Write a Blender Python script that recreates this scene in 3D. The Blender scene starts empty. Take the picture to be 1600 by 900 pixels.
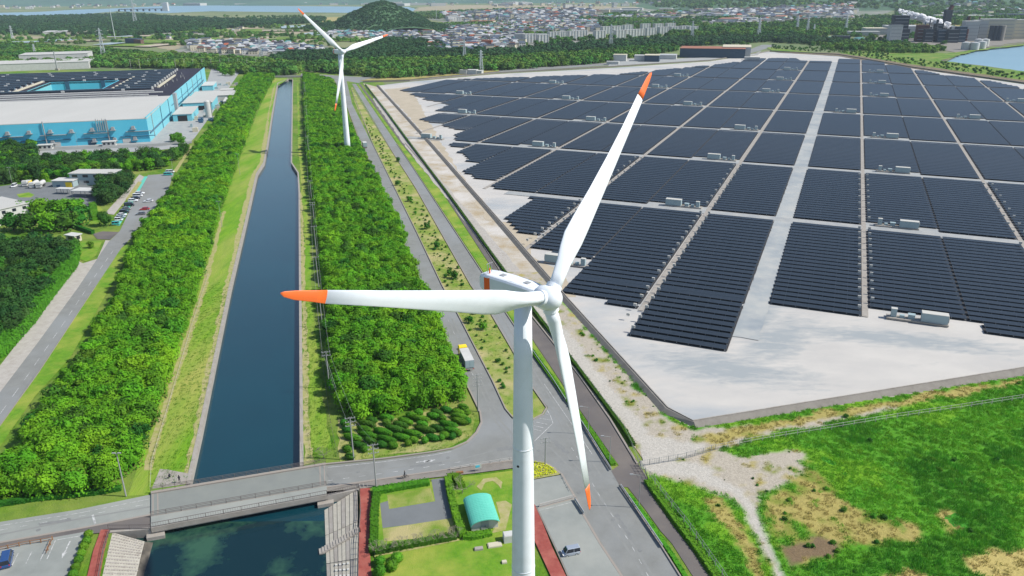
import bpy, bmesh, math, random
from mathutils import Vector, Matrix
from mathutils.geometry import tessellate_polygon
random.seed(7)
R = math.radians
scene = bpy.context.scene
C = scene.collection

# ------------------------------------------------------------------ camera, world, sun
CAMZ, FPX, PITCH, ROLL = 96.0, 1199.3, R(21.31), R(-0.4154)
FW = Vector((0, math.cos(PITCH), -math.sin(PITCH))); RX = Vector((1, 0, 0)); UP = RX.cross(FW)
X2 = math.cos(ROLL)*RX + math.sin(ROLL)*UP
Y2 = -math.sin(ROLL)*RX + math.cos(ROLL)*UP
cam = bpy.data.cameras.new('camera'); camo = bpy.data.objects.new('camera', cam); C.objects.link(camo)
m3 = Matrix((X2, Y2, -FW)).transposed()
camo.matrix_world = Matrix.Translation((0, 0, CAMZ)) @ m3.to_4x4()
cam.sensor_width = 36; cam.lens = 36*FPX/1600; cam.clip_end = 60000; cam.clip_start = 1
scene.camera = camo

SUN_AZ, SUN_EL = R(96), R(45)
w = bpy.data.worlds.new('World'); scene.world = w; w.use_nodes = True
nt = w.node_tree; bg = nt.nodes['Background']
sky = nt.nodes.new('ShaderNodeTexSky'); sky.sky_type = 'NISHITA'; sky.sun_disc = False
sky.sun_elevation = SUN_EL; sky.sun_rotation = SUN_AZ; sky.altitude = 0; sky.air_density = 1.0; sky.dust_density = 0.6; sky.ozone_density = 1.5
nt.links.new(sky.outputs[0], bg.inputs[0]); bg.inputs[1].default_value = 0.11
sl = bpy.data.lights.new('sun', 'SUN'); sl.energy = 4.7; sl.angle = R(0.5); sl.color = (1, 0.96, 0.88)
so = bpy.data.objects.new('sun', sl); C.objects.link(so)
sd = Vector((math.sin(SUN_AZ)*math.cos(SUN_EL), math.cos(SUN_AZ)*math.cos(SUN_EL), math.sin(SUN_EL)))
so.rotation_euler = sd.to_track_quat('Z', 'Y').to_euler(); so.location = sd*500
scene.view_settings.view_transform = 'Standard'; scene.view_settings.look = 'None'
scene.view_settings.exposure = 0.42; scene.view_settings.gamma = 1; scene.view_settings.use_curve_mapping = False
HAZE = 4.8e-5

# ------------------------------------------------------------------ helpers
def at(px, py, z=0.0):
    """a point seen in the photograph -> the point of the level z it stands on"""
    d = FW + (px-800)/FPX*X2 - (py-450)/FPX*Y2
    t = (z-CAMZ)/d.z
    return Vector((d.x*t, d.y*t, z))
def hgt(bx, by, ty):
    b = at(bx, by); lo, hi = 0.0, 95.9
    def py(z):
        q = Vector((b.x, b.y, z-CAMZ)); return 450-FPX*q.dot(Y2)/q.dot(FW)
    if ty < -10: return 90
    for _ in range(30):
        m = (lo+hi)/2
        if py(m) > ty: lo = m
        else: hi = m
    return lo
def ppm(px, py):
    b = at(px, py); return FPX/(Vector((b.x, b.y, -CAMZ)).dot(FW))
def P(*pts, z=0.0):
    out = []
    for p in pts:
        q = at(p[0], p[1], p[2] if len(p) > 2 else z); out.append((q.x, q.y))
    return out
def inpoly(x, y, poly):
    c = False; j = len(poly)-1
    for i in range(len(poly)):
        xi, yi = poly[i]; xj, yj = poly[j]
        if (yi > y) != (yj > y) and x < (xj-xi)*(y-yi)/(yj-yi)+xi: c = not c
        j = i
    return c
def rough(poly, step, amp, rng=random):
    out = []
    n = len(poly)
    for i in range(n):
        a = Vector(poly[i]); b = Vector(poly[(i+1) % n]); L = (b-a).length
        k = max(1, min(400, int(L/step)))
        nn = Vector((-(b-a).y, (b-a).x)).normalized()
        for j in range(k):
            q = a.lerp(b, j/k)
            if j: q = q+nn*rng.uniform(-amp, amp)
            out.append((q.x, q.y))
    return out
def sc(r, g, b, k=0.66):
    f = lambda c: ((c/255/12.92) if c/255 <= 0.04045 else ((c/255+0.055)/1.055)**2.4)*k
    return (f(r), f(g), f(b), 1)

MATS = {}
def mat(name, col, rough_=0.8, col2=None, scale=1.0, fac=0.5, col3=None, scale3=0.05, bump=0.0, bscale=5.0, metal=0.0, spec=0.3,
        coord='world', stretch=None, detail=5, contrast=0.18, rnd=0.0, transl=0.0, mid3=0.55, coat=0.0):
    m = bpy.data.materials.new(name); m.use_nodes = True; n = m.node_tree; N = n.nodes; Lk = n.links
    b = N['Principled BSDF']; b.inputs['Roughness'].default_value = rough_; b.inputs['Metallic'].default_value = metal
    b.inputs['Specular IOR Level'].default_value = spec
    if coat: b.inputs['Coat Weight'].default_value = coat; b.inputs['Coat Roughness'].default_value = 0.08
    b.inputs['Base Color'].default_value = col
    if coord == 'world':
        g = N.new('ShaderNodeNewGeometry'); vec = g.outputs['Position']
    else:
        g = N.new('ShaderNodeTexCoord'); vec = g.outputs['Object']
    if stretch:
        mp = N.new('ShaderNodeMapping'); mp.inputs['Rotation'].default_value = (0, 0, stretch[0]); mp.inputs['Scale'].default_value = (stretch[1], stretch[2], 1)
        Lk.new(vec, mp.inputs[0]); vec = mp.outputs[0]
    cur = None
    def noisemix(a, bcol, s, mid, con):
        t = N.new('ShaderNodeTexNoise'); t.inputs['Scale'].default_value = s; t.inputs['Detail'].default_value = detail
        t.inputs['Roughness'].default_value = 0.62; Lk.new(vec, t.inputs['Vector'])
        mr = N.new('ShaderNodeMapRange'); mr.inputs[1].default_value = mid-con; mr.inputs[2].default_value = mid+con
        Lk.new(t.outputs['Fac'], mr.inputs[0])
        mx = N.new('ShaderNodeMix'); mx.data_type = 'RGBA'; Lk.new(mr.outputs[0], mx.inputs[0])
        if isinstance(a, tuple): mx.inputs[6].default_value = a
        else: Lk.new(a, mx.inputs[6])
        mx.inputs[7].default_value = bcol
        return mx.outputs[2]
    cur = col
    if col2: cur = noisemix(cur, col2, scale, fac, contrast)
    if col3: cur = noisemix(cur, col3, scale3, mid3, contrast*0.7)
    if rnd:
        oi = N.new('ShaderNodeObjectInfo'); mr = N.new('ShaderNodeMapRange'); mr.inputs[3].default_value = 1-rnd; mr.inputs[4].default_value = 1+rnd
        Lk.new(oi.outputs['Random'], mr.inputs[0])
        hs = N.new('ShaderNodeHueSaturation'); Lk.new(mr.outputs[0], hs.inputs['Value'])
        mr2 = N.new('ShaderNodeMapRange'); mr2.inputs[3].default_value = 0.5+rnd*0.055; mr2.inputs[4].default_value = 0.5-rnd*0.085
        mu = N.new('ShaderNodeMath'); mu.operation = 'MULTIPLY'; mu.inputs[1].default_value = 7.31; Lk.new(oi.outputs['Random'], mu.inputs[0])
        fr = N.new('ShaderNodeMath'); fr.operation = 'FRACT'; Lk.new(mu.outputs[0], fr.inputs[0]); Lk.new(fr.outputs[0], mr2.inputs[0]); Lk.new(mr2.outputs[0], hs.inputs['Hue'])
        if isinstance(cur, tuple): hs.inputs['Color'].default_value = cur
        else: Lk.new(cur, hs.inputs['Color'])
        cur = hs.outputs[0]
    if not isinstance(cur, tuple): Lk.new(cur, b.inputs['Base Color'])
    if bump:
        t = N.new('ShaderNodeTexNoise'); t.inputs['Scale'].default_value = bscale; t.inputs['Detail'].default_value = 4; Lk.new(vec, t.inputs['Vector'])
        bp = N.new('ShaderNodeBump'); bp.inputs['Strength'].default_value = bump; bp.inputs['Distance'].default_value = 0.3
        Lk.new(t.outputs['Fac'], bp.inputs['Height']); Lk.new(bp.outputs[0], b.inputs['Normal'])
    if transl:
        tr = N.new('ShaderNodeBsdfTranslucent'); ms = N.new('ShaderNodeMixShader'); ms.inputs[0].default_value = transl
        if isinstance(cur, tuple): tr.inputs[0].default_value = cur
        else: Lk.new(cur, tr.inputs[0])
        Lk.new(b.outputs[0], ms.inputs[1]); Lk.new(tr.outputs[0], ms.inputs[2]); Lk.new(ms.outputs[0], N['Material Output'].inputs[0])
    MATS[name] = m
    return m

M = {}
def mk(k, *a, **kw): M[k] = mat(k, *a, **kw)
mk('white_paint', (0.71, 0.745, 0.79, 1), 0.38, (0.64, 0.675, 0.71, 1), 0.35, 0.6, spec=0.45, coord='object', col3=(0.58, 0.60, 0.61, 1), scale3=0.16, mid3=0.68)
mk('orange_paint', sc(238, 112, 52, 0.9), 0.45, spec=0.5)
mk('orange_band', sc(238, 100, 40, 0.9), 0.45)
mk('grey_trim', (0.28, 0.29, 0.3, 1), 0.5)
mk('dark', (0.02, 0.02, 0.022, 1), 0.5)
mk('grass', sc(118, 158, 30), 0.9, sc(64, 120, 14), 0.35, col3=sc(150, 160, 78), scale3=0.04, bump=0.6, bscale=3)
mk('lawn', sc(122, 170, 40), 0.9, sc(96, 148, 24), 0.8, col3=sc(168, 178, 74), scale3=0.09, bump=0.3, bscale=4)
mk('bank_grass', sc(134, 178, 34), 0.9, sc(98, 154, 22), 0.5, col3=sc(176, 178, 88), scale3=0.06, bump=0.5, bscale=3, stretch=(R(-14.75), 1.0, 0.18))
mk('dry_grass', sc(186, 172, 108), 0.95, sc(148, 150, 72), 0.5, col3=sc(202, 180, 132), scale3=0.12, bump=0.5, bscale=4)
mk('median_grass', sc(168, 172, 92), 0.95, sc(124, 156, 50), 0.22, col3=sc(196, 184, 130), scale3=0.07, bump=0.5, bscale=4, contrast=0.12)
mk('field_green', sc(72, 158, 34), 0.95, sc(50, 128, 28), 0.12, col3=sc(100, 172, 44), scale3=0.03, bump=0.9, bscale=2)
mk('pale_path', sc(196, 182, 138), 0.95, sc(160, 168, 84), 0.7)
mk('sand', sc(206, 198, 184), 0.95, sc(190, 172, 142), 0.16, col3=sc(222, 216, 208), scale3=0.05, bump=0.3, bscale=3, contrast=0.14)
mk('white_gravel', sc(204, 198, 190), 0.95, sc(184, 177, 168), 0.5, bump=0.3)
mk('yard', sc(218, 213, 206), 0.92, sc(206, 202, 197), 0.09, col3=sc(168, 178, 186), scale3=0.022, contrast=0.14, stretch=(R(-20), 0.5, 1.0), mid3=0.60, detail=8)
mk('yard_path', sc(188, 188, 184), 0.92, sc(168, 172, 174), 0.2, contrast=0.15)
mk('yard_tan', sc(208, 194, 172), 0.92, sc(190, 178, 156), 0.1)
mk('blue_patch', sc(170, 182, 190), 0.92, sc(188, 194, 198), 0.07, contrast=0.12, stretch=(R(20), 0.25, 1.2))
mk('asphalt', sc(136, 137, 134, 0.85), 0.9, sc(124, 125, 122, 0.85), 0.25, col3=sc(140, 143, 144, 0.85), scale3=0.03, bump=0.1)
mk('asphalt_old', sc(146, 150, 146, 0.82), 0.9, sc(134, 138, 134, 0.82), 0.3, col3=sc(158, 160, 154, 0.82), scale3=0.05)
mk('asphalt_blue', sc(134, 138, 140), 0.9, sc(124, 128, 130), 0.2)
mk('asphalt_brown', sc(118, 112, 110), 0.92, sc(104, 100, 100), 0.4, col3=sc(132, 124, 118), scale3=0.1)
mk('concrete', sc(186, 180, 172), 0.9, sc(168, 160, 150), 0.5, bump=0.2)
mk('kerb', sc(168, 160, 152), 0.9, sc(170, 160, 150), 1.0)
mk('concrete_dark', sc(158, 152, 144), 0.9, sc(134, 128, 120), 0.35, col3=sc(152, 146, 138), scale3=0.8, bump=0.2)
mk('wall_algae', sc(84, 92, 88), 0.9, sc(60, 70, 70), 1.2)
mk('deck', sc(150, 154, 148), 0.9, sc(142, 146, 142), 0.3)
mk('red_brick', sc(176, 92, 82), 0.9, sc(158, 78, 70), 1.5, col3=sc(190, 112, 98), scale3=0.3)
mk('marking', (0.5, 0.5, 0.49, 1), 0.8, sc(170, 172, 170), 1.8, contrast=0.1)
mk('water', (0.0035, 0.040, 0.056, 1), 0.12, (0.003, 0.032, 0.046, 1), 0.03, bump=0.12, bscale=1.6, spec=0.7, detail=3)
mk('basin_water', (0.003, 0.020, 0.026, 1), 0.07, (0.03, 0.085, 0.05, 1), 0.09, fac=0.57, contrast=0.07, bump=0.08, bscale=1.5, spec=0.45)
mk('leaf_fardark', (0.034, 0.095, 0.028, 1), 0.8, (0.020, 0.062, 0.024, 1), 0.02, rnd=0.3, spec=0.1)
mk('bay_water', (0.16, 0.28, 0.35, 1), 0.35, (0.18, 0.30, 0.37, 1), 0.01, spec=0.4)
mk('shallow', (0.05, 0.075, 0.085, 1), 0.12, (0.035, 0.06, 0.075, 1), 1.5, spec=0.45)
mk('stone_pale', sc(206, 200, 186), 0.9, sc(188, 182, 168), 1.6)
mk('leaf', (0.135, 0.335, 0.012, 1), 0.7, (0.052, 0.20, 0.010, 1), 0.16, col3=(0.21, 0.43, 0.015, 1), scale3=0.045, mid3=0.66, rnd=0.17, transl=0.2, spec=0.1)
mk('leaf_dark', (0.045, 0.165, 0.012, 1), 0.7, (0.022, 0.09, 0.010, 1), 0.2, rnd=0.3, transl=0.15, spec=0.12)
mk('leaf_pine', (0.036, 0.105, 0.018, 1), 0.75, (0.018, 0.062, 0.016, 1), 0.2, rnd=0.25, transl=0.1, spec=0.1)
mk('leaf_far', (0.058, 0.16, 0.022, 1), 0.8, (0.022, 0.080, 0.022, 1), 0.02, col3=(0.11, 0.22, 0.03, 1), scale3=0.006, rnd=0.35, spec=0.1)
mk('leaf_hedge', (0.085, 0.25, 0.012, 1), 0.7, (0.045, 0.155, 0.010, 1), 0.9, rnd=0.25, transl=0.15, spec=0.12)
mk('leaf_bright', (0.10, 0.26, 0.014, 1), 0.7, (0.05, 0.17, 0.01, 1), 0.3, rnd=0.3, transl=0.2, spec=0.12)
mk('reed', (0.14, 0.40, 0.025, 1), 0.8, (0.075, 0.27, 0.020, 1), 0.05, col3=(0.20, 0.46, 0.035, 1), scale3=0.018, rnd=0.25, transl=0.2, spec=0.1)
mk('straw', sc(206, 188, 112), 0.9, sc(176, 164, 84), 0.3, rnd=0.2, transl=0.15)
mk('flower', sc(226, 226, 20), 0.8, sc(190, 206, 20), 1.0)
mk('bark', (0.09, 0.065, 0.045, 1), 0.9, (0.05, 0.04, 0.03, 1), 2.0)
mk('bare_wood', sc(176, 168, 148), 0.9)
mk('steel', (0.42, 0.44, 0.45, 1), 0.45, metal=0.3)
mk('pole', sc(170, 172, 170), 0.7)
mk('pylon', sc(216, 224, 228), 0.6)
mk('rail', sc(120, 110, 106), 0.6)
mk('rail_white', sc(208, 204, 198), 0.6)
mk('wood', sc(176, 132, 92), 0.8, sc(150, 104, 70), 3)
mk('glass', (0.015, 0.02, 0.03, 1), 0.08, spec=0.6)
mk('tyre', (0.015, 0.015, 0.015, 1), 0.8)
mk('teal_roof', sc(104, 206, 184, 0.72), 0.5, sc(112, 212, 190, 0.72), 0.5, spec=0.4, coord='object')
mk('wall_white', sc(226, 226, 222), 0.8, sc(210, 210, 206), 0.4)
mk('wall_cream', sc(222, 214, 190), 0.85)
mk('factory_blue', sc(88, 196, 226, 0.8), 0.6, sc(100, 204, 230, 0.8), 0.06, spec=0.3)
mk('factory_blue_pale', sc(136, 214, 228), 0.6, sc(132, 214, 230), 0.08)
mk('factory_roof', sc(214, 212, 206), 0.7, sc(206, 204, 198), 0.05, stretch=(R(-30), 1, 0.2))
mk('factory_dark', sc(54, 50, 66), 0.8, sc(40, 38, 52), 0.1)
mk('window_blue', sc(66, 110, 140), 0.3)
mk('container', sc(176, 196, 200), 0.55)
mk('container_top', sc(216, 214, 206), 0.7)
mk('steam', (0.93, 0.93, 0.95, 1), 1.0, transl=0.45, spec=0.0)
mk('far_field', sc(124, 144, 88), 0.95, sc(164, 158, 120), 0.006, col3=sc(74, 112, 62), scale3=0.003, detail=7)
mk('far_tan', sc(184, 168, 134), 0.95, sc(168, 162, 136), 0.02)
mk('far_town', sc(146, 150, 140), 0.95, sc(170, 166, 158), 0.02, col3=sc(90, 112, 76), scale3=0.008)
mk('hill', (0.045, 0.105, 0.045, 1), 0.95, (0.07, 0.14, 0.06, 1), 0.004, col3=(0.03, 0.075, 0.035, 1), scale3=0.0015, detail=8)
mk('mountain', sc(74, 112, 98), 0.95, sc(94, 130, 110), 0.003)
mk('brown_scrub', sc(150, 134, 108), 0.95, sc(116, 104, 84), 0.5, bump=0.4)
mk('riprap', sc(132, 124, 112), 0.95, sc(84, 80, 74), 0.3)

# rain-washed blue-grey stains on the solar yard, streaky and soft-edged
def add_stains(m, spots, col):
    N = m.node_tree.nodes; Lk = m.node_tree.links; b = N['Principled BSDF']; src = b.inputs['Base Color'].links[0].from_socket
    g = N.new('ShaderNodeNewGeometry'); tot = None
    for (x, y), rad, ang, sx, sy in spots:
        mp = N.new('ShaderNodeMapping'); mp.vector_type = 'TEXTURE'; mp.inputs['Location'].default_value = (x, y, 0); mp.inputs['Rotation'].default_value = (0, 0, ang); mp.inputs['Scale'].default_value = (sx, sy, 1)
        Lk.new(g.outputs['Position'], mp.inputs[0])
        ln = N.new('ShaderNodeVectorMath'); ln.operation = 'LENGTH'; Lk.new(mp.outputs[0], ln.inputs[0])
        mr = N.new('ShaderNodeMapRange'); mr.inputs[1].default_value = rad; mr.inputs[2].default_value = rad*0.25; Lk.new(ln.outputs['Value'], mr.inputs[0])
        if tot is None: tot = mr.outputs[0]
        else:
            mx = N.new('ShaderNodeMath'); mx.operation = 'MAXIMUM'; Lk.new(tot, mx.inputs[0]); Lk.new(mr.outputs[0], mx.inputs[1]); tot = mx.outputs[0]
    mp = N.new('ShaderNodeMapping'); mp.inputs['Rotation'].default_value = (0, 0, R(35)); mp.inputs['Scale'].default_value = (0.3, 0.9, 1); Lk.new(g.outputs['Position'], mp.inputs[0])
    t = N.new('ShaderNodeTexNoise'); t.inputs['Scale'].default_value = 0.5; t.inputs['Detail'].default_value = 7; t.inputs['Roughness'].default_value = 0.65; t.inputs['Distortion'].default_value = 0.6; Lk.new(mp.outputs[0], t.inputs['Vector'])
    ad = N.new('ShaderNodeMath'); ad.operation = 'MULTIPLY_ADD'; Lk.new(t.outputs['Fac'], ad.inputs[0]); ad.inputs[1].default_value = 2.2; Lk.new(tot, ad.inputs[2])
    mr = N.new('ShaderNodeMapRange'); mr.inputs[1].default_value = 1.3; mr.inputs[2].default_value = 2.1; mr.inputs[4].default_value = 0.85; Lk.new(ad.outputs[0], mr.inputs[0])
    mx = N.new('ShaderNodeMix'); mx.data_type = 'RGBA'; Lk.new(mr.outputs[0], mx.inputs[0]); Lk.new(src, mx.inputs[6]); mx.inputs[7].default_value = col
    Lk.new(mx.outputs[2], b.inputs['Base Color'])
add_stains(M['yard'], [(at(1130, 575)[:2], 1, R(-20), 34, 13), (at(1215, 530)[:2], 1, R(50), 30, 12), (at(1400, 530)[:2], 1, R(-15), 50, 9), (at(1180, 500)[:2], 1, R(60), 30, 9)], sc(164, 172, 176))

# solar panel: module cells with pale joints
def solar_mat():
    m = bpy.data.materials.new('solar_glass'); m.use_nodes = True; N = m.node_tree.nodes; Lk = m.node_tree.links
    b = N['Principled BSDF']; b.inputs['Roughness'].default_value = 0.34; b.inputs['Specular IOR Level'].default_value = 0.18
    tc = N.new('ShaderNodeTexCoord')
    br = N.new('ShaderNodeTexBrick'); br.offset = 0; br.inputs['Scale'].default_value = 1.0
    br.inputs['Brick Width'].default_value = 1.35; br.inputs['Row Height'].default_value = 1.0; br.inputs['Mortar Size'].default_value = 0.025
    br.inputs['Color1'].default_value = (0.021, 0.029, 0.040, 1); br.inputs['Color2'].default_value = (0.025, 0.033, 0.045, 1); br.inputs['Mortar'].default_value = (0.04, 0.055, 0.075, 1)
    Lk.new(tc.outputs['Object'], br.inputs['Vector']); Lk.new(br.outputs['Color'], b.inputs['Base Color'])
    M['solar'] = m
solar_mat()

class MB:
    def __init__(s): s.v = []; s.f = []; s.mi = []
    def quad(s, a, b, c, d, mi=0):
        n = len(s.v); s.v += [tuple(a), tuple(b), tuple(c), tuple(d)]; s.f.append((n, n+1, n+2, n+3)); s.mi.append(mi)
    def poly(s, pts, mi=0):
        n = len(s.v); s.v += [tuple(p) for p in pts]; s.f.append(tuple(range(n, n+len(pts)))); s.mi.append(mi)
    def box(s, c, d, rz=0.0, mi=0, top=None, tm=None):
        """centre of the base, size, rotation; top=(sx,sy) scales the upper face"""
        n = len(s.v); cr, sr = math.cos(rz), math.sin(rz); tx, ty = top or (1, 1)
        for z, fx, fy in ((0, 1, 1), (d[2], tx, ty)):
            for sx, sy in ((-1, -1), (1, -1), (1, 1), (-1, 1)):
                x = sx*d[0]/2*fx; y = sy*d[1]/2*fy
                s.v.append((c[0]+x*cr-y*sr, c[1]+x*sr+y*cr, c[2]+z))
        s.f += [(n+3, n+2, n+1, n), (n+4, n+5, n+6, n+7), (n, n+1, n+5, n+4), (n+1, n+2, n+6, n+5), (n+2, n+3, n+7, n+6), (n+3, n, n+4, n+7)]
        s.mi += [mi, mi if tm is None else tm, mi, mi, mi, mi]
    def tube(s, a, b, r1, r2=None, n=8, mi=0, cap=True):
        a = Vector(a); b = Vector(b); r2 = r1 if r2 is None else r2
        d = (b-a).normalized(); u = d.orthogonal().normalized(); v = d.cross(u); k = len(s.v)
        for p, r in ((a, r1), (b, r2)):
            for i in range(n):
                t = 2*math.pi*i/n; s.v.append(tuple(p+u*(r*math.cos(t))+v*(r*math.sin(t))))
        for i in range(n):
            j = (i+1) % n; s.f.append((k+i, k+j, k+n+j, k+n+i)); s.mi.append(mi)
        if cap:
            s.f.append(tuple(k+n+i for i in range(n))); s.mi.append(mi)
            s.f.append(tuple(k+n-1-i for i in range(n))); s.mi.append(mi)
    def rings(s, rings, mi=0, cap=True):
        k = len(s.v); n = len(rings[0])
        for r in rings: s.v += [tuple(p) for p in r]
        for q in range(len(rings)-1):
            for i in range(n):
                j = (i+1) % n; s.f.append((k+q*n+i, k+q*n+j, k+(q+1)*n+j, k+(q+1)*n+i)); s.mi.append(mi)
        if cap:
            s.f.append(tuple(k+n-1-i for i in range(n))); s.mi.append(mi)
            e = k+(len(rings)-1)*n; s.f.append(tuple(e+i for i in range(n))); s.mi.append(mi)
    def blob(s, c, r, seed=0, amp=0.15, rz=0, sub=2, mi=0):
        rng = random.Random(seed)
        b = bmesh.new(); bmesh.ops.create_icosphere(b, subdivisions=sub, radius=1); k = len(s.v); cr, sr = math.cos(rz), math.sin(rz)
        for v in b.verts:
            f = 1+rng.uniform(-amp, amp); x, y, z = v.co.x*r[0]*f, v.co.y*r[1]*f, v.co.z*r[2]*f
            s.v.append((c[0]+x*cr-y*sr, c[1]+x*sr+y*cr, c[2]+z))
        for f in b.faces: s.f.append(tuple(k+v.index for v in f.verts)); s.mi.append(mi)
        b.free()
    def mesh(s, name, mats):
        me = bpy.data.meshes.new(name); me.from_pydata(s.v, [], s.f)
        if not isinstance(mats, (list, tuple)): mats = [mats]
        for m in mats: me.materials.append(m)
        if len(mats) > 1: me.polygons.foreach_set('material_index', s.mi)
        me.update(); return me
    def build(s, name, mats, parent=None, smooth=False, loc=(0, 0, 0)):
        me = s.mesh(name, mats)
        if smooth: me.polygons.foreach_set('use_smooth', [True]*len(me.polygons))
        o = bpy.data.objects.new(name, me); C.objects.link(o); o.location = loc
        if parent: o.parent = parent
        return o
def tag(o, label=None, cat=None, group=None, kind=None):
    if label: o['label'] = label
    if cat: o['category'] = cat
    if group: o['group'] = group
    if kind: o['kind'] = kind
    return o
def thing(name, loc, label, cat, rz=0.0, group=None):
    o = bpy.data.objects.new(name, None); C.objects.link(o); o.location = loc; o.rotation_euler = (0, 0, rz); o.empty_display_size = 0.5
    return tag(o, label, cat, group)
def inst(name, me, parent=None, loc=(0, 0, 0), rz=0.0, scale=None):
    o = bpy.data.objects.new(name, me); C.objects.link(o); o.location = loc; o.rotation_euler = (0, 0, rz)
    if scale: o.scale = scale
    if parent: o.parent = parent
    return o
def copy_thing(src, loc, rz=None, label=None, group=None, scale=None):
    c = src.copy(); C.objects.link(c); c.location = loc
    if rz is not None: c.rotation_euler = (0, 0, rz)
    if scale: c.scale = scale
    if label: c['label'] = label
    if group: c['group'] = group
    for ch in src.children:
        d = ch.copy(); C.objects.link(d); d.parent = c
        for g in ch.children:
            e = g.copy(); C.objects.link(e); e.parent = d
    return c
def sheet(name, poly, z, m, holes=(), kind='structure', cut=None):
    pls = [[Vector((p[0], p[1], 0)) for p in q] for q in [poly]+list(holes)]
    flat = [p for q in pls for p in q]
    tris = tessellate_polygon(pls)
    bm = bmesh.new(); vs = [bm.verts.new((p.x, p.y, z)) for p in flat]
    for t in tris:
        try: bm.faces.new([vs[i] for i in t])
        except ValueError: pass
    bmesh.ops.recalc_face_normals(bm, faces=bm.faces)
    for f in bm.faces:
        if f.normal.z < 0: f.normal_flip()
    me = bpy.data.meshes.new(name); bm.to_mesh(me); bm.free(); me.materials.append(m)
    o = bpy.data.objects.new(name, me); C.objects.link(o); o['kind'] = kind
    return o
def strip_pts(line, w0, w1):
    """polygon between two offsets of a polyline (left = negative)"""
    def off(d):
        out = []
        for i, p in enumerate(line):
            a = Vector(line[max(0, i-1)]); b = Vector(line[min(len(line)-1, i+1)]); t = (b-a).normalized()
            n = Vector((t.y, -t.x)); q = Vector(p)+n*d; out.append((q.x, q.y))
        return out
    return off(w0), off(w1)
def band(line, w0, w1):
    a, b = strip_pts(line, w0, w1); return a+b[::-1]
def wall_mb(line, w0, w1, z0, z1, mb=None, wt=None):
    mb = mb or MB(); a, b = strip_pts(line, w0, w1); at_, bt = (a, b) if wt is None else strip_pts(line, *wt)
    rings = []
    for i in range(len(line)):
        rings.append([(*a[i], z0), (*b[i], z0), (*bt[i], z1), (*at_[i], z1)])
    mb.rings(rings); return mb
def resample(line, step):
    out = []; acc = 0.0
    for i in range(len(line)-1):
        a = Vector(line[i]); b = Vector(line[i+1]); L = (b-a).length; t = acc
        while t < L:
            q = a+(b-a)*(t/L); out.append((q.x, q.y, math.atan2((b-a).y, (b-a).x))); t += step
        acc = t-L
    return out
def jgrid(poly, step, jit=0.4, rng=random):
    xs = [p[0] for p in poly]; ys = [p[1] for p in poly]; out = []
    x = min(xs)
    while x < max(xs):
        y = min(ys)
        while y < max(ys):
            px, py = x+rng.uniform(-jit, jit)*step, y+rng.uniform(-jit, jit)*step
            if inpoly(px, py, poly): out.append((px, py))
            y += step
        x += step
    return out

# ------------------------------------------------------------------ scatter for stuff
_sc = {}
def scatter_tree(protos):
    key = tuple(o.name for o in protos)
    if key in _sc: return _sc[key]
    ng = bpy.data.node_groups.new('scatter', 'GeometryNodeTree')
    ng.interface.new_socket('Geometry', in_out='INPUT', socket_type='NodeSocketGeometry')
    ng.interface.new_socket('Geometry', in_out='OUTPUT', socket_type='NodeSocketGeometry')
    N, Lk = ng.nodes, ng.links
    gi = N.new('NodeGroupInput'); go = N.new('NodeGroupOutput')
    jo = N.new('GeometryNodeJoinGeometry')
    for o in protos[::-1]:
        oi = N.new('GeometryNodeObjectInfo'); oi.inputs['Object'].default_value = o; oi.inputs['As Instance'].default_value = True
        Lk.new(oi.outputs['Geometry'], jo.inputs[0])
    ip = N.new('GeometryNodeInstanceOnPoints')
    Lk.new(gi.outputs[0], ip.inputs['Points']); Lk.new(jo.outputs[0], ip.inputs['Instance'])
    ip.inputs['Pick Instance'].default_value = True
    def attr(nm, ty):
        a = N.new('GeometryNodeInputNamedAttribute'); a.data_type = ty; a.inputs[0].default_value = nm
        return a.outputs[0]
    Lk.new(attr('idx', 'INT'), ip.inputs['Instance Index'])
    Lk.new(attr('rot', 'FLOAT_VECTOR'), ip.inputs['Rotation'])
    Lk.new(attr('scl', 'FLOAT_VECTOR'), ip.inputs['Scale'])
    Lk.new(ip.outputs[0], go.inputs[0])
    _sc[key] = ng
    return ng
def scatter(name, pts, protos, label, cat):
    """pts: (x, y, z, scale, zscale, rot, variant)"""
    me = bpy.data.meshes.new(name); me.from_pydata([p[:3] for p in pts], [], [])
    a = me.attributes.new('idx', 'INT', 'POINT'); a.data.foreach_set('value', [p[6] for p in pts])
    a = me.attributes.new('rot', 'FLOAT_VECTOR', 'POINT'); a.data.foreach_set('vector', [c for p in pts for c in (0, 0, p[5])])
    a = me.attributes.new('scl', 'FLOAT_VECTOR', 'POINT'); a.data.foreach_set('vector', [c for p in pts for c in (p[3], p[3], p[4])])
    o = bpy.data.objects.new(name, me); C.objects.link(o)
    md = o.modifiers.new('scatter', 'NODES'); md.node_group = scatter_tree(protos)
    tag(o, label, cat, kind='stuff'); return o
def proto(name, me):
    return bpy.data.objects.new(name, me)      # not linked: only a source of geometry for stuff

# ------------------------------------------------------------------ ground, water and roads
def S1(*pts, z=0): return P(*pts, z=z)
WL = -1.6
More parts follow.
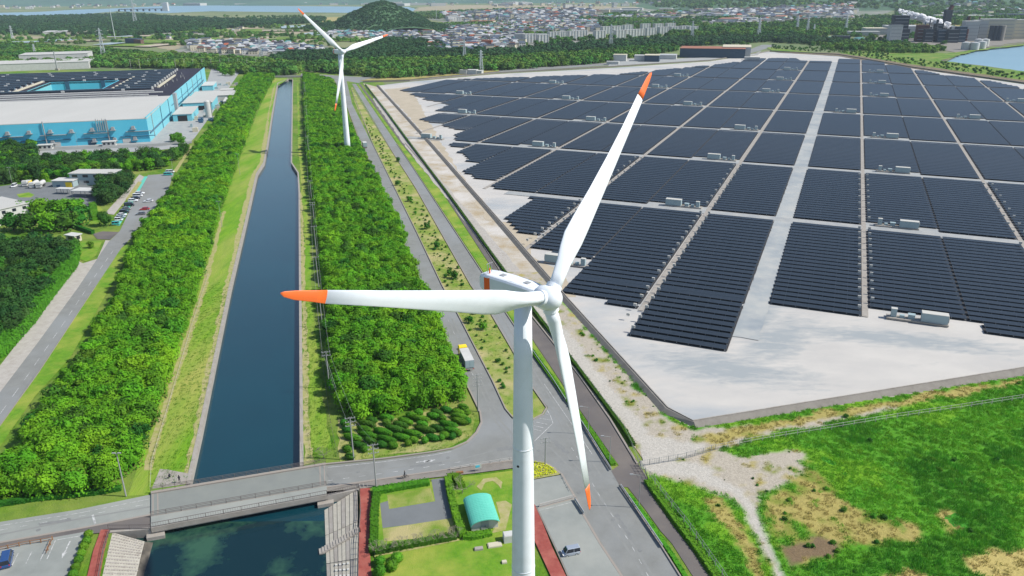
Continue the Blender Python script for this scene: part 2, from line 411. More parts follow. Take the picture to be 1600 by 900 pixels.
# canal hole (upper edge of the banks) from far end round to the basin below the bridge
canal_right = P((458, 124), (456.5, 254), (467, 270), (469, 300), (471, 450), (473, 600), (474.5, 728))
basin_right = P((512, 757), (561, 764), (561, 1010))
canal_left = P((450, 123), (433, 130), (424, 180), (417, 225), (411, 254), (400, 271), (379, 360), (357, 450), (333, 562), (309, 675), (290, 757))
basin_left = P((230, 812), (176, 831), (168, 865), (160, 900), (136, 1010))
canal_hole = canal_right+basin_right+basin_left[::-1]+canal_left[::-1]
port = P((1478, 96), (1500, 85), (1530, 77), (1600, 69), (1700, 58), (2300, 30), (2600, 150), (1900, 145), (1600, 112), (1540, 103))
ground_outer = [(-15000, -240), (15000, -240), (15000, 12700), (-15000, 12700)]
sheet('ground', ground_outer, 0, M['far_field'], holes=[canal_hole, port])
wp = rough(canal_hole, 1e9, 0)
xs = [p[0] for p in canal_hole]; ys = [p[1] for p in canal_hole]
sheet('canal_water', [(min(xs)-3, 124.5), (max(xs)+3, 124.5), (max(xs)+3, max(ys)+5), (min(xs)-3, max(ys)+5)], WL, M['water'])
sheet('basin_water', [(min(xs)-6, min(ys)-5), (max(xs)+6, min(ys)-5), (max(xs)+6, 124.5), (min(xs)-6, 124.5)], WL, M['basin_water'])
sheet('canal_bed', [(min(xs)-8, min(ys)-8), (max(xs)+8, min(ys)-8), (max(xs)+8, max(ys)+8), (min(xs)-8, max(ys)+8)], -4, M['wall_algae'])
sheet('harbour_water', [(min(p[0] for p in port)-20, min(p[1] for p in port)-20), (max(p[0] for p in port)+20, min(p[1] for p in port)-20), (max(p[0] for p in port)+20, max(p[1] for p in port)+20), (min(p[0] for p in port)-20, max(p[1] for p in port)+20)], -1.5, M['bay_water'])
# quay walls and copings
wall_mb(canal_left, -0.02, -0.9, -4, 0.12, wt=(0.0, -0.9)).build('canal_wall', M['concrete'])['kind'] = 'structure'
wall_mb(canal_left, 0.55, -0.05, -4, -0.25, wt=(0.0, -0.05)).build('canal_wall_face', M['wall_algae'])['kind'] = 'structure'
wall_mb(canal_right, 0.0, 0.8, -4, 0.12).build('canal_wall', M['concrete'])['kind'] = 'structure'
sheet('canal_shallows', band([(p[0], p[1]) for p in canal_left[4:]], 0.3, 3.4)[:], WL+0.01, M['shallow'])
_shr = band([(p[0], p[1]) for p in canal_right[2:]], -0.3, -3.0)
sheet('canal_shallows', _shr, WL+0.012, M['shallow'])
wall_mb(port+[port[0]], 0, -8, -2.5, 0.25, wt=(-2.5, -8)).build('harbour_revetment', M['riprap'])['kind'] = 'structure'

ZC = [0.0]
def G(name, pts, m, z=None, rstep=0, ramp=0, **kw):
    poly = P(*pts)
    if rstep: poly = rough(poly, rstep, ramp)
    if z is None: ZC[0] += 0.006; z = 0.01+ZC[0]
    return sheet(name, poly, z, M[m])
# broad near ground: grass over the whole near area, left and right of the canal
def side(name, pts, m, **kw): return G(name, pts, m, **kw)
side('grass_ground', [(-900, 1010), (136, 1010), (160, 900), (176, 831), (230, 812), (290, 757), (309, 675), (357, 450), (400, 271), (411, 254), (417, 225), (433, 130), (450, 121), (440, 112), (300, 108), (-300, 112)], 'grass')
side('grass_ground', [(561, 1010), (561, 764), (512, 757), (474.5, 728), (471, 450), (467, 270), (456.5, 254), (458, 121), (470, 112), (590, 118), (700, 250), (980, 600), (1100, 690), (1300, 680), (1700, 600), (2400, 600), (2000, 1010)], 'grass')
# canal banks
side('bank_verge', [(290, 757), (309, 675), (357, 450), (400, 271), (417, 225), (433, 130), (450, 122), (428, 122), (405, 170), (383, 225), (345, 330), (310, 450), (275, 550), (234, 675), (200, 775), (240, 772)], 'bank_grass')
side('bank_path', [(240, 722), (262, 630), (318, 440), (352, 330), (392, 232), (430, 134), (445, 124), (450, 124), (434, 134), (397, 236), (358, 335), (325, 445), (272, 630), (250, 722)], 'bank_grass', rstep=6, ramp=0.3)
side('dirt_track', [(225, 735), (238, 680), (278, 560), (314, 452), (336, 372), (348, 330), (353, 330), (342, 372), (323, 452), (289, 560), (252, 680), (238, 735)], 'pale_path', rstep=3, ramp=0.35)
side('bank_edge', [(280, 757), (299, 690), (325, 562), (349, 455), (371, 360), (392, 275), (405, 256), (410, 226), (426, 140), (431, 131), (421, 175), (417, 225), (411, 254), (400, 271), (379, 360), (357, 450), (333, 562), (309, 675), (290, 757)], 'pale_path', rstep=2.5, ramp=0.5)
side('stone_apron', [(237, 764), (250, 733), (262, 734), (283, 738), (294, 740), (289, 757)], 'concrete')
side('bank_edge', [(474.5, 727), (473, 600), (471, 450), (469, 300), (472, 300), (479, 450), (484, 600), (484, 680), (492, 722)], 'pale_path', rstep=2.5, ramp=0.6)
side('bank_track', [(486, 700), (480, 500), (474, 330), (466, 230), (464, 130), (466, 130), (470, 230), (481, 330), (490, 500), (503, 610), (518, 700)], 'bank_grass', rstep=4, ramp=0.4)

side('shrub_bed', [(532, 724), (528, 655), (560, 660), (640, 650), (728, 632), (742, 655), (738, 680), (700, 700), (600, 712)], 'median_grass', rstep=3, ramp=0.5)
# roads --------------------------------------------------
side('cross_road', [(-700, 900), (-300, 855), (0, 816), (120, 797), (246, 771), (237, 806), (135, 826), (0, 850), (-300, 905), (-700, 960)], 'asphalt_old')
side('left_carriageway', [(507, 728), (600, 719), (675, 709), (707, 703), (730, 693), (745, 678), (753, 662), (752, 645), (735, 610), (715, 567), (680, 487), (660, 447), (612, 330), (575, 245), (560, 212), (540, 160), (522, 124), (541, 124), (550, 162), (582, 226), (651, 365), (690, 447), (712, 487), (768, 595), (789, 640), (800, 655), (812, 660), (833, 657), (856, 655), (900, 700), (935, 735), (900, 782), (880, 742), (857, 727), (831, 722), (800, 720), (700, 734), (590, 750), (507, 763)], 'asphalt')
side('right_carriageway', [(800, 654), (833, 657), (850, 648), (856, 637), (831, 604), (801, 548), (767, 490), (737, 447), (650, 295), (606, 225), (550, 131), (556, 131), (620, 225), (650, 268), (755, 427), (790, 488), (830, 548), (887, 632), (917, 676), (957, 736), (970, 760), (1035, 857), (1062, 900), (1140, 1010), (1050, 1010), (972, 900), (913, 807), (900, 782), (877, 742), (857, 727), (835, 700)], 'asphalt')
side('far_road', [(470, 119), (522, 123), (560, 130), (575, 124), (680, 122), (800, 112), (950, 102), (1100, 92), (1150, 88), (1185, 80), (1215, 70), (1190, 70), (1160, 82), (1100, 89), (950, 98), (800, 108), (680, 117), (560, 120), (470, 115)], 'asphalt')
# median
side('median', [(801, 653), (816, 660), (833, 656.5), (847, 649), (853.5, 638), (831, 606), (801, 550), (766, 490), (735.5, 447), (649, 295), (604.5, 225), (551, 136), (549, 137), (554, 160), (583.5, 226), (652.5, 365), (691.5, 447), (713.5, 487), (770, 595), (791, 640)], 'median_grass')
# verges right of the right carriageway
side('green_verge', [(557, 131), (622, 225), (651, 268), (757, 427), (792, 487), (832, 548), (889, 630), (919, 672), (965, 727), (952, 733), (912, 676), (884, 634)][:9]+[(967, 728), (925, 672), (893, 625), (836, 540), (798, 480), (771, 424), (690, 300), (627, 225), (559, 131)], 'lawn')
side('brown_footpath', [(560, 131), (628, 225), (691, 300), (772, 424), (800, 478), (837, 538), (894, 623), (926, 670), (967, 728), (955, 736), (969, 761), (981, 762), (1007, 795), (1032, 830), (1050, 850), (1082, 900), (1135, 1010), (1172, 1010), (1107, 900), (1082, 862), (1050, 820), (1025, 785), (1008, 757), (1012, 748), (998, 728), (952, 657), (905, 590), (850, 520), (831, 498), (780, 424), (700, 304), (633, 225), (563, 131)], 'asphalt_brown')
side('sand_strip', [(567, 130), (600, 172), (640, 226), (703, 310), (780, 420), (831, 484), (900, 575), (972, 672), (1002, 714), (1010, 726), (1090, 712), (1120, 704), (1160, 690), (1260, 662), (1600, 602), (1900, 545), (1900, 530), (1600, 588), (1085, 668), (1037, 646), (885, 476), (800, 376), (670, 226), (589, 136)], 'sand')
side('white_track', [(588, 150), (660, 245), (720, 318), (790, 395), (870, 500), (950, 600), (1020, 680), (1060, 700), (1110, 690), (1120, 700), (1020, 718), (960, 655), (900, 578), (850, 512), (770, 404), (705, 318), (645, 245), (582, 155)], 'white_gravel', rstep=6, ramp=0.5)
side('green_field', [(1120, 706), (1180, 712), (1262, 708), (1282, 730), (1300, 760), (1345, 790), (1400, 820), (1420, 845), (1330, 850), (1290, 875), (1250, 905), (1210, 1010), (2400, 1010), (2400, 560), (1600, 602), (1260, 664), (1150, 692)], 'field_green', rstep=3, ramp=0.9)

# rough ground below the dyke: one uneven mesh, each spot with the colour of what covers it
from mathutils import noise as mn
def nz(x, y, s, oct_=5): return mn.fractal(Vector((x/s, y/s, 3.3)), 1.0, 2.0, oct_)
WZ = [('gravel', P((1000, 726), (1010, 748), (1090, 757), (1150, 792), (1180, 845), (1205, 905), (1240, 990), (1262, 990), (1222, 900), (1200, 850), (1178, 795), (1182, 772), (1222, 758), (1252, 742), (1262, 712), (1235, 704), (1150, 712), (1118, 706), (1160, 694), (1260, 666), (1262, 658), (1085, 672), (1037, 652), (885, 480), (770, 335), (690, 240), (640, 240), (700, 320), (776, 424), (830, 494), (968, 678))),
      ('track', P((1000, 728), (1012, 744), (1085, 747), (1140, 774), (1172, 822), (1200, 872), (1225, 930), (1232, 930), (1212, 872), (1186, 812), (1152, 765), (1110, 735), (1060, 726), (1110, 700), (1060, 690), (1020, 680), (950, 600), (870, 498), (830, 450), (815, 452), (850, 512), (935, 620), (1000, 700))),
      ('olive', P((1262, 722), (1240, 752), (1205, 768), (1185, 790), (1215, 845), (1240, 900), (1290, 870), (1330, 850), (1420, 845), (1390, 815), (1345, 788), (1302, 762), (1285, 735))),
      ('tan', P((1238, 780), (1290, 765), (1350, 798), (1405, 838), (1330, 846), (1290, 840), (1250, 815))),
      ('brown', P((1225, 850), (1275, 838), (1320, 846), (1290, 868), (1235, 890))),
      ('straw', P((1512, 880), (1550, 866), (1600, 860), (1700, 866), (1700, 930), (1560, 915), (1525, 897))), ('straw', P((1385, 900), (1420, 890), (1460, 900), (1465, 930), (1370, 930))),
      ('tan', P((1463, 803), (1490, 800), (1498, 820), (1480, 830), (1468, 820))), ('tan', P((1402, 815), (1440, 818), (1436, 830), (1425, 847), (1405, 837))),
      ('tan', P((1098, 775), (1120, 778), (1152, 815), (1180, 868), (1205, 925), (1185, 925), (1160, 868), (1135, 826))),
      ('tan', P((1110, 698), (1180, 678), (1300, 655), (1420, 634), (1600, 600), (1600, 592), (1300, 640), (1095, 680))),
      ('gravel', P((1245, 672), (1330, 652), (1400, 640), (1400, 634), (1260, 658)))]
WCOL = {'green': sc(96, 162, 44), 'gravel': sc(198, 188, 172), 'track': sc(208, 202, 192), 'olive': sc(146, 154, 72), 'tan': sc(188, 174, 104), 'brown': sc(138, 118, 92), 'straw': sc(206, 188, 118), 'lime': sc(122, 176, 44), 'deep': sc(84, 148, 42)}
wild_area = P((562, 133), (640, 226), (703, 310), (781, 421), (833, 486), (902, 577), (974, 672), (1004, 712), (1001, 726), (1016, 750), (1040, 780), (1075, 828), (1128, 902), (1180, 985), (1200, 1010), (1750, 1010), (2000, 700), (1750, 560), (1600, 588), (1085, 669), (1037, 647), (885, 477), (800, 377), (670, 227), (589, 137))
def warp(x, y): return x+1.6*nz(x, y, 6.0, 4)+0.5*nz(x+50, y, 1.3, 2), y+1.6*nz(x+90, y+40, 6.0, 4)+0.5*nz(x, y+70, 1.3, 2)
def wild_zone(x, y):
    qx, qy = warp(x, y); z = 'green'
    for nm, poly in WZ:
        if inpoly(qx, qy, poly): z = nm
    g = nz(x, y, 3.1, 3)
    if z == 'gravel':
        if g > 0.42: z = 'olive'
        elif g < -0.5: z = 'tan'
    elif z == 'olive':
        if g > 0.35: z = 'green'
        elif g < -0.35: z = 'tan'
    elif z == 'tan' and g > 0.5: z = 'olive'
    elif z == 'green':
        h = nz(x, y, 22, 4)
        if h > 0.26+0.12*nz(x, y, 2.0, 2): z = 'lime'
        elif h < -0.25+0.12*nz(x, y, 2.2, 2): z = 'deep'
    return z
def wild_mesh():
    step = 0.75; me = bpy.data.meshes.new('rough_ground'); idx = {}; V = []; Fc = []; cols = []
    xs_ = [p[0] for p in wild_area]; ys_ = [p[1] for p in wild_area]
    x0, y0, x1, y1 = -10, 84, 185, 262
    nx, ny = int((x1-x0)/step), int((y1-y0)/step)
    def vid(i, j):
        if (i, j) not in idx:
            x, y = x0+i*step, y0+j*step; c = [0, 0, 0]
            for dx, dy in ((0, 0), (0.45, 0.3), (-0.4, 0.35), (0.1, -0.5)):
                k = WCOL[wild_zone(x+dx, y+dy)]; c = [a+b/4 for a, b in zip(c, k)]
            idx[(i, j)] = len(V); V.append((x, y, 0.17+0.10*nz(x, y, 4.0, 3)*0.6)); cols.append((*c, 1))
        return idx[(i, j)]
    for j in range(ny):
        for i in range(nx):
            if inpoly(x0+(i+.5)*step, y0+(j+.5)*step, wild_area): Fc.append((vid(i, j), vid(i+1, j), vid(i+1, j+1), vid(i, j+1)))
    me.from_pydata(V, [], Fc); at_ = me.color_attributes.new('cover', 'FLOAT_COLOR', 'POINT'); at_.data.foreach_set('color', [v for c in cols for v in c]); me.polygons.foreach_set('use_smooth', [True]*len(Fc))
    m = bpy.data.materials.new('rough_ground'); m.use_nodes = True; N = m.node_tree.nodes; Lk = m.node_tree.links; b = N['Principled BSDF']; b.inputs['Roughness'].default_value = 0.95; b.inputs['Specular IOR Level'].default_value = 0.1
    a = N.new('ShaderNodeAttribute'); a.attribute_name = 'cover'; g = N.new('ShaderNodeNewGeometry')
    t = N.new('ShaderNodeTexNoise'); t.inputs['Scale'].default_value = 2.6; t.inputs['Detail'].default_value = 6; t.inputs['Roughness'].default_value = 0.7; Lk.new(g.outputs['Position'], t.inputs['Vector'])
    mr = N.new('ShaderNodeMapRange'); mr.inputs[1].default_value = 0.3; mr.inputs[2].default_value = 0.7; mr.inputs[3].default_value = 0.72; mr.inputs[4].default_value = 1.2; Lk.new(t.outputs['Fac'], mr.inputs[0])
    hs = N.new('ShaderNodeHueSaturation'); Lk.new(a.outputs['Color'], hs.inputs['Color']); Lk.new(mr.outputs[0], hs.inputs['Value']); Lk.new(hs.outputs[0], b.inputs['Base Color'])
    bp = N.new('ShaderNodeBump'); bp.inputs['Strength'].default_value = 0.5; bp.inputs['Distance'].default_value = 0.25; Lk.new(t.outputs['Fac'], bp.inputs['Height']); Lk.new(bp.outputs[0], b.inputs['Normal'])
    me.materials.append(m); o = bpy.data.objects.new('rough_ground', me); C.objects.link(o); o['kind'] = 'structure'
wild_mesh()

# ---- solar yard and its dyke
yard_px = [(591, 134), (671, 224), (801, 374), (886, 474), (1038, 643), (1086, 666), (1600, 583), (2300, 470), (2300, 230), (1800, 160), (1600, 132), (1425, 107), (1310, 87), (1200, 81), (1185, 84), (1110, 96), (960, 106), (775, 116), (640, 128)]
side('solar_yard', yard_px, 'yard')
side('tan_patch', [(600, 140), (640, 136), (760, 345), (850, 352), (830, 400), (870, 420), (900, 465), (880, 465), (800, 368), (690, 240)], 'yard_tan', rstep=6, ramp=1.2)
dyke_line = P((567, 129.5), (589, 134), (670, 224), (800, 374), (885, 474), (1037, 644), (1085, 667), (1600, 583), (2300, 470))
wall_mb(dyke_line[1:], -0.3, 1.1, 0.0, 1.05, wt=(-0.95, -0.45)).build('dyke_slope', M['concrete_dark'])['kind'] = 'structure'
wall_mb(dyke_line[1:], -1.2, -0.93, 0.0, 1.25).build('dyke_coping', M['concrete'])['kind'] = 'structure'
far_wall = P((567, 129), (640, 127), (775, 115), (960, 104.5), (1110, 95), (1190, 83), (1203, 80.5), (1310, 86), (1425, 106), (1600, 131), (1800, 158))
wall_mb(far_wall, -0.4, 0.4, 0, 1.6).build('yard_wall', M['concrete_dark'])['kind'] = 'structure'

UA = R(23.0); UD = Vector((math.sin(UA), math.cos(UA))); WD = Vector((math.cos(UA), -math.sin(UA)))
def UW(u, w_): q = UD*u+WD*w_; return (q.x, q.y)
uws = lambda u0, u1, w0, w1: [UW(u0, w0), UW(u0, w1), UW(u1, w1), UW(u1, w0)]
zc = 0.30
mk('gap_shade_sheet', (0.035, 0.036, 0.04, 1), 0.95)  # near-black, stands in for the shade under and between panel rows
def uwrect(name, u0, u1, w0, w1, m, z): return sheet(name, uws(u0, u1, w0, w1), z, M[m])
mk('aisle', sc(176, 182, 184), 0.92, sc(196, 196, 192), 0.12, col3=sc(160, 168, 174), scale3=0.05, contrast=0.14)
sheet('main_aisle', rough(uws(214, 1168, -20.6, -13.0), 2.5, 0.35), 0.30, M['aisle'])
for k, (u0, w0, w1) in enumerate([(347, -150, 420), (460, -232, 360), (571, -300, 320), (681, -400, 300), (797, -415, 240), (910, -248, 200), (1027, -170, 110), (1140, -130, 60)]):
    uwrect('service_path', u0-3.2, u0+3.2, w0, w1, 'yard_path', 0.31)
for k, (w0, u0, u1) in enumerate([(-50.2, 223, 1180), (15.5, 244, 1212), (73.6, 244, 1090), (131.3, 244, 990), (189, 244, 900), (247, 244, 800), (305, 244, 700), (-107.2, 265, 1100), (-163.8, 350, 1060), (-220, 440, 960), (-277, 480, 800), (-334, 600, 800)]):
    uwrect('cable_path', u0, u1, w0-0.9, w0+0.9, 'concrete', 0.32)

# ---- left side: side road, car park, fire station yard
side('gravel_footway', [(-160, 730), (0, 572), (60, 495), (95, 450), (110, 425), (119, 407), (130, 412), (152, 405), (165, 376), (172, 376), (122, 450), (60, 535), (0, 614), (-160, 800)], 'white_gravel')
side('side_road', [(-160, 800), (0, 614), (60, 535), (122, 450), (170, 378), (187, 362), (200, 335), (213, 305), (231, 274), (272, 271), (262, 300), (240, 330), (212, 365), (190, 388), (150, 448), (60, 585), (0, 668), (-160, 880)], 'asphalt')
side('side_road', [(186, 363), (172, 375), (152, 374), (145, 366), (160, 362)], 'asphalt_brown')
side('white_pavement', [(164, 334), (178, 336), (226, 277), (218, 273)], 'white_gravel')
side('teal_strip', [(177, 352), (187, 353), (231, 276), (226, 276)], 'teal_roof')
side('orange_strip', [(196, 312), (204, 313), (222, 285), (216, 284)], 'pale_path')
side('station_yard', [(-60, 300), (18, 289), (75, 285), (115, 287), (150, 292), (150, 318), (110, 332), (20, 345), (-60, 350)], 'asphalt_blue')
side('station_lawn', [(26, 304), (45, 301), (54, 305), (48, 309), (30, 309)], 'lawn')
side('entry_lawn', [(118, 385), (130, 378), (160, 377), (150, 400), (136, 410), (118, 403)], 'lawn')
side('entry_lawn', [(130, 330), (150, 318), (165, 332), (160, 350), (130, 352)], 'lawn')
side('grass_verge', [(0, 690), (0, 668), (60, 585), (150, 448), (190, 388), (203, 380), (200, 400), (165, 462), (110, 560), (55, 620), (20, 670), (-60, 790), (-160, 900)], 'lawn')
side('hill_path', [(270, 268), (275, 262), (297, 228), (301, 228), (281, 262), (276, 270)], 'pale_path')
side('factory_yard', [(-300, 246), (-300, 150), (235, 222), (323, 130), (330, 108), (375, 112), (350, 150), (330, 180), (305, 215), (290, 230), (240, 236), (100, 243)], 'yard_path')
side('factory_road', [(-300, 243), (70, 236), (240, 230), (300, 224), (300, 221), (240, 225), (70, 231), (-300, 237)], 'asphalt')

# ---- bottom left car park and promenade
side('footway', [(-300, 905), (0, 850), (135, 826), (237, 806), (237, 827), (172, 832.5), (147, 835), (80, 845), (0, 860), (-300, 920)], 'asphalt_brown')
side('car_park', [(-160, 905), (0, 858), (80, 842), (135, 832), (147, 832), (130, 868), (112, 905), (80, 1010), (-400, 1010)], 'asphalt_old')
side('promenade', [(158, 829), (172, 829), (163, 865), (157, 900), (133, 1010), (112, 1010), (137, 900), (146, 862)], 'red_brick')
side('promenade', [(563, 764), (578, 764), (582, 790), (579, 820), (578, 860), (581, 905), (590, 1010), (560, 1010), (560, 905)], 'red_brick')
side('footway', [(507, 763), (590, 751), (700, 735), (800, 721), (835, 722), (862, 735), (840, 737), (800, 733), (740, 741), (665, 749), (572, 764), (507, 770)], 'concrete_dark')
# park beside the basin
side('park_lawn', [(582, 770), (600, 765), (700, 750), (800, 737), (830, 740), (832, 1010), (592, 1010)], 'lawn')
side('park_paving', [(594, 788), (607, 784), (608, 797), (680, 785), (674, 751), (694, 748), (705, 790), (712, 812), (598, 827)], 'asphalt_blue')
side('dry_plot', [(605, 775), (673, 764), (679, 785), (608, 796)], 'median_grass')
side('dry_plot', [(598, 828), (708, 811), (714, 835), (690, 840), (600, 848)], 'median_grass')
side('sand_path', [(708, 812), (714, 838), (722, 846), (790, 830), (800, 790), (790, 784), (775, 786), (782, 812), (770, 832), (730, 842)], 'pale_path')
side('sand_path', [(720, 846), (640, 862), (585, 872), (585, 866), (640, 856), (712, 842)], 'pale_path')
side('sand_path', [(755, 750), (775, 747), (785, 755), (783, 766), (779, 760), (770, 753), (758, 756), (752, 768), (745, 762)], 'pale_path', rstep=2, ramp=0.1)
side('red_walk', [(833, 785), (838, 793), (862, 855), (886, 905), (920, 1010), (890, 1010), (862, 905), (833, 842)], 'red_brick')
side('plaza', [(831, 752), (876, 744), (899, 777), (902, 783), (840, 796), (832, 786)], 'asphalt_old')
side('parking_bay', [(840, 796), (900, 780), (912, 807), (938, 850), (972, 905), (1020, 1010), (930, 1010), (888, 905), (870, 862)], 'asphalt_old')
side('flower_bed', [(831, 722), (852, 724), (868, 733), (876, 743), (831, 751)], 'pale_path')

# kerbs ------------------------------------------------------------
def kerb(pts, w0=-0.1, w1=0.12, h=0.24, m='kerb', z=0.0, name='kerb'):
    o = wall_mb(P(*pts), w0, w1, z, z+h+0.1).build(name, M[m]); o['kind'] = 'structure'; return o
kerb([(507, 727), (600, 718), (675, 708), (707, 702), (730, 692), (745, 677), (753, 661), (751, 645), (734, 610), (714, 567), (679, 487), (659, 447), (611, 330), (574, 245), (559, 212), (540, 160)], -0.3, 0.1)
kerb([(549, 140), (583, 226), (652, 365), (691, 447), (713, 487), (769, 595), (790, 640), (801, 653), (812, 658.5), (833, 656), (848, 648), (854, 638), (831, 605), (801, 549), (766.5, 490), (736, 447), (650, 295), (605, 225), (551, 137)], -0.15, 0.15)
kerb([(620, 225), (650, 269), (755, 428), (790, 489), (830, 549), (887, 633), (917, 677), (955, 735)], -0.1, 0.15)
kerb([(507, 763), (590, 750.5), (700, 734.5), (800, 720.5), (832, 721.5), (858, 727), (878, 742), (901, 781), (913, 807), (938, 850), (973, 903), (1020, 1000)], -0.1, 0.35)
kerb([(-300, 903), (0, 849), (135, 825), (237, 805)], -0.1, 0.4)
kerb([(969, 759), (1035, 857), (1062, 900), (1120, 1000)], -0.1, 0.15)
kerb([(780, 423), (831, 495), (905, 588), (952, 655), (995, 726)], -0.35, 0.1, m='kerb')
kerb([(633, 224), (700, 302), (780, 422)], -0.3, 0.1)
kerb([(0, 667), (60, 584), (150, 448)], -0.06, 0.06)
kerb([(838, 793), (870, 862), (888, 903), (925, 1000)], -0.15, 0.15, m='concrete_dark')
kerb([(840, 796), (900, 780)], -0.15, 0.15)

# painted markings ---------------------------------------------------
def marks(name, lines, width=0.14, z=0.235, dash=None):
    mb = MB()
    for ln in lines:
        pts = P(*ln)
        if dash is None:
            a, b = strip_pts(pts, -width/2, width/2)
            for i in range(len(pts)-1): mb.quad((*a[i], z), (*b[i], z), (*b[i+1], z), (*a[i+1], z))
        else:
            for x, y, an in resample(pts, dash[0]):
                dx, dy = math.cos(an), math.sin(an); L = dash[1]; nx, ny = -dy*width/2, dx*width/2
                mb.quad((x-nx, y-ny, z), (x+dx*L-nx, y+dy*L-ny, z), (x+dx*L+nx, y+dy*L+ny, z), (x+nx, y+ny, z))
    o = mb.build(name, M['marking']); o['kind'] = 'structure'; return o
marks('lane_marking', [[(0, 829), (120, 808), (232, 788)], [(510, 752), (600, 740), (690, 727), (720, 722)], [(893, 700), (935, 772), (985, 850), (1015, 905), (1060, 985)]], 0.12, dash=(3.4, 1.3), z=0.104)
marks('lane_marking', [[(0, 648), (40, 592), (100, 505), (150, 430), (175, 395)]], 0.15, dash=(9, 4.5), z=0.166)
marks('lane_marking', [[(700, 500), (745, 600)]], 0.10, dash=(9, 2), z=0.104)
marks('edge_line', [[(512, 731), (600, 722), (675, 712), (705, 706)], [(0, 822), (120, 803), (235, 780)], [(905, 800), (925, 832), (985, 925)], [(850, 600), (905, 680), (925, 710)]], 0.12, z=0.104)
marks('stop_line', [[(145, 805), (149, 820)]], 0.4, z=0.104)
marks('zebra_hatching', [[(854, 640), (860, 650), (864, 662)], [(843, 654), (861, 657)], [(838, 660), (855, 663.5)], [(834, 665.5), (849, 669)], [(833, 671), (846, 674)], [(851, 647), (858, 649)], [(864, 662), (835, 690)]], 0.16, z=0.108)
marks('parking_line', [[(29, 866), (19, 886)], [(50.5, 863), (41, 882)], [(72, 858), (63, 878)], [(87, 846), (74, 875)], [(90, 845), (132, 838)]], 0.14, z=0.246)
marks('parking_line', [[(842, 800), (900, 785)]], 0.1, z=0.324)
# repair patches, manholes and tyre-dark strips in the asphalt
mk('asphalt_patch', sc(124, 126, 126, 0.8), 0.9, sc(134, 135, 133, 0.82), 0.8); mk('tyre_trace', sc(131, 132, 130, 0.84), 0.9, sc(138, 139, 136, 0.85), 0.6)
for pts_ in ([(905, 716), (918, 738), (925, 736), (913, 714)], [(960, 805), (985, 845), (990, 843), (965, 803)], [(640, 728), (690, 722), (691, 725), (641, 731)], [(720, 560), (735, 590), (738, 588), (723, 558)], [(862, 690), (885, 712), (890, 708), (868, 688)], [(300, 768), (340, 762), (342, 768), (302, 774)], [(60, 818), (110, 810), (112, 814), (62, 822)], [(775, 700), (830, 694), (832, 699), (777, 706)], [(30, 620), (55, 585), (58, 588), (34, 624)], [(960, 745), (968, 750), (965, 753), (957, 748)]):
    sheet('road_patch', rough(P(*pts_), 0.8, 0.2), 0.097 if pts_[0][0] != 30 else 0.163, M['asphalt_patch'])
for ln, w_ in (([(700, 500), (745, 595), (775, 660), (800, 690), (860, 700), (905, 745), (985, 865), (1040, 960)], 0.5), ([(706, 498), (752, 595), (782, 658), (806, 684), (868, 692), (915, 745), (998, 865), (1055, 960)], 0.5), ([(760, 470), (812, 560), (880, 670), (930, 745)], 0.45), ([(770, 470), (822, 560), (890, 670), (940, 745)], 0.45), ([(520, 742), (620, 731), (720, 718), (790, 700)], 0.45), ([(0, 836), (120, 812), (236, 792)], 0.45)):
    sheet('tyre_trace', band(P(*ln), -w_/2, w_/2), 0.093, M['tyre_trace'])
mh = MB(); mh.tube((0, 0, 0), (0, 0, 0.02), 0.42, n=14); mh = mh.mesh('manhole', M['asphalt_patch'])
for px, py in ((842, 704), (905, 770), (958, 812), (700, 715), (740, 610), (1000, 860), (60, 828), (560, 737)):
    g = at(px, py, 0.09); o = inst('manhole_cover', mh, None, g); o['kind'] = 'structure'
# arrows: a shaft and a head each
mb = MB(); q = [at(*p) for p in ((110, 847), (103, 864), (97, 873))]
def arrow(mb, a, b, hw=0.45, w=0.12, z=0.24):
    a = Vector(a[:2]); b = Vector(b[:2]); d = (b-a).normalized(); n = Vector((-d.y, d.x)); h = b-d*1.6
    mb.quad((*(a-n*w), z), (*(h-n*w), z), (*(h+n*w), z), (*(a+n*w), z)); mb.poly([(*(h-n*hw), z), (*b, z), (*(h+n*hw), z)])
arrow(mb, at(110, 847), at(97, 874), z=0.247); arrow(mb, at(650, 723), at(674, 720), z=0.105); arrow(mb, at(680, 719), at(664, 722), z=0.105)
mb.build('arrow_marking', M['marking'])['kind'] = 'structure'

# ------------------------------------------------------------------ revetments of the basin
# right: terraced slabs stepping down from the promenade to the water
tops = P((561, 764), (561, 905)); 
rev = thing('stepped_revetment', at(535, 850), 'terraced concrete slab revetment stepping from the red promenade down to the basin', 'revetment', 0)
rev_loc = rev.location.copy(); 
rx_top = [Vector((p[0], p[1])) for p in P((559, 764), (560, 905), (561, 1010))]
rx_bot = [Vector((p[0], p[1])) for p in P((507, 797, WL), (511, 905, WL), (515, 1010, WL))]
NS = 8
for k in range(NS):
    f0, f1 = k/NS, (k+1)/NS; z1 = -0.03-(1.6)*(k/NS)
    def pt(f, t):
        tt = t*2; i = min(1, int(tt)); a = rx_top[i].lerp(rx_top[i+1], tt-i); b = rx_bot[i].lerp(rx_bot[i+1], tt-i); return a.lerp(b, f)
    m_ = 5
    for j in range(m_):
        t0, t1 = j/m_+0.002, (j+1)/m_-0.002
        b = MB(); a0, a1, b0, b1 = pt(f0+0.010, t0), pt(f0+0.010, t1), pt(f1, t0), pt(f1, t1)
        zt = z1; n = 0
        lo = [(*p, -3.2) for p in (a0, a1, b1, b0)]; hi = [(a0.x, a0.y, zt), (a1.x, a1.y, zt), (b1.x, b1.y, zt-0.10), (b0.x, b0.y, zt-0.10)]
        b.rings([lo, hi])
        o = b.build('slab', M['stone_pale' if (k+j) % 3 else 'concrete']); o.parent = rev; o.location = -rev_loc
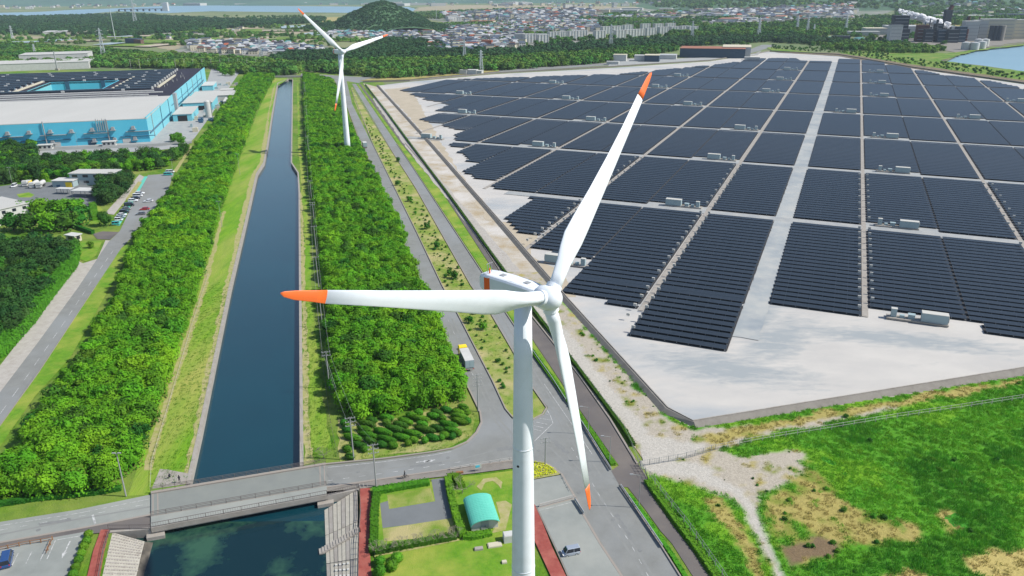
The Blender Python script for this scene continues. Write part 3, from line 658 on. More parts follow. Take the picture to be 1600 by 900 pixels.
# drainage steps across it and rows of pale blocks
b = MB(); st0, st1 = at(559, 830), at(503, 862, WL)
for i in range(14):
    q = st0.lerp(st1, i/13); b.box((q.x, q.y, q.z-0.3), (1.0, 1.5, 0.55), 0.3)
o = b.build('stair', M['concrete']); o.parent = rev; o.location = -rev_loc
blk = MB(); blk.box((0, 0, 0), (0.35, 0.35, 0.22)); blk = blk.mesh('block', M['wall_white'])
for k in (2, 3, 4, 5):
    for j in range(13):
        p = pt((k+0.55)/NS, 0.42+j*0.032); o = inst('block', blk, rev, (p.x-rev_loc.x, p.y-rev_loc.y, -0.03-1.6*k/NS-0.08), 0.1)
# left: sloped stone pitching
pit = thing('stone_pitching', at(190, 870), 'pale stone pitched slope beside the red brick promenade at the left end of the bridge', 'revetment')
pl = pit.location.copy()
b = MB(); A = [at(*p) for p in ((176, 832), (166, 865), (159, 905), (136, 1010))]; B = [at(p[0], p[1], -0.9) for p in ((226, 846), (220, 870), (212, 905), (196, 1010))]; D = [at(p[0], p[1], -1.9) for p in ((246, 848), (240, 870), (229, 905), (212, 1010))]
for i in range(3):
    b.quad(A[i], A[i+1], B[i+1], B[i])
o = b.build('slope', M['stone_pale']); o.parent = pit; o.location = -pl
b = MB()
for i in range(3): b.quad(B[i]+Vector((0, 0, -0.1)), B[i+1]+Vector((0, 0, -0.1)), D[i+1], D[i])
o = b.build('lower_slope', M['riprap']); o.parent = pit; o.location = -pl
stn = MB(); stn.box((0, 0, 0), (0.5, 0.4, 0.1), top=(0.7, 0.7)); stn = stn.mesh('stone', M['concrete'])
for i in range(14):
    for j in range(12):
        t = (i+0.5)/14*1.99; k = int(t); a = A[k].lerp(A[k+1], t-k); c = B[k].lerp(B[k+1], t-k); q = a.lerp(c, (j+0.5+0.5*(i % 2))/12.6)
        inst('stone', stn, pit, (q.x-pl.x, q.y-pl.y, q.z-0.03), random.uniform(-0.3, 0.3), (random.uniform(0.8, 1.2),)*3)

# ------------------------------------------------------------------ bridge
DZ = 0.30
def bridge():
    A0, A1 = at(236, 770, DZ), at(509, 725, DZ)         # far edge
    B0, B1 = at(236, 826, DZ), at(511, 774, DZ)         # near edge (outside of footway)
    c = (A0+A1+B0+B1)/4; t = thing('road_bridge', (c.x, c.y, 0), 'grey concrete road bridge with metal railings carrying the road over the canal', 'bridge')
    L = Vector((c.x, c.y, 0))
    def W(p, z): return (p.x-L.x, p.y-L.y, z)
    ax = (A1-A0).normalized(); out = (B0-A0).normalized()
    b = MB(); b.rings([[W(A0, DZ-1.1), W(A1, DZ-1.1), W(B1, DZ-1.1), W(B0, DZ-1.1)], [W(A0, DZ), W(A1, DZ), W(B1, DZ), W(B0, DZ)]]); b.build('deck', M['concrete'], t)
    k0, k1 = A0.lerp(B0, 0.05), A1.lerp(B1, 0.05); f0, f1 = A0.lerp(B0, 0.70), A1.lerp(B1, 0.73)
    b = MB(); b.rings([[W(p, DZ-0.1) for p in (k0, k1, f1, f0)], [W(p, DZ+0.03) for p in (k0, k1, f1, f0)]]); b.build('carriageway', M['deck'], t)
    b = MB(); b.rings([[W(p, DZ-0.1) for p in (f0, f1, B1, B0)], [W(p, DZ+0.18) for p in (f0, f1, B1, B0)]]); b.build('footway', M['asphalt_old'], t)
    b = MB(); e = out*0.25
    b.rings([[W(p, DZ) for p in (f0-e, f1-e, f1, f0)], [W(p, DZ+0.24) for p in (f0-e, f1-e, f1, f0)]]); b.build('kerb_beam', M['kerb'], t)
    b = MB(); b.rings([[W(p, DZ) for p in (A0-e, A1-e, k1, k0)], [W(p, DZ+0.3) for p in (A0-e, A1-e, k1, k0)]]); b.build('kerb_beam', M['kerb'], t)
    b = MB(); b.rings([[W(p, DZ-0.75) for p in (B0, B1, B1+e, B0+e)], [W(p, DZ+0.32) for p in (B0, B1, B1+e, B0+e)]]); b.build('fascia', M['concrete'], t)
    for s, (a, d) in enumerate(((A0, B0), (A1, B1))):
        for q in (0.0, 1.0):
            o = ax*(0.35+q*0.9)*(1 if s == 0 else -1); b = MB(); w_ = ax*0.13
            p = [a+o-w_, a+o+w_, d+o+w_, d+o-w_]
            b.rings([[W(x, DZ) for x in p], [W(x, DZ+0.045) for x in p]] if q == 0 or True else []); b.build('expansion_joint', M['kerb'], t)
    # girders, piers
    for f in (0.15, 0.38, 0.62, 0.85):
        p = A0.lerp(B0, f); q = A1.lerp(B1, f); b = MB(); e2 = out*0.4
        b.rings([[W(x, DZ-2.0) for x in (p-e2, q-e2, q+e2, p+e2)], [W(x, DZ-1.1) for x in (p-e2, q-e2, q+e2, p+e2)]]); b.build('girder', M['concrete_dark'], t)
    for p, q, s in ((A0, B0, 1), (A1, B1, -1)):
        b = MB(); i0 = ax*s*-1.0; i1 = ax*s*2.2; pp = [p+i0, q+i0+out*1.2, q+i1+out*1.2, p+i1]
        b.rings([[W(x, -4) for x in pp], [W(x, -0.85) for x in pp]]); b.build('abutment', M['concrete'], t)
    # wing walls towards the promenades
    for pts in (((236, 827), (172, 832)), ((511, 775), (561, 765))):
        b = wall_mb(P(*pts), -0.3, 0.3, -3.0, 0.25); o = b.build('wing_wall', M['concrete'], t); o.location = -L
    # railings
    rail = MB(); rail.tube((0, 0, 0), (0, 0, 1.0), 0.05, n=6); post_me = rail.mesh('post', M['rail'])
    def railing(pa, pb, z0, pan, post_step, name='railing'):
        a = Vector((pa.x-L.x, pa.y-L.y, z0)); d = Vector((pb.x-L.x, pb.y-L.y, z0)); n = max(1, int((d-a).length/post_step))
        b = MB()
        for h in ((0.35, 0.7, 1.0) if not pan else (0.15, 1.0)): b.tube(a+Vector((0, 0, h)), d+Vector((0, 0, h)), 0.05, n=4)
        if pan:
            k = int((d-a).length/0.45)
            for i in range(k+1):
                p = a.lerp(d, i/k); b.tube(p+Vector((0, 0, 0.15)), p+Vector((0, 0, 1.0)), 0.02, n=3, cap=False)
        b.build(name, M['rail'], t)
        for i in range(n+1): p = a.lerp(d, i/n); inst('post', post_me, t, p)
    railing(B0+out*0.1, B1+out*0.1, DZ+0.32, True, 3.2)
    railing(at(170, 829), B0+out*0.1, 0.3, True, 3.2); railing(B1+out*0.1, at(561, 764), 0.3, True, 3.2)
    railing(A0-out*0.1, A1-out*0.1, DZ+0.3, False, 2.2)
    railing(f0-out*0.1, f1-out*0.1, DZ+0.24, False, 2.6, 'guard_rail')
bridge()

# ------------------------------------------------------------------ wind turbines
def airfoil(c, th, n=10):
    """closed section, x chordwise (leading edge at -0.3c), y thickness"""
    out = []
    for i in range(n):
        t = 2*math.pi*i/n; x = math.cos(t); y = math.sin(t)
        out.append((0.2*c+0.5*c*x, 0.5*th*y*(1-0.55*max(0, x))))
    return out
def blade_rings(r0, r1):
    st = [(0.0, 1.75, 1.75, 0), (0.05, 1.75, 1.7, 14), (0.10, 2.0, 1.5, 15), (0.15, 2.6, 1.15, 15), (0.20, 3.05, 0.9, 14), (0.27, 2.95, 0.75, 11), (0.4, 2.45, 0.5, 8), (0.55, 2.0, 0.36, 5), (0.7, 1.6, 0.26, 3), (0.868, 1.28, 0.2, 2), (0.9, 1.1, 0.15, 1), (0.96, 0.85, 0.11, 1), (0.99, 0.5, 0.07, 1), (1.0, 0.12, 0.04, 1)]
    rr = []
    def interp(f):
        for a, b in zip(st, st[1:]):
            if a[0] <= f <= b[0]:
                t = (f-a[0])/(b[0]-a[0]); return [a[i]+(b[i]-a[i])*t for i in range(1, 4)]
    fs = sorted({r0, r1} | {s[0] for s in st if r0 < s[0] < r1})
    return [(f, *interp(f)) for f in fs]
def blade_mesh(name, f0, f1, m, L=35.0, hub=1.4, bend=-1.4):
    # local axes: z = span, x = towards trailing edge, y = upwind(+)
    b = MB(); rings = []
    for f, c, th, tw in blade_rings(f0, f1):
        z = hub+(L-hub)*f; circ = max(0, 1-f/0.12); ring = []
        for x, y in airfoil(c, th, 20):
            if circ > 0: x = x-0.2*c*circ
            t = R(tw+4); xx = x*math.cos(t)+y*math.sin(t); yy = -x*math.sin(t)+y*math.cos(t)
            ring.append((xx, yy+bend*f*f, z))
        rings.append(ring)
    b.rings(rings); me = b.mesh(name, m); me.polygons.foreach_set('use_smooth', [True]*len(me.polygons)); return me
blade_me = blade_mesh('blade', 0, 0.868, M['white_paint']); tip_me = blade_mesh('tip', 0.868, 1.0, M['orange_paint'])
def turbine(hub, yaw, theta, label, base_r=1.9, tower_label=None):
    yaw = R(yaw); ti = R(5)
    a = Vector((math.sin(yaw)*math.cos(ti), math.cos(yaw)*math.cos(ti), math.sin(ti)))
    s = Vector((math.cos(yaw), -math.sin(yaw), 0)); u = s.cross(a)
    if u.z < 0: u = -u
    ah = Vector((math.sin(yaw), math.cos(yaw), 0))
    base = Vector((hub.x, hub.y, 0))-ah*4.0
    t = thing('wind_turbine', base, label, 'wind turbine')
    b = MB(); ztop = hub.z-1.7; n = 40; rings = []
    for k in range(9):
        f = k/8; r = base_r*(1-f)+1.08*f; rings.append([(r*math.cos(2*math.pi*i/n), r*math.sin(2*math.pi*i/n), ztop*f) for i in range(n)])
    b.rings(rings); b.build('tower', M['white_paint'], t, smooth=True)
    b = MB(); b.tube((0, 0, 0), (0, 0, 0.4), 4.2, n=24); b.build('foundation', M['concrete'], t)
    for f in (0.33, 0.66):
        r = (base_r*(1-f)+1.08*f)+0.03; b = MB(); b.tube((0, 0, ztop*f-0.08), (0, 0, ztop*f+0.08), r, n=40); b.build('flange', M['white_paint'], t, smooth=True)
    def loc(axd, sd_, ud): # nacelle frame: along ah, along s, up; relative to tower axis at hub height
        q = ah*axd+s*sd_+Vector((0, 0, 1))*ud; return (q.x, q.y, hub.z+q.z)
    # nacelle: chamfered housing, tapering to the hub
    rings = []
    for x, hw, zb, zt, ch in ((-6.5, 0.8, -0.8, 0.45, 0.45), (-6.3, 1.05, -1.1, 0.8, 0.5), (-6.0, 1.18, -1.3, 1.0, 0.5), (-4.6, 1.3, -1.45, 1.12, 0.5), (-1.5, 1.35, -1.55, 1.15, 0.5), (0.9, 1.3, -1.5, 1.1, 0.5), (1.9, 1.2, -1.35, 1.0, 0.45), (2.5, 1.1, -1.15, 0.95, 0.45)):
        c = ch
        pr = [(-hw, zb+c), (-hw+c*0.8, zb), (hw-c*0.8, zb), (hw, zb+c), (hw, zt-c*0.6), (hw-c*0.35, zt-c*0.15), (hw-c*0.7, zt), (-hw+c*0.7, zt), (-hw+c*0.35, zt-c*0.15), (-hw, zt-c*0.6)]
        rings.append([loc(x, p[0], p[1]) for p in pr])
    b = MB(); b.rings(rings); nac = b.build('nacelle', M['white_paint'], t)
    rr = []
    for x in (-5.35, -4.35):
        f = (x+6.0)/1.4; hw = 1.18+0.12*f+0.02; zb, zt, c = -1.3-0.15*f-0.02, 1.0+0.12*f-0.02, 0.5
        rr.append([loc(x, p[0], p[1]) for p in [(-hw, zb+c), (-hw+c*0.8, zb), (hw-c*0.8, zb), (hw, zb+c), (hw, zt-c*0.75), (hw-0.05, zt-c*0.5), (-hw+0.05, zt-c*0.5), (-hw, zt-c*0.75)]])
    b = MB(); b.rings(rr); b.build('warning_band', M['orange_band'], nac)
    for x in (-3.2, 0.7):
        zt = 1.15 if x < 0 else 1.13
        b = MB(); p = [loc(x-0.35, -0.35, zt), loc(x+0.35, -0.35, zt-0.02), loc(x+0.35, 0.35, zt-0.02), loc(x-0.35, 0.35, zt)]
        b.rings([p, [(q[0], q[1], q[2]+0.06) for q in p]]); b.build('hatch', M['grey_trim'], nac)
    b = MB()
    for sd_ in (-0.98, 0.98):
        b.tube(loc(-5.8, sd_, 1.02), loc(-1.2, sd_, 1.14), 0.025, n=4); b.tube(loc(-1.2, sd_, 1.14), loc(1.9, sd_*0.8, 1.0), 0.025, n=4)
    b.tube(loc(1.9, -0.8, 1.0), loc(1.9, 0.8, 1.0), 0.025, n=4)
    b.build('roof_seam', M['grey_trim'], nac)
    b = MB()
    for sd_ in (-0.35, 0.05, 0.4): b.tube(loc(-5.5, sd_, 1.0), loc(-5.5, sd_, 2.3), 0.04, n=5)
    b.tube(loc(-5.5, -0.6, 2.2), loc(-5.5, 0.6, 2.2), 0.03, n=5)
    b.build('wind_mast', M['grey_trim'], nac)
    b = MB(); p0 = loc(-5.1, 0.45, 1.05); b.tube(p0, (p0[0], p0[1], p0[2]+0.7), 0.10, n=6); b.build('warning_light', M['orange_paint'], nac)
    # hub with spinner
    hb = Vector(hub)-base
    rings = []
    for k, (x, r) in enumerate([(-1.7, 1.0), (-1.3, 1.35), (-0.5, 1.5), (0.4, 1.48), (0.95, 1.3), (1.35, 1.02), (1.65, 0.6), (1.78, 0.2)]):
        rings.append([hb+a*x+(s*math.cos(2*math.pi*i/28)+u*math.sin(2*math.pi*i/28))*r for i in range(28)])
    b = MB(); b.rings(rings); hubo = b.build('hub', M['white_paint'], t, smooth=True)
    for k in range(3):
        th = R(theta+120*k)
        rd = (u*math.cos(th)+s*math.sin(th)); te = (-u*math.sin(th)+s*math.cos(th)); aa = a.copy()
        mtx = Matrix((te, aa, rd)).transposed()
        if mtx.determinant() < 0: pass
        o = bpy.data.objects.new('blade', blade_me); C.objects.link(o); o.parent = t; o.matrix_local = Matrix.Translation(hb) @ mtx.to_4x4()
        p = bpy.data.objects.new('tip', tip_me); C.objects.link(p); p.parent = o
        c = MB(); c.tube((0, 0, 1.2), (0, 0, 1.75), 0.97, n=24); cc = c.build('blade_collar', M['white_paint'], o, smooth=False)
    for zf, an in ((0.62, 200), (0.30, 215)):
        r = base_r*(1-zf)+1.08*zf; b = MB(); c_ = Vector((r*math.cos(R(an+40)), r*math.sin(R(an+40)), ztop*zf)); n_ = Vector((c_.x, c_.y, 0)).normalized(); b.tube(c_-n_*0.05, c_+n_*0.06, 0.17, n=10); b.build('cable_port', M['dark'], t)
    return t
turbine(Vector((4.3, 84.3, 61.8)), 131.9, 72.9, 'large white wind turbine in front with orange blade tips and orange banded nacelle')
hb2 = Vector((-100.2, 479.3, 61.4))
turbine(hb2, 139, 44, 'distant white wind turbine standing among the trees at the far end of the canal road')

# ------------------------------------------------------------------ trees
def crown_mesh(name, r, h, lobes, leaves, leaf, seed, m, flat=1.0, core=True):
    rng = random.Random(seed); b = MB(); L = []
    for i in range(lobes):
        a = rng.uniform(0, 6.283); q = math.sqrt(rng.random())*r*0.68; z = h*(0.42+0.40*rng.random()*(1-0.35*q/r))
        L.append((q*math.cos(a), q*math.sin(a), z, r*rng.uniform(0.34, 0.52)))
    L.append((0, 0, h*0.62, r*0.62))
    if core:
        for x, y, z, q in L[::2]: b.blob((x, y, z-q*0.15), (q*0.72, q*0.72, q*0.62), seed, 0.2, sub=1)
        b.blob((0, 0, h*0.42), (r*0.72, r*0.72, h*0.33), seed+1, 0.2, sub=1)
    per = leaves//len(L)
    for x, y, z, q in L:
        for _ in range(per):
            v = Vector((rng.gauss(0, 1), rng.gauss(0, 1), rng.gauss(0.25, 0.8))).normalized()
            p = Vector((x, y, z))+Vector((v.x, v.y, v.z*0.8))*q*rng.uniform(0.82, 1.12)
            if p.z < h*0.12: continue
            nrm = (v+Vector((rng.uniform(-.6, .6), rng.uniform(-.6, .6), rng.uniform(-.2, .9)))).normalized()
            t = nrm.orthogonal().normalized(); t = Matrix.Rotation(rng.uniform(0, 6.28), 3, nrm) @ t; s_ = nrm.cross(t); ll = leaf*rng.uniform(0.6, 1.25)
            b.quad(p-t*ll-s_*ll*0.3, p-t*ll*0.1-s_*ll*0.75, p+t*ll+s_*ll*0.25, p+s_*ll*0.8)
    # low skirt of leaves
    for _ in range(leaves//6):
        a = rng.uniform(0, 6.283); rr = r*rng.uniform(0.75, 1.0); p = Vector((rr*math.cos(a), rr*math.sin(a), h*rng.uniform(0.06, 0.5)))
        nrm = Vector((math.cos(a), math.sin(a), rng.uniform(-.2, 1))).normalized(); t = nrm.orthogonal().normalized(); s_ = nrm.cross(t); ll = leaf*rng.uniform(0.6, 1.2)
        b.quad(p-t*ll, p-s_*ll*0.8, p+t*ll, p+s_*ll*0.8)
    return b.mesh(name, m)
def trunk_mesh(name, h, r, seed, m=None):
    rng = random.Random(seed); b = MB(); b.tube((0, 0, -0.2), (0, 0, h*0.6), r, r*0.55, n=7)
    for k in range(5):
        a = k*1.3+rng.random(); e = Vector((math.cos(a), math.sin(a), 0.9))*h*0.28; b.tube((0, 0, h*(0.35+0.05*k)), Vector((0, 0, h*(0.35+0.05*k)))+e, r*0.45, r*0.15, n=5)
    return b.mesh(name, m or M['bark'])
KIND = {}
def kind(key, n, r, h, lobes, leaves, leaf, mname, seed):
    crowns = [crown_mesh('crown', r*random.uniform(0.9, 1.1), h, lobes, leaves, leaf, seed+i, M[mname]) for i in range(n)]
    KIND[key] = (crowns, trunk_mesh('trunk', h, 0.02*h+0.04, seed), [proto(key+'_source', c) for c in crowns])
kind('broadleaf', 8, 2.8, 6.3, 11, 900, 0.29, 'leaf', 100)
kind('dark', 5, 3.1, 7.2, 9, 560, 0.36, 'leaf_dark', 200)
kind('pine', 4, 3.0, 8.0, 9, 620, 0.32, 'leaf_pine', 300)
kind('bright', 4, 2.8, 5.6, 8, 520, 0.34, 'leaf_bright', 400)
kind('far', 5, 5.5, 9.5, 8, 170, 1.15, 'leaf_far', 500)
kind('fardark', 4, 5.5, 9.0, 8, 170, 1.15, 'leaf_fardark', 520)
kind('bush', 4, 1.0, 1.3, 6, 160, 0.17, 'leaf_dark', 600)
kind('bushlight', 4, 1.0, 1.1, 6, 160, 0.16, 'leaf_hedge', 620)
def plant_tree(key, x, y, label, cat='tree', name='broadleaf_tree', group=None, s=1.0, zs=None, z=0.0, trunk=True):
    crowns, tm, _ = KIND[key]
    t = thing(name, (x, y, z), label, cat, random.uniform(0, 6.28), group); t.scale = (s, s, zs or s)
    inst('crown', random.choice(crowns), t)
    if trunk: inst('trunk', tm, t)
    return t
def forest(poly, spacing, key, label, group, name, nind, stuffname, stufflabel, smin=0.85, smax=1.2, z=0.0, mix=None, jit=0.42, rng=None):
    pts = jgrid(poly, spacing, jit, rng or random)
    pts.sort(key=lambda p: p[0]**2+p[1]**2)
    def where(x, y):
        xs_ = []
        for a, b_ in zip(poly, poly[1:]+poly[:1]):
            if (a[1] > y) != (b_[1] > y): xs_.append(a[0]+(b_[0]-a[0])*(y-a[1])/(b_[1]-a[1]))
        if len(xs_) < 2: return ''
        f = (x-min(xs_))/(max(xs_)-min(xs_)+1e-6); side_ = 'left edge' if f < 0.25 else ('right edge' if f > 0.75 else 'middle')
        d_ = (x*x+y*y)**0.5; r_ = (pts[0][0]**2+pts[0][1]**2)**0.5, (pts[min(nind, len(pts))-1][0]**2+pts[min(nind, len(pts))-1][1]**2)**0.5
        k = (d_-r_[0])/(r_[1]-r_[0]+1e-6); return ', %s, %s' % (side_, 'nearest part' if k < 0.34 else ('a little farther' if k < 0.67 else 'farther back'))
    for x, y in pts[:nind]:
        k = random.choice(mix) if mix else key
        s = random.uniform(smin, smax); plant_tree(k, x, y, label+where(x, y), 'tree', name, group, s, s*random.uniform(0.85, 1.12), z)
    rest = pts[nind:]
    if rest:
        kk = list(dict.fromkeys(mix)) if mix else [key]; prot = [o for k in kk for o in KIND[k][2]]; offs = {}; n = 0
        for k in kk: offs[k] = n; n += len(KIND[k][2])
        out = []
        for x, y in rest:
            k = random.choice(mix) if mix else key; s = random.uniform(smin, smax)
            out.append((x, y, z, s, s*random.uniform(0.85, 1.12), random.uniform(0, 6.28), offs[k]+random.randrange(len(KIND[k][2]))))
        scatter(stuffname, out, prot, stufflabel, 'trees')
H7 = 6.5
right_forest = P((537, 648), (560, 655), (640, 645), (728, 627), (708, 577), (688, 530), (674, 489), (651, 447), (629, 380), (604, 320), (589, 285), (571, 257), (560, 232), (540, 190), (518, 128), (517, 119, H7), (475, 110, H7), (476, 150, H7), (480, 225, H7), (497, 325, H7), (508, 447, H7), (517, 520, H7), (527, 590, H7))
left_forest = P((-60, 805), (0, 782), (60, 778), (150, 772), (192, 764), (232, 675), (273, 550), (308, 450), (325, 387), (345, 320), (380, 228), (398, 175), (428, 122), (415, 112, H7), (385, 112, H7), (372, 130, H7), (345, 168, H7), (330, 190, H7), (308, 218, H7), (300, 240, H7), (276, 275, H7), (250, 310, H7), (212, 355, H7), (200, 392, H7), (180, 440, H7), (160, 478, H7), (105, 560, H7), (57, 620, H7), (22, 672, H7), (-60, 770, H7))
forest(right_forest, 2.9, 'broadleaf', 'leafy tree in the belt between canal and road', 'trees of the belt between canal and road', 'broadleaf_tree', 140, 'tree_belt', 'dense green tree belt running away between the canal and the road', smin=0.86, smax=1.06, mix=['broadleaf']*14+['dark'])
forest(left_forest, 2.9, 'broadleaf', 'leafy tree in the belt left of the canal', 'trees of the belt left of the canal', 'broadleaf_tree', 155, 'tree_belt', 'dense green tree belt along the left bank of the canal', smin=0.84, smax=1.1, mix=['broadleaf']*12+['dark']+['bright'])
# lower-left conifer block, clump by the station, others
blk = P((-60, 575), (0, 552), (42, 505), (85, 448), (112, 405), (117, 395), (112, 374, 6), (60, 366, 6), (0, 366, 6), (-60, 366, 6))
forest(blk, 3.9, 'pine', 'dark tree in the block by the side road', 'trees of the block left of the side road', 'pine_tree', 60, 'tree_block', 'dark tree block left of the side road', mix=['pine']*3+['dark'])
for p, key, s, lab, nm in [
    ((22, 360), 'dark', 1.1, 'dark round tree at the left end of the clump before the station yard', 'round_tree'),
    ((48, 362), 'dark', 1.2, 'dark green tree second from the left in the clump before the station yard', 'round_tree'),
    ((76, 362), 'broadleaf', 1.25, 'tall mid green tree in the middle of the clump before the station yard', 'round_tree'),
    ((104, 360), 'dark', 1.25, 'olive green tree right of centre in the clump before the station yard', 'round_tree'),
    ((122, 352), 'dark', 1.2, 'olive green tree at the right end of the clump before the station yard', 'round_tree'),
    ((38, 340), 'broadleaf', 1.2, 'green tree behind the clump nearest the white building', 'round_tree'),
    ((66, 338), 'broadleaf', 1.3, 'highest green tree at the back of the clump before the station yard', 'round_tree'),
    ((96, 336), 'broadleaf', 1.25, 'light green tree at the back of the clump beside the canopy', 'round_tree'),
    ((120, 334), 'broadleaf', 1.1, 'light green tree between the clump and the canopy of the station', 'round_tree'),
    ((165, 353), 'dark', 0.95, 'small round tree on the corner of the car park entrance', 'round_tree'),
    ((120, 388), 'dark', 0.6, 'small dark tree on the entry lawn left of the side road', 'small_tree'),
    ((143, 388), 'bright', 0.5, 'small light green tree on the entry lawn nearest the side road', 'small_tree')]:
    g = at(*p); plant_tree(key, g.x, g.y, lab, 'tree', nm, None, s*(1.55 if nm == 'round_tree' and p[0] < 130 else 1.0), s*1.15)
forest(P((150, 323), (185, 318), (205, 290), (207, 280), (200, 262, 6), (165, 262, 6), (150, 290, 6)), 4.0, 'pine', 'dark pine beside the station', 'pines beside the station', 'pine_tree', 40, 'pines', 'pines', mix=['pine'])
forest(P((-60, 292), (0, 290), (100, 280), (170, 272), (240, 266), (266, 262), (290, 238), (298, 225, 6), (262, 232, 6), (215, 235, 6), (150, 236, 6), (90, 240, 6), (60, 243, 6), (50, 220, 6), (0, 220, 6), (-60, 225, 6)), 4.6, 'pine', 'tree of the dark belt behind the station', 'trees behind the station', 'belt_tree', 110, 'tree_belt', 'dark tree belt between the station and the blue factory', smin=0.9, smax=1.3, mix=['pine', 'pine', 'dark', 'dark', 'broadleaf', 'bright'])
for i, p in enumerate([(285, 226), (272, 222), (279, 219)]):
    g = at(*p); plant_tree('bright', g.x, g.y, ['bright green round tree at the factory corner nearest the tree belt', 'bright green tree left of the round one at the factory corner', 'bright green tree behind the two at the factory corner'][i], 'tree', 'round_tree', None, 1.1)
for i, p in enumerate([(352, 118), (362, 119), (345, 114)]):
    g = at(*p); plant_tree('bright', g.x, g.y, ['bright green tree at the far end of the factory yard', 'bright green tree at the far end of the factory yard beside the belt', 'bright green tree behind the far end of the factory yard'][i], 'tree', 'round_tree', None, 1.7)

# far woods: stuff
def wood(pts, spacing, label, smin=0.8, smax=1.2, key='far', z=0.0, zf=1.0):
    pl_ = jgrid(P(*pts), spacing, 0.45); n = len(KIND[key][2])
    scatter('woodland', [(x, y, z, s, s*zf*random.uniform(0.8, 1.1), random.uniform(0, 6.28), random.randrange(n)) for x, y in pl_ for s in (random.uniform(smin, smax),)], KIND[key][2], label, 'woodland')
wood([(-80, 104), (60, 106), (160, 106), (300, 108), (330, 108), (400, 118), (432, 120), (450, 118), (470, 116), (478, 106), (440, 101), (400, 97), (240, 88), (160, 82), (0, 72), (-80, 72)], 8.0, 'dark woodland belt behind the blue factory')
wood([(480, 112), (560, 119), (600, 124), (680, 119), (760, 112), (920, 101), (940, 99), (980, 92), (1030, 84), (1060, 80), (1050, 74), (1000, 78), (900, 88), (800, 92), (760, 95), (680, 98), (600, 98), (540, 100), (480, 104)], 8.0, 'green woodland belt beyond the far road')
wood([(420, 98), (480, 100), (560, 97), (680, 95), (780, 92), (900, 84), (1000, 77), (1100, 72), (1200, 66), (1300, 72), (1350, 74), (1340, 68), (1250, 60), (1150, 60), (1000, 64), (900, 72), (800, 80), (700, 82), (600, 76), (560, 80), (440, 86)], 10.0, 'dark woodland belt in front of the town', key='fardark')
wood([(560, 90), (640, 88), (700, 80), (690, 70), (640, 62), (600, 64), (580, 74)], 10.0, 'wooded ground below the cone shaped hill', key='fardark')
wood([(-80, 52), (50, 54), (110, 56), (190, 58), (290, 50), (400, 42), (500, 36), (510, 30), (400, 34), (300, 30), (200, 24), (60, 28), (-80, 30)], 14, 'hazy woodland on the far left beyond the factory', 1.0, 1.6, key='fardark')
wood([(1280, 76), (1400, 84), (1460, 84), (1480, 78), (1400, 70), (1330, 68)], 10, 'green wood in front of the chemical works', 0.7, 1.1)
wood([(1040, 58), (1200, 60), (1330, 54), (1400, 44), (1390, 36), (1280, 34), (1200, 40), (1100, 44), (940, 44), (930, 38), (1050, 28), (1160, 30), (1080, 40)], 16, 'wood between the apartment blocks and the chemical works', 1.0, 1.5)
wood([(1400, 38), (1500, 40), (1600, 44), (1700, 40), (1700, 12), (1500, 8), (1400, 16)], 20, 'wooded slopes above the chemical works', 1.2, 2.0)
wood([(1205, 77), (1310, 83), (1425, 102), (1520, 114), (1600, 126), (1640, 124), (1530, 106), (1470, 98), (1400, 90), (1380, 82), (1300, 76), (1205, 71)], 9, 'loose scrub on the strip between the solar field and the water', 0.12, 0.42)
wood([(560, 121), (620, 121), (700, 116), (780, 109), (860, 104), (860, 100), (700, 108), (600, 114)], 5, 'light scrub along the far road', 0.25, 0.5)
wood([(660, 46), (760, 44), (840, 52), (860, 48), (780, 36), (700, 38)], 18, 'trees among the houses of the town', 0.8, 1.2)
wood([(640, 30), (760, 30), (850, 22), (900, 18), (850, 14), (720, 18), (650, 22)], 22, 'line of trees across the middle of the distant town', 1.0, 1.4)
wood([(900, 34), (980, 36), (1000, 30), (1100, 28), (1150, 22), (1060, 20), (960, 24)], 22, 'dark grove among the distant industrial sheds', 1.2, 1.8)
wood([(520, 36), (640, 34), (660, 28), (540, 28)], 22, 'trees around the foot of the cone shaped hill', 1.0, 1.4)

# ------------------------------------------------------------------ solar array
PITCHR = 4.2
def row_mesh(L, name='panel_deck'):
    # local x along the row, y away from the camera (up the slope)
    b = MB(); h0, h1 = 0.58, 0.80; d = 2.4
    b.quad((-L/2, -d/2, h0), (L/2, -d/2, h0), (L/2, d/2, h1), (-L/2, d/2, h1))
    b.quad((-L/2, -d/2, h0-0.08), (-L/2, d/2, h1-0.08), (L/2, d/2, h1-0.08), (L/2, -d/2, h0-0.08), 1)
    for y, h in ((-d/2, h0), (d/2, h1)):
        b.quad((-L/2, y, h-0.08), (L/2, y, h-0.08), (L/2, y, h), (-L/2, y, h), 1)
    b.quad((-L/2, -d/2, h0-0.08), (-L/2, d/2, h1-0.08), (-L/2, d/2, h1), (-L/2, -d/2, h0)); b.quad((L/2, -d/2, h0-0.08), (L/2, d/2, h1-0.08), (L/2, d/2, h1), (L/2, -d/2, h0))
    return b
def frame_mesh(L):
    b = MB(); n = max(2, int(L/3.4))
    for i in range(n+1):
        x = -L/2+0.3+(L-0.6)*i/n
        b.box((x, -1.0, -0.05), (0.10, 0.10, 0.55)); b.box((x, 1.0, -0.05), (0.10, 0.10, 0.76))
    b.box((0, -1.0, 0.46), (L, 0.08, 0.08)); b.box((0, 1.0, 0.64), (L, 0.08, 0.08))
    return b
_rows = {}
def row_me(L):
    k = round(L, 1)
    if k not in _rows: _rows[k] = (row_mesh(k).mesh('panel_deck', [M['solar'], M['dark']]), frame_mesh(k).mesh('support_frame', M['steel']))
    return _rows[k]
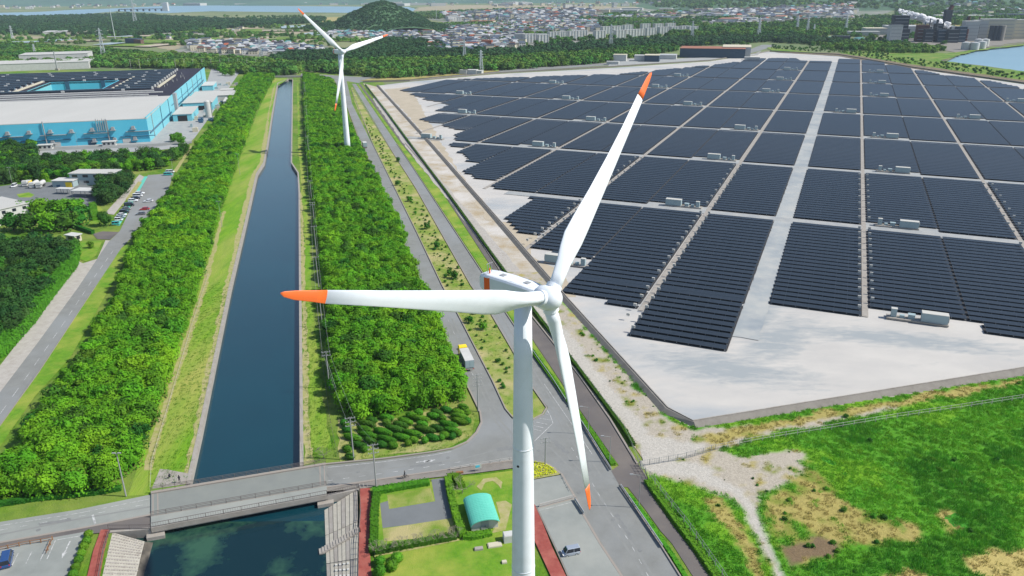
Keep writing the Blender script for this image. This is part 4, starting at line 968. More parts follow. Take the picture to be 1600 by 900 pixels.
COLS = [(-48.7, -20.9), (-12.8, 14.2), (16.9, 44.0), (44.8, 72.2), (75.0, 102.2), (103.0, 130), (132.7, 160.0), (160.8, 187.8), (190.4, 217.6), (218.4, 245.6), (248.2, 275.4), (276.2, 303.4),
        (-105.8, -79.4), (-78.6, -51.9), (-162.2, -135.8), (-135.0, -108.8), (-218.6, -192.2), (-191.4, -165.3), (-275.4, -248.9), (-248.1, -221.6), (-332, -305.6), (-304.8, -278.3), (-389, -361.6), (-360.8, -335), (-415, -391)]
US = [(243.0, 343.0), (350.4, 456.0), (463.6, 567.0), (574.6, 677.0), (685, 793), (801, 906), (914, 1023), (1031, 1136), (1144, 1215)]
yard_poly = P(*yard_px)
# the field's own outline in solar coordinates (rows stop short of it)
row_zone = [UW(*q) for q in [(200, -47), (200, -20), (241, -20), (241, -13), (241, 15), (253, 15), (253, 46), (243, 46), (243, 320), (560, 320), (700, 290), (925, 162), (990, 138), (1033, 101), (1096, 75), (1168, 44), (1222, 16), (1246, -13), (1170, -13), (1170, -60), (1215, -70), (1186, -123), (1092, -154), (921, -248), (797, -415), (690, -415), (640, -360), (615, -321), (536, -309), (500, -255), (440, -231), (415, -205), (380, -192), (352, -160), (352, -135), (303, -133), (268, -106), (262, -79), (226, -79), (226, -64), (215, -52)]]
rows = []
def zone_ok(u, w0, w1):
    return all(inpoly(*UW(u, w_), row_zone) for w_ in (w0+0.6, (w0+w1)/2, w1-0.6))
nears = [(200.0, 244.0)]
for (w0, w1) in COLS:
    for bi, (u0, u1) in enumerate(US):
        n = int((u1-u0+1.0)//PITCHR); st = (u1-u0)/n if n else PITCHR
        for i in range(n):
            u = u0+st*(i+0.5)
            if zone_ok(u, w0, w1): rows.append((u, w0, w1))
            else:
                # partial rows along the slanting edge of the yard
                ww = [w0+k*(w1-w0)/8 for k in range(9)]; ok = [inpoly(*UW(u, x), row_zone) for x in ww]
                if sum(ok) >= 4:
                    a = ww[ok.index(True)]; c = ww[8-ok[::-1].index(True)]
                    if c-a > 6: rows.append((u, a, c))
for (w0, w1) in [(-48.7, -20.9), (-105.8, -79.4), (-78.6, -51.9)]:
    u = 242.0
    while u > 199:
        if zone_ok(u, w0, w1): rows.append((u, w0, w1))
        elif w0 < -60:
            ww = [w0+k*(w1-w0)/8 for k in range(9)]; ok = [inpoly(*UW(u, x), row_zone) for x in ww]
            if sum(ok) >= 3:
                a = ww[ok.index(True)]; c = ww[8-ok[::-1].index(True)]
                if c-a > 6: rows.append((u, a, c))
        u -= PITCHR
SP = [(1432, 500, 0, 'in front of the nearest panel rows on the right'), (885, 411, 1, 'at the dyke behind the root of the raised blade'), (1070, 318, 1, ''), (1400, 350, 0, ''), (1128, 247, 1, ''), (1395, 268, 0, ''),
      (930, 188, 1, ''), (850, 228, 1, ''), (1382, 215, 0, ''), (1165, 202, 1, ''), (1320, 174, 0, ''), (1512, 184, 0, ''), (890, 154, 1, ''), (1082, 163, 1, ''), (728, 176, 1, ''), (683, 212, 1, ''), (722, 146, 1, ''), (870, 128, 1, ''), (1030, 135, 1, ''), (1065, 117, 1, ''),
      (1205, 141, 1, ''), (1225, 123, 1, ''), (1235, 108, 1, ''), (1372, 147, 0, ''), (1370, 127, 0, ''), (1368, 111, 0, ''), (1585, 156, 0, '')]
PU = [347, 460, 571, 681, 797, 910, 1027, 1140]
SPU = []
for px, py, lr, ex in SP:
    q = at(px, py+3); u, w_ = q.xy.dot(UD), q.xy.dot(WD)
    near = min(PU, key=lambda p: abs(p+6-u))
    if abs(near+6-u) < 14: u = near+5.2
    SPU.append((u, w_, lr, ex))
    col = next(((a, b_) for a, b_ in COLS if a-1 < w_ < b_+1), None)
    if col and abs(u-near-5.2) < 0.1:
        rows = [r for r in rows if not (near < r[0] < u+3.6 and r[1] < col[1] and r[2] > col[0])]
        uwrect('station_pad', near+1, u+3.3, col[0]-0.5, col[1]+0.5, 'yard_path', 0.315)
    elif not ex: rows = [r for r in rows if not (abs(r[0]-u) < 3.6 and r[1] < w_+9 and r[2] > w_-9)]
# near-black sheets below each block: painted shade for the gaps between rows
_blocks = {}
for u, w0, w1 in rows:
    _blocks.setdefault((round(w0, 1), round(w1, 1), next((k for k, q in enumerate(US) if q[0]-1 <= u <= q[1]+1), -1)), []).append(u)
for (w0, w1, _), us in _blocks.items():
    o = sheet('gap_shade_sheet', uws(min(us)-1.2, max(us)+1.25, w0-0.38, w1+0.38), 0.335, M['gap_shade_sheet'])
def visible(u, w_):
    q = UW(u, w_); v = Vector((q[0], q[1], -CAMZ)); zc_ = v.dot(FW)
    return abs(v.dot(X2)/zc_) < 0.72
vis = [r for r in rows if visible(r[0], (r[1]+r[2])/2) or visible(r[0], r[1])]
vis.sort(key=lambda r: UW(r[0], (r[1]+r[2])/2)[0]**2+UW(r[0], (r[1]+r[2])/2)[1]**2)
ORD = ['first', 'second', 'third', 'fourth', 'fifth', 'sixth', 'seventh', 'eighth', 'ninth', 'tenth']
def colname(w_):
    if w_ > -17: k = 0 if w_ < 15.5 else 1+int((w_-15.5)//58); return '%s column right of the aisle' % ORD[min(9, k)]
    k = 0 if w_ > -50.2 else 1+int((-50.2-w_)//57); return '%s column left of the aisle' % ORD[min(9, k)]
_blkfirst = {}
def place_row(u, w0, w1):
    c = UW(u, (w0+w1)/2); L = w1-w0; pm, fm = row_me(L)
    t = thing('solar_panel_row', (c[0], c[1], 0.32), 'x', 'solar panels', -UA, 'rows of solar panels')
    bk = 0 if u < 347 else 1+int((u-347)//113); key = (colname((w0+w1)/2), bk)
    t['label'] = 'solar panel row, %s, %s block from the camera' % (key[0], ORD[bk])
    k2 = (round(w0), bk)
    if k2 not in _blkfirst: _blkfirst[k2] = t
    if bk == 0 and u == min(r[0] for r in vis[:300] if abs(r[1]-w0) < 6): t['label'] = 'nearest solar panel row at the front edge of the %s' % key[0]
    inst('panel_deck', pm, t); inst('support_frame', fm, t)
for r in vis[:300]: place_row(*r)
b = MB(); f2 = MB()
for u, w0, w1 in vis[300:]:
    c = UW(u, (w0+w1)/2); L = w1-w0; d = 2.4; h0, h1 = 0.88, 1.10
    def q3(w_, du, z): p = UW(u+du, w_); return (p[0], p[1], z)
    b.quad(q3(w0, -d/2, h0), q3(w1, -d/2, h0), q3(w1, d/2, h1), q3(w0, d/2, h1)); b.quad(q3(w0, d/2, h1-0.06), q3(w1, d/2, h1-0.06), q3(w1, -d/2, h0-0.06), q3(w0, -d/2, h0-0.06))
    b.quad(q3(w0, -d/2, h0-0.06), q3(w1, -d/2, h0-0.06), q3(w1, -d/2, h0), q3(w0, -d/2, h0))
o = b.build('solar_panel_rows', M['solar']); tag(o, 'farther dark rows of solar panels stretching to the end of the solar field', 'solar panels', kind='stuff')
# posts of the farther rows are left to the nearer ones; the dark below them is mostly the painted shade sheets

# inverter stations
def station(u, w_, label, flip=False):
    c = UW(u, w_); t = thing('inverter_station', (c[0], c[1], 0.32), label, 'inverter station', -UA if not flip else -UA+math.pi, 'inverter stations of the solar field')
    b = MB(); b.box((0, 0, 0), (17, 3.4, 0.5)); b.build('plinth', M['concrete'], t)
    b = MB(); b.box((4.6, 0, 0.5), (7.2, 2.6, 2.7)); k = b.build('container', M['container'], t)
    b = MB(); b.box((4.6, 0, 3.2), (7.3, 2.7, 0.14)); b.build('container_roof', M['container_top'], k)
    b = MB(); b.box((8.35, 0, 0.9), (0.3, 1.6, 1.6)); b.build('air_unit', M['pole'], k)
    b = MB(); b.box((-1.6, 0.3, 0.5), (1.8, 1.5, 1.3)); b.box((-1.6, 0.3, 1.8), (2.1, 1.8, 0.1)); b.build('transformer', M['container'], t)
    b = MB(); b.box((-4.2, 0, 0.5), (1.3, 1.2, 0.9)); b.build('switch_box', M['container'], t)
    b = MB(); b.box((-6.6, 0.2, 0.5), (1.6, 1.4, 2.6)); b.box((-6.6, 0.2, 3.1), (1.75, 1.55, 0.1), mi=1); b.build('cabinet', [M['container'], M['container_top']], t)
    b = MB()
    for i in range(8): b.tube((-8.2+i*2.3, -1.9, 0), (-8.2+i*2.3, -1.9, 0.9), 0.04, n=4)
    b.tube((-8.2, -1.9, 0.9), (7.9, -1.9, 0.9), 0.03, n=4); b.build('handrail', M['pole'], t)
    return t
_used = set()
for i, (u, w_, lr, ex) in enumerate(SPU):
    lab = 'pale inverter container on a plinth '+ex if ex else 'pale inverter container, %s, at the %s cross path' % (colname(w_), ORD[min(8, max(0, int((u-340)//113)))])
    while lab in _used: lab = lab.replace('pale inverter', 'other pale inverter')
    _used.add(lab)
    station(u, w_, lab, flip=bool(lr))
# remove rows that stand where a station stands: the station pads are laid over the service path edge
# combiner boxes at the row ends
cb = MB(); cb.box((0, 0, 0.4), (1.0, 0.5, 0.8)); cb.box((0, 0, 0), (0.12, 0.12, 0.4)); cb = cb.mesh('combiner_box', M['container_top'])
cnt = 0
for w_, d in [(-50.2, -1.5), (-50.2, 1.5), (15.5, -1.5), (15.5, 1.6), (73.6, 1.6), (-107.2, 1.5), (-107.2, -1.5), (73.6, -1.6)]:
    u = 206.0
    while u < 455 and cnt < 290:
        if visible(u, w_) and inpoly(*UW(u, w_+d*1.0), row_zone) and min(abs(u-p) for p in (347, 460)) > 4:
            p = UW(u, w_+d*1.25); o = inst('combiner_box', cb, None, (p[0], p[1], 0.32+1.0), -UA); cnt += 1
            tag(o, 'small pale combiner box at the end of a row of solar panels', 'electrical box', 'combiner boxes at the row ends')
        u += PITCHR*2 if u < 350 else PITCHR*3

# ------------------------------------------------------------------ buildings on the left
mk('yellow', (0.85, 0.60, 0.01, 1), 0.35, coat=0.4)
CA = R(-14.75)                                           # azimuth of the canal
def frame_at(px, py, az, z=0):
    o = at(px, py, z); return o, Vector((math.sin(az), math.cos(az), 0)), Vector((math.cos(az), -math.sin(az), 0))
def factory():
    o, fw, rt = frame_at(235, 222, CA); far = at(323, 130)
    # axes measured on the building itself: side wall to the far corner, front to the left
    fw = (far-o); D = fw.length; fw.normalize(); rt = Vector((fw.y, -fw.x, 0)); W = 330.0; H = 15.5
    t = thing('factory', o, 'huge light blue factory with grey front roof and dark roof full of long ducts', 'factory')
    L = lambda x, y, z: (rt*x+fw*y+Vector((0, 0, z)))     # x to the right (negative = along the front to the left)
    def bx(b, x0, x1, y0, y1, z0, z1, mi=0):
        b.rings([[L(x0, y0, z0), L(x1, y0, z0), L(x1, y1, z0), L(x0, y1, z0)], [L(x0, y0, z1), L(x1, y0, z1), L(x1, y1, z1), L(x0, y1, z1)]], mi)
    yf = D*0.30                                           # depth of the grey front roof
    cx0, cx1, cy0, cy1 = -126, -67, D*0.485, D*0.71         # open courtyard
    b = MB(); bx(b, -W, 0, 0, 0.6, 0, H); b.build('front_wall', M['factory_blue'], t)
    b = MB(); bx(b, -0.6, 0, 0.6, D, 0, H+1.5); b.build('side_wall', M['factory_blue_pale'], t)
    b = MB(); bx(b, -W, -0.6, D-0.6, D, 0, H); b.build('rear_wall', M['factory_blue'], t)
    b = MB(); b.rings([[L(-W, 0.3, H+0.1), L(0.2, 0.3, H+0.1), L(0.2, yf, H+1.7), L(-W, yf, H+1.7)], [L(-W, 0.3, H+0.5), L(0.2, 0.3, H+0.5), L(0.2, yf, H+2.1), L(-W, yf, H+2.1)]])
    b.build('front_roof', M['factory_roof'], t)
    for (x0, x1, y0, y1) in ((-W, cx0, yf, D-0.6), (cx1, -0.6, yf, D-0.6), (cx0, cx1, yf, cy0), (cx0, cx1, cy1, D-0.6)):
        b = MB(); bx(b, x0, x1, y0, y1, H-1, H+0.8); b.build('dark_roof', M['factory_dark'], t)
    for n_, (x0, x1, y0, y1) in enumerate(((cx0-0.4, cx0, cy0, cy1), (cx1, cx1+0.4, cy0, cy1), (cx0, cx1, cy1, cy1+0.4), (cx0, cx1, cy0-0.4, cy0))):
        b = MB(); bx(b, x0, x1, y0, y1, 0, H+1.1); b.build('courtyard_wall', M['factory_blue_pale' if n_ == 0 else 'factory_blue'], t)
    for x in (cx0+12, cx1-16):
        b = MB(); bx(b, x, x+3.5, cy1-0.7, cy1-0.02, 0, H+1.3); b.build('downpipe', M['window_blue'], t)
    # roof ducts running left-right: white low boxes with dark flanks
    rows = [(yf+7+i*6.2) for i in range(6)]
    for i, y in enumerate([D*0.325, D*0.36, D*0.40, D*0.435]):
        for x0, x1 in ((-W, -11-(i % 2)*9), ):
            b = MB(); bx(b, x0, x1, y, y+2.2, H+0.8, H+1.5); b.build('roof_duct', M['wall_white'], t)
    n = 0
    for k in range(12):
        y = D*0.475+k*(D*0.51/12)
        segs = [(-W, cx0-14), (cx1+10, -24-k*0.2)] if cy0-2 < y < cy1+2 else [(-W, -24-k*0.2)]
        for x0, x1 in segs:
            b = MB(); bx(b, x0, x1, y, y+2.4, H+0.8, H+2.5, 0)
            b.rings([[L(x0, y-1.6, H+1.5), L(x1, y-1.6, H+1.5), L(x1, y-0.1, H+2.5), L(x0, y-0.1, H+2.5)], [L(x0, y-1.6, H+1.6), L(x1, y-1.6, H+1.6), L(x1, y-0.1, H+2.6), L(x0, y-0.1, H+2.6)]], 1)
            b.build('solar_ridge', [M['window_blue'], M['solar']], t)
            e = MB(); bx(e, x1, x1+1.2, y-0.8, y+2.4, H+0.8, H+(2.9 if x1 > -40 else 1.6)); e.build('duct_end', M['wall_white'], t)
            x = x0+random.uniform(4, 18)
            while x < x1-4:
                e = MB(); bx(e, x, x+2.4, y-3.4, y-2.1, H+0.8, H+2.2); e.build('roof_fan', M['wall_white'], t); x += random.uniform(26, 60)
    for x, y0, y1 in ((-58, D*0.50, D*0.79), (-21, D*0.50, D*0.79), (cx0-9, cy0, cy1+5)):
        b = MB(); bx(b, x, x+1.6, y0, y1, H+0.8, H+2.0); b.build('roof_walkway', M['wall_cream'], t)
    for i in range(14):
        x, y = random.uniform(-23, -5), D*random.uniform(0.5, 0.85)
        b = MB(); q = L(x, y, H+0.8); b.tube(q, (q[0], q[1], q[2]+2.0), 0.3, n=6); b.build('roof_vent', M['pole'], t)
    # facade equipment
    for i in range(17):
        x = -8-i*12.6
        for z in ((9.6, 2.4) if i % 4 != 3 else (9.2,)):
            b = MB(); bx(b, x-2.0, x, -1.9, -0.01, z, z+1.5); bx(b, x-2.8, x+0.7, -2.3, -0.02, z-0.4, z-0.02); k = b.build('cooling_unit', M['grey_trim'], t)
            b = MB(); bx(b, x-1.8, x-0.2, -1.7, -0.2, z+1.52, z+1.85); b.build('fan_hood', M['pole'], k)
    for i in range(8):
        x = -14-i*26
        b = MB(); bx(b, x, x+16, -0.9, -0.01, 7.6, 8.0); b.build('cable_tray', M['grey_trim'], t)
        b = MB(); bx(b, x-4, x+18, -0.7, -0.01, 4.4, 4.8); b.build('cable_tray', M['window_blue'], t)
    for x in (-25, -63, -100, -128, -171, -210):
        b = MB(); q = L(x, -0.8, 0); b.tube(q, (q[0], q[1], H+1.5), 0.35, n=6); b.build('flue', M['grey_trim'], t)
    for i in range(6):
        b = MB(); q = L(-31+i*1.3, -1.0, 9); b.tube(q, (q[0], q[1], H+1.8-0.5*(i % 3)), 0.22, n=6); b.build('flue', M['pole'], t)
    for y0, y1, z in ((4, D*0.28, 5.2), (D*0.36, D*0.93, 5.6), (D*0.3, D*0.9, 9.9)):
        b = MB(); bx(b, 0.01, 0.5, y0, y1, z, z+(1.0 if z < 9 else 0.25)); b.build('window_band', M['window_blue'], t)
    for i in range(9):
        b = MB(); y = D*(0.05+i*0.105); bx(b, 0.02, 0.4, y, y+0.5, 0, H+1.4); b.build('side_pipe', M['window_blue' if i % 3 else 'pole'], t)
    b = MB(); bx(b, 0.03, 2.2, D*0.335, D*0.355, 0, H+2.2); b.build('service_shaft', M['grey_trim'], t)
    # ground floor doors and windows along the front
    for i in range(10):
        x = -12-i*21.5
        b = MB(); bx(b, x-5, x, -0.12, -0.01, 0.4, 3.2); b.build('door', M['window_blue' if i % 2 else 'wall_white'], t)
    return o, fw, rt, D
FO, FF, FR, FD = factory()
def simple_building(name, o, fw, rt, x0, x1, y0, y1, H, label, cat, wall, roof, over=0.4, doors=(), windows=0, floors=1, mono=0.0, zb=0.0, win='glass', group=None):
    c = o+rt*((x0+x1)/2)+fw*((y0+y1)/2); az = math.atan2(fw.x, fw.y)
    t = thing(name, (c.x, c.y, zb), label, cat, -az, group); W = abs(x1-x0); D = abs(y1-y0)
    b = MB(); b.box((0, 0, 0), (W, D, H)); b.build('wall', M[wall], t)
    b = MB(); b.rings([[(-W/2-over, -D/2-over, H), (W/2+over, -D/2-over, H), (W/2+over, D/2+over, H+mono), (-W/2-over, D/2+over, H+mono)], [(-W/2-over, -D/2-over, H+0.3), (W/2+over, -D/2-over, H+0.3), (W/2+over, D/2+over, H+0.3+mono), (-W/2-over, D/2+over, H+0.3+mono)]]); b.build('roof', M[roof], t)
    for x, w_, h, m_ in doors:
        b = MB(); b.box((x, -D/2-0.05, 0.02), (w_, 0.12, h)); b.build('door', M[m_], t)
    if windows:
        wm = MB(); wm.box((0, 0, 0), (W/windows*0.5, 0.12, 1.3)); wm = wm.mesh('window', M[win])
        wn = MB(); wn.box((0, 0, 0), (0.12, 1.6, 1.3)); wn = wn.mesh('window', M[win])
        for f in range(floors):
            z = H/floors*f+H/floors*0.4
            for i in range(windows): inst('window', wm, t, (-W/2+W/windows*(i+0.5), -D/2-0.05, z))
            for i in range(max(1, int(D/4))): inst('window', wn, t, (W/2+0.05, -D/2+D/max(1, int(D/4))*(i+0.5), z))
    return t
# annexes on the right side of the factory
sb = simple_building
sb('loading_shed', FO, FF, FR, 3, 27, FD*0.40, FD*0.53, 6.5, 'flat grey roofed shed against the side of the blue factory, nearest its cylindrical tank', 'shed', 'factory_blue_pale', 'factory_roof', doors=((4, 8, 4, 'dark'),))
sb('loading_shed', FO, FF, FR, 3, 17, FD*0.24, FD*0.36, 5.5, 'low grey roofed shed at the factory side with a dark open doorway', 'shed', 'factory_blue_pale', 'factory_roof', doors=((0, 7, 4.6, 'dark'),))
sb('loading_shed', FO, FF, FR, 3, 40, FD*0.56, FD*0.66, 5.0, 'long flat canopy shed at the middle of the factory side', 'shed', 'wall_white', 'factory_roof')
sb('loading_shed', FO, FF, FR, 3, 14, FD*0.80, FD*0.90, 5.0, 'small pale blue shed at the far end of the factory side', 'shed', 'factory_blue_pale', 'wall_white')
sb('service_shed', FO, FF, FR, 34, 50, FD*0.46, FD*0.54, 4.0, 'white box shed beside the tree belt in the factory yard', 'shed', 'wall_white', 'wall_white', doors=((0, 4, 2.6, 'window_blue'),))
sb('service_shed', FO, FF, FR, 24, 45, FD*0.70, FD*0.74, 4.0, 'thin white canopy across the far factory yard', 'shed', 'wall_white', 'factory_roof')
p = FO+FR*28+FF*FD*0.28; t = thing('storage_tank', p, 'tall white cylindrical tank standing in the factory side yard', 'tank')
b = MB(); b.tube((0, 0, 0.6), (0, 0, 13), 2.4, n=20); b.tube((0, 0, 13), (0, 0, 13.8), 2.4, 0.9, n=20); b.build('shell', M['wall_white'], t, smooth=False)
b = MB(); b.box((0, 0, 0), (6, 6, 0.6)); b.build('plinth', M['grey_trim'], t)
b = MB(); b.tube((2.6, 0, 0), (2.6, 0, 13.5), 0.15, n=4); b.tube((2.6, 0.6, 0), (2.6, 0.6, 13.5), 0.15, n=4)
for i in range(12): b.tube((2.6, 0, 1+i), (2.6, 0.6, 1+i), 0.06, n=4)
b.build('ladder', M['grey_trim'], t)
clut = 0
for i in range(46):
    x, y = random.uniform(12, 50), FD*random.uniform(0.02, 0.95)
    if x > 20+FD*0 + 26: x = random.uniform(12, 40)
    p = FO+FR*x+FF*y; m_ = random.choice(['wall_white', 'grey_trim', 'wall_cream', 'container', 'factory_blue_pale', 'window_blue']); b = MB()
    w_, d_, h_ = random.uniform(1.5, 5), random.uniform(1.5, 5), random.uniform(1.0, 3.2)
    b.box((0, 0, 0), (w_, d_, h_)); b.box((0, 0, h_), (w_*1.04, d_*1.04, 0.12)); b.box((w_*0.2, 0, h_+0.12), (w_*0.3, d_*0.4, 0.5)); o = b.build('equipment_crate', M[m_], None, loc=p); o.rotation_euler.z = -CA
    tag(o, 'small box of plant equipment in the yard beside the blue factory', 'equipment', 'plant boxes in the factory side yard')
for i, (x, y) in enumerate([(-62, -8), (-94, -7), (-120, -8), (-24, -7), (-150, -9), (-178, -8)]):
    sb('gate_lodge', FO, FF, FR, x-4, x+4, y-2, y+2, 3.0, ['small white lodge below the factory front', 'second small white lodge below the factory front', 'white lodge near the middle of the factory front', 'small white lodge nearest the factory corner', 'white lodge left of the middle of the factory front', 'white lodge at the left of the factory front'][i], 'hut', 'wall_white', 'wall_white', windows=3)
# white block behind the factory, halls further away
o, fw, rt = frame_at(140, 107, R(-20)); sb('warehouse', o, fw, rt, -118, 0, 0, 60, 9, 'white flat roofed warehouse just behind the blue factory', 'warehouse', 'wall_white', 'factory_roof')
o, fw, rt = frame_at(143, 100, R(-20)); sb('warehouse', o, fw, rt, -90, -4, 10, 60, 14, 'taller grey and white hall on the warehouse behind the blue factory', 'warehouse', 'wall_white', 'factory_roof')
g = at(90, 110); t = thing('chimney', g, 'slim dark chimney between the blue factory and the white warehouse', 'chimney'); b = MB(); b.tube((0, 0, 0), (0, 0, 24), 1.1, 0.8, n=10); b.build('shaft', M['grey_trim'], t); b = MB(); b.box((0, 0, 0), (4, 4, 2.5)); b.build('plinth', M['concrete'], t)
o, fw, rt = frame_at(120, 55, R(-20)); sb('warehouse', o, fw, rt, -70, 0, 0, 60, 9, 'white roofed hall in the woods beyond the factory, left one of the pair', 'warehouse', 'wall_white', 'wall_white')
o, fw, rt = frame_at(150, 55, R(-20)); sb('warehouse', o, fw, rt, -60, 28, 0, 70, 8, 'pale green roofed hall in the woods beyond the factory, right one of the pair', 'warehouse', 'wall_cream', 'wall_cream')
# fire station group
o, fw, rt = frame_at(108, 291, R(2)); sb('station_building', o, fw, rt, 0, 23, 2, 12, 6.2, 'two storey blue grey building with a pale flat roof beside the pines', 'building', 'container', 'factory_roof', doors=((-5, 4, 2.8, 'wall_white'), (3.5, 4, 2.8, 'wall_white')), windows=4, floors=2)
o, fw, rt = frame_at(83, 293, R(2)); sb('station_annex', o, fw, rt, 0, 11, 0, 7, 3.4, 'low white roofed annex with a yellow door left of the two storey building', 'building', 'container', 'wall_white', doors=((3.2, 3.4, 2.8, 'yellow'), (-2.5, 2, 1.4, 'window_blue')) if 'yellow' in M else ())
def canopy(px, py, W, D, H, az, label):
    o, fw, rt = frame_at(px, py, az); c = o+rt*W/2+fw*D/2; t = thing('canopy', c, label, 'canopy', -az)
    b = MB(); b.box((0, 0, H), (W, D, 0.25)); b.build('roof', M['wall_white'], t)
    pm = MB(); pm.tube((0, 0, 0), (0, 0, H), 0.12, n=6); pm = pm.mesh('post', M['pole'])
    for sx in (-1, 0, 1):
        for sy in (-1, 1): inst('post', pm, t, (sx*(W/2-0.4), sy*(D/2-0.4), 0))
canopy(112, 309, 15, 7, 3.4, R(8), 'wide white canopy in front of the two storey building'); canopy(88, 304, 8, 3.6, 2.8, R(8), 'small white canopy left of the wide one at the station')
o, fw, rt = frame_at(-60, 345, R(30)); sb('office_building', o, fw, rt, 2, 24, 0, 18, 7, 'white two storey building cut by the left edge of the picture', 'building', 'wall_white', 'factory_roof', windows=5, floors=2)
o, fw, rt = frame_at(8, 334, R(30)); sb('office_annex', o, fw, rt, 0, 9, 0, 5, 3.2, 'low flat porch of the white building at the left edge', 'building', 'wall_white', 'concrete')
sb('guard_hut', *frame_at(104, 377, R(20)), 0, 5, 0, 3.2, 2.6, 'small pale hut beside the entry lawn of the side road', 'hut', 'wall_cream', 'wall_white', windows=1)

# teal vaulted hall in the park
def hall():
    az = R(-13); o = at(737, 832); t = thing('vaulted_hall', o, 'white park hall with a curved turquoise roof beside the clipped hedge', 'hall', -az)
    W, D, H, rise = 5.15, 7.2, 1.75, 1.05
    pr = [(-W/2, 0), (W/2, 0), (W/2, H)]+[(W/2*math.cos(math.pi*i/10), H+rise*math.sin(math.pi*i/10)) for i in range(1, 10)]+[(-W/2, H)]
    b = MB(); b.rings([[(x+W/2, 0, z) for x, z in pr], [(x+W/2, D, z) for x, z in pr]]); b.build('wall', M['wall_white'], t)
    arc = [(W/2*1.10*math.cos(math.pi*i/14), H+(rise+0.12)*math.sin(math.pi*i/14)-0.1) for i in range(15)]
    arc2 = [(x*1.0, z+0.14) for x, z in arc]
    b = MB(); ring = arc+arc2[::-1]; b.rings([[(x+W/2, -0.7, z) for x, z in ring], [(x+W/2, D+0.5, z) for x, z in ring]]); b.build('roof', M['teal_roof'], t)
    b = MB()
    for i in range(17): y = -0.6+i*(D+1.0)/16; b.rings([[(x+W/2, y, z+0.005) for x, z in arc2]+[(x+W/2, y, z+0.03) for x, z in arc2[::-1]], [(x+W/2, y+0.05, z+0.005) for x, z in arc2]+[(x+W/2, y+0.05, z+0.03) for x, z in arc2[::-1]]])
    b.build('roof_seam', M['teal_roof'], t)
    b = MB(); b.box((W/2, -0.04, 0.02), (1.5, 0.1, 2.1)); d = b.build('door', M['grey_trim'], t); b = MB(); b.box((W/2+0.05, -0.12, 0.9), (0.08, 0.06, 0.3)); b.build('handle', M['dark'], d)
    for y in (2.2, 4.8, 7.4): b = MB(); b.box((W+0.03, y, 1.0), (0.1, 1.3, 0.9)); b.build('window', M['glass'], t)
hall()

# ------------------------------------------------------------------ vehicles
mk('car_white', (0.72, 0.73, 0.74, 1), 0.25, spec=0.5, coat=0.6); mk('car_black', (0.012, 0.013, 0.018, 1), 0.22, spec=0.5, coat=0.8); mk('car_silver', (0.40, 0.44, 0.50, 1), 0.25, metal=0.4, coat=0.6)
mk('car_red', (0.45, 0.03, 0.03, 1), 0.25, coat=0.6); mk('car_blue', (0.02, 0.06, 0.18, 1), 0.25, coat=0.7); mk('car_grey', (0.16, 0.17, 0.18, 1), 0.25, coat=0.6); mk('car_teal', (0.05, 0.42, 0.40, 1), 0.3, coat=0.5)
mk('lamp_glass', (0.8, 0.8, 0.78, 1), 0.15); mk('lamp_red', (0.5, 0.02, 0.02, 1), 0.2)
WH = {}
def wheel_me(r, w_):
    k = (r, w_)
    if k not in WH:
        b = MB(); b.tube((-w_/2, 0, 0), (w_/2, 0, 0), r, n=16); a = b.mesh('tyre', M['tyre']); b = MB(); b.tube((-w_/2-0.01, 0, 0), (w_/2+0.01, 0, 0), r*0.6, n=12); WH[k] = (a, b.mesh('rim', M['steel']))
    return WH[k]
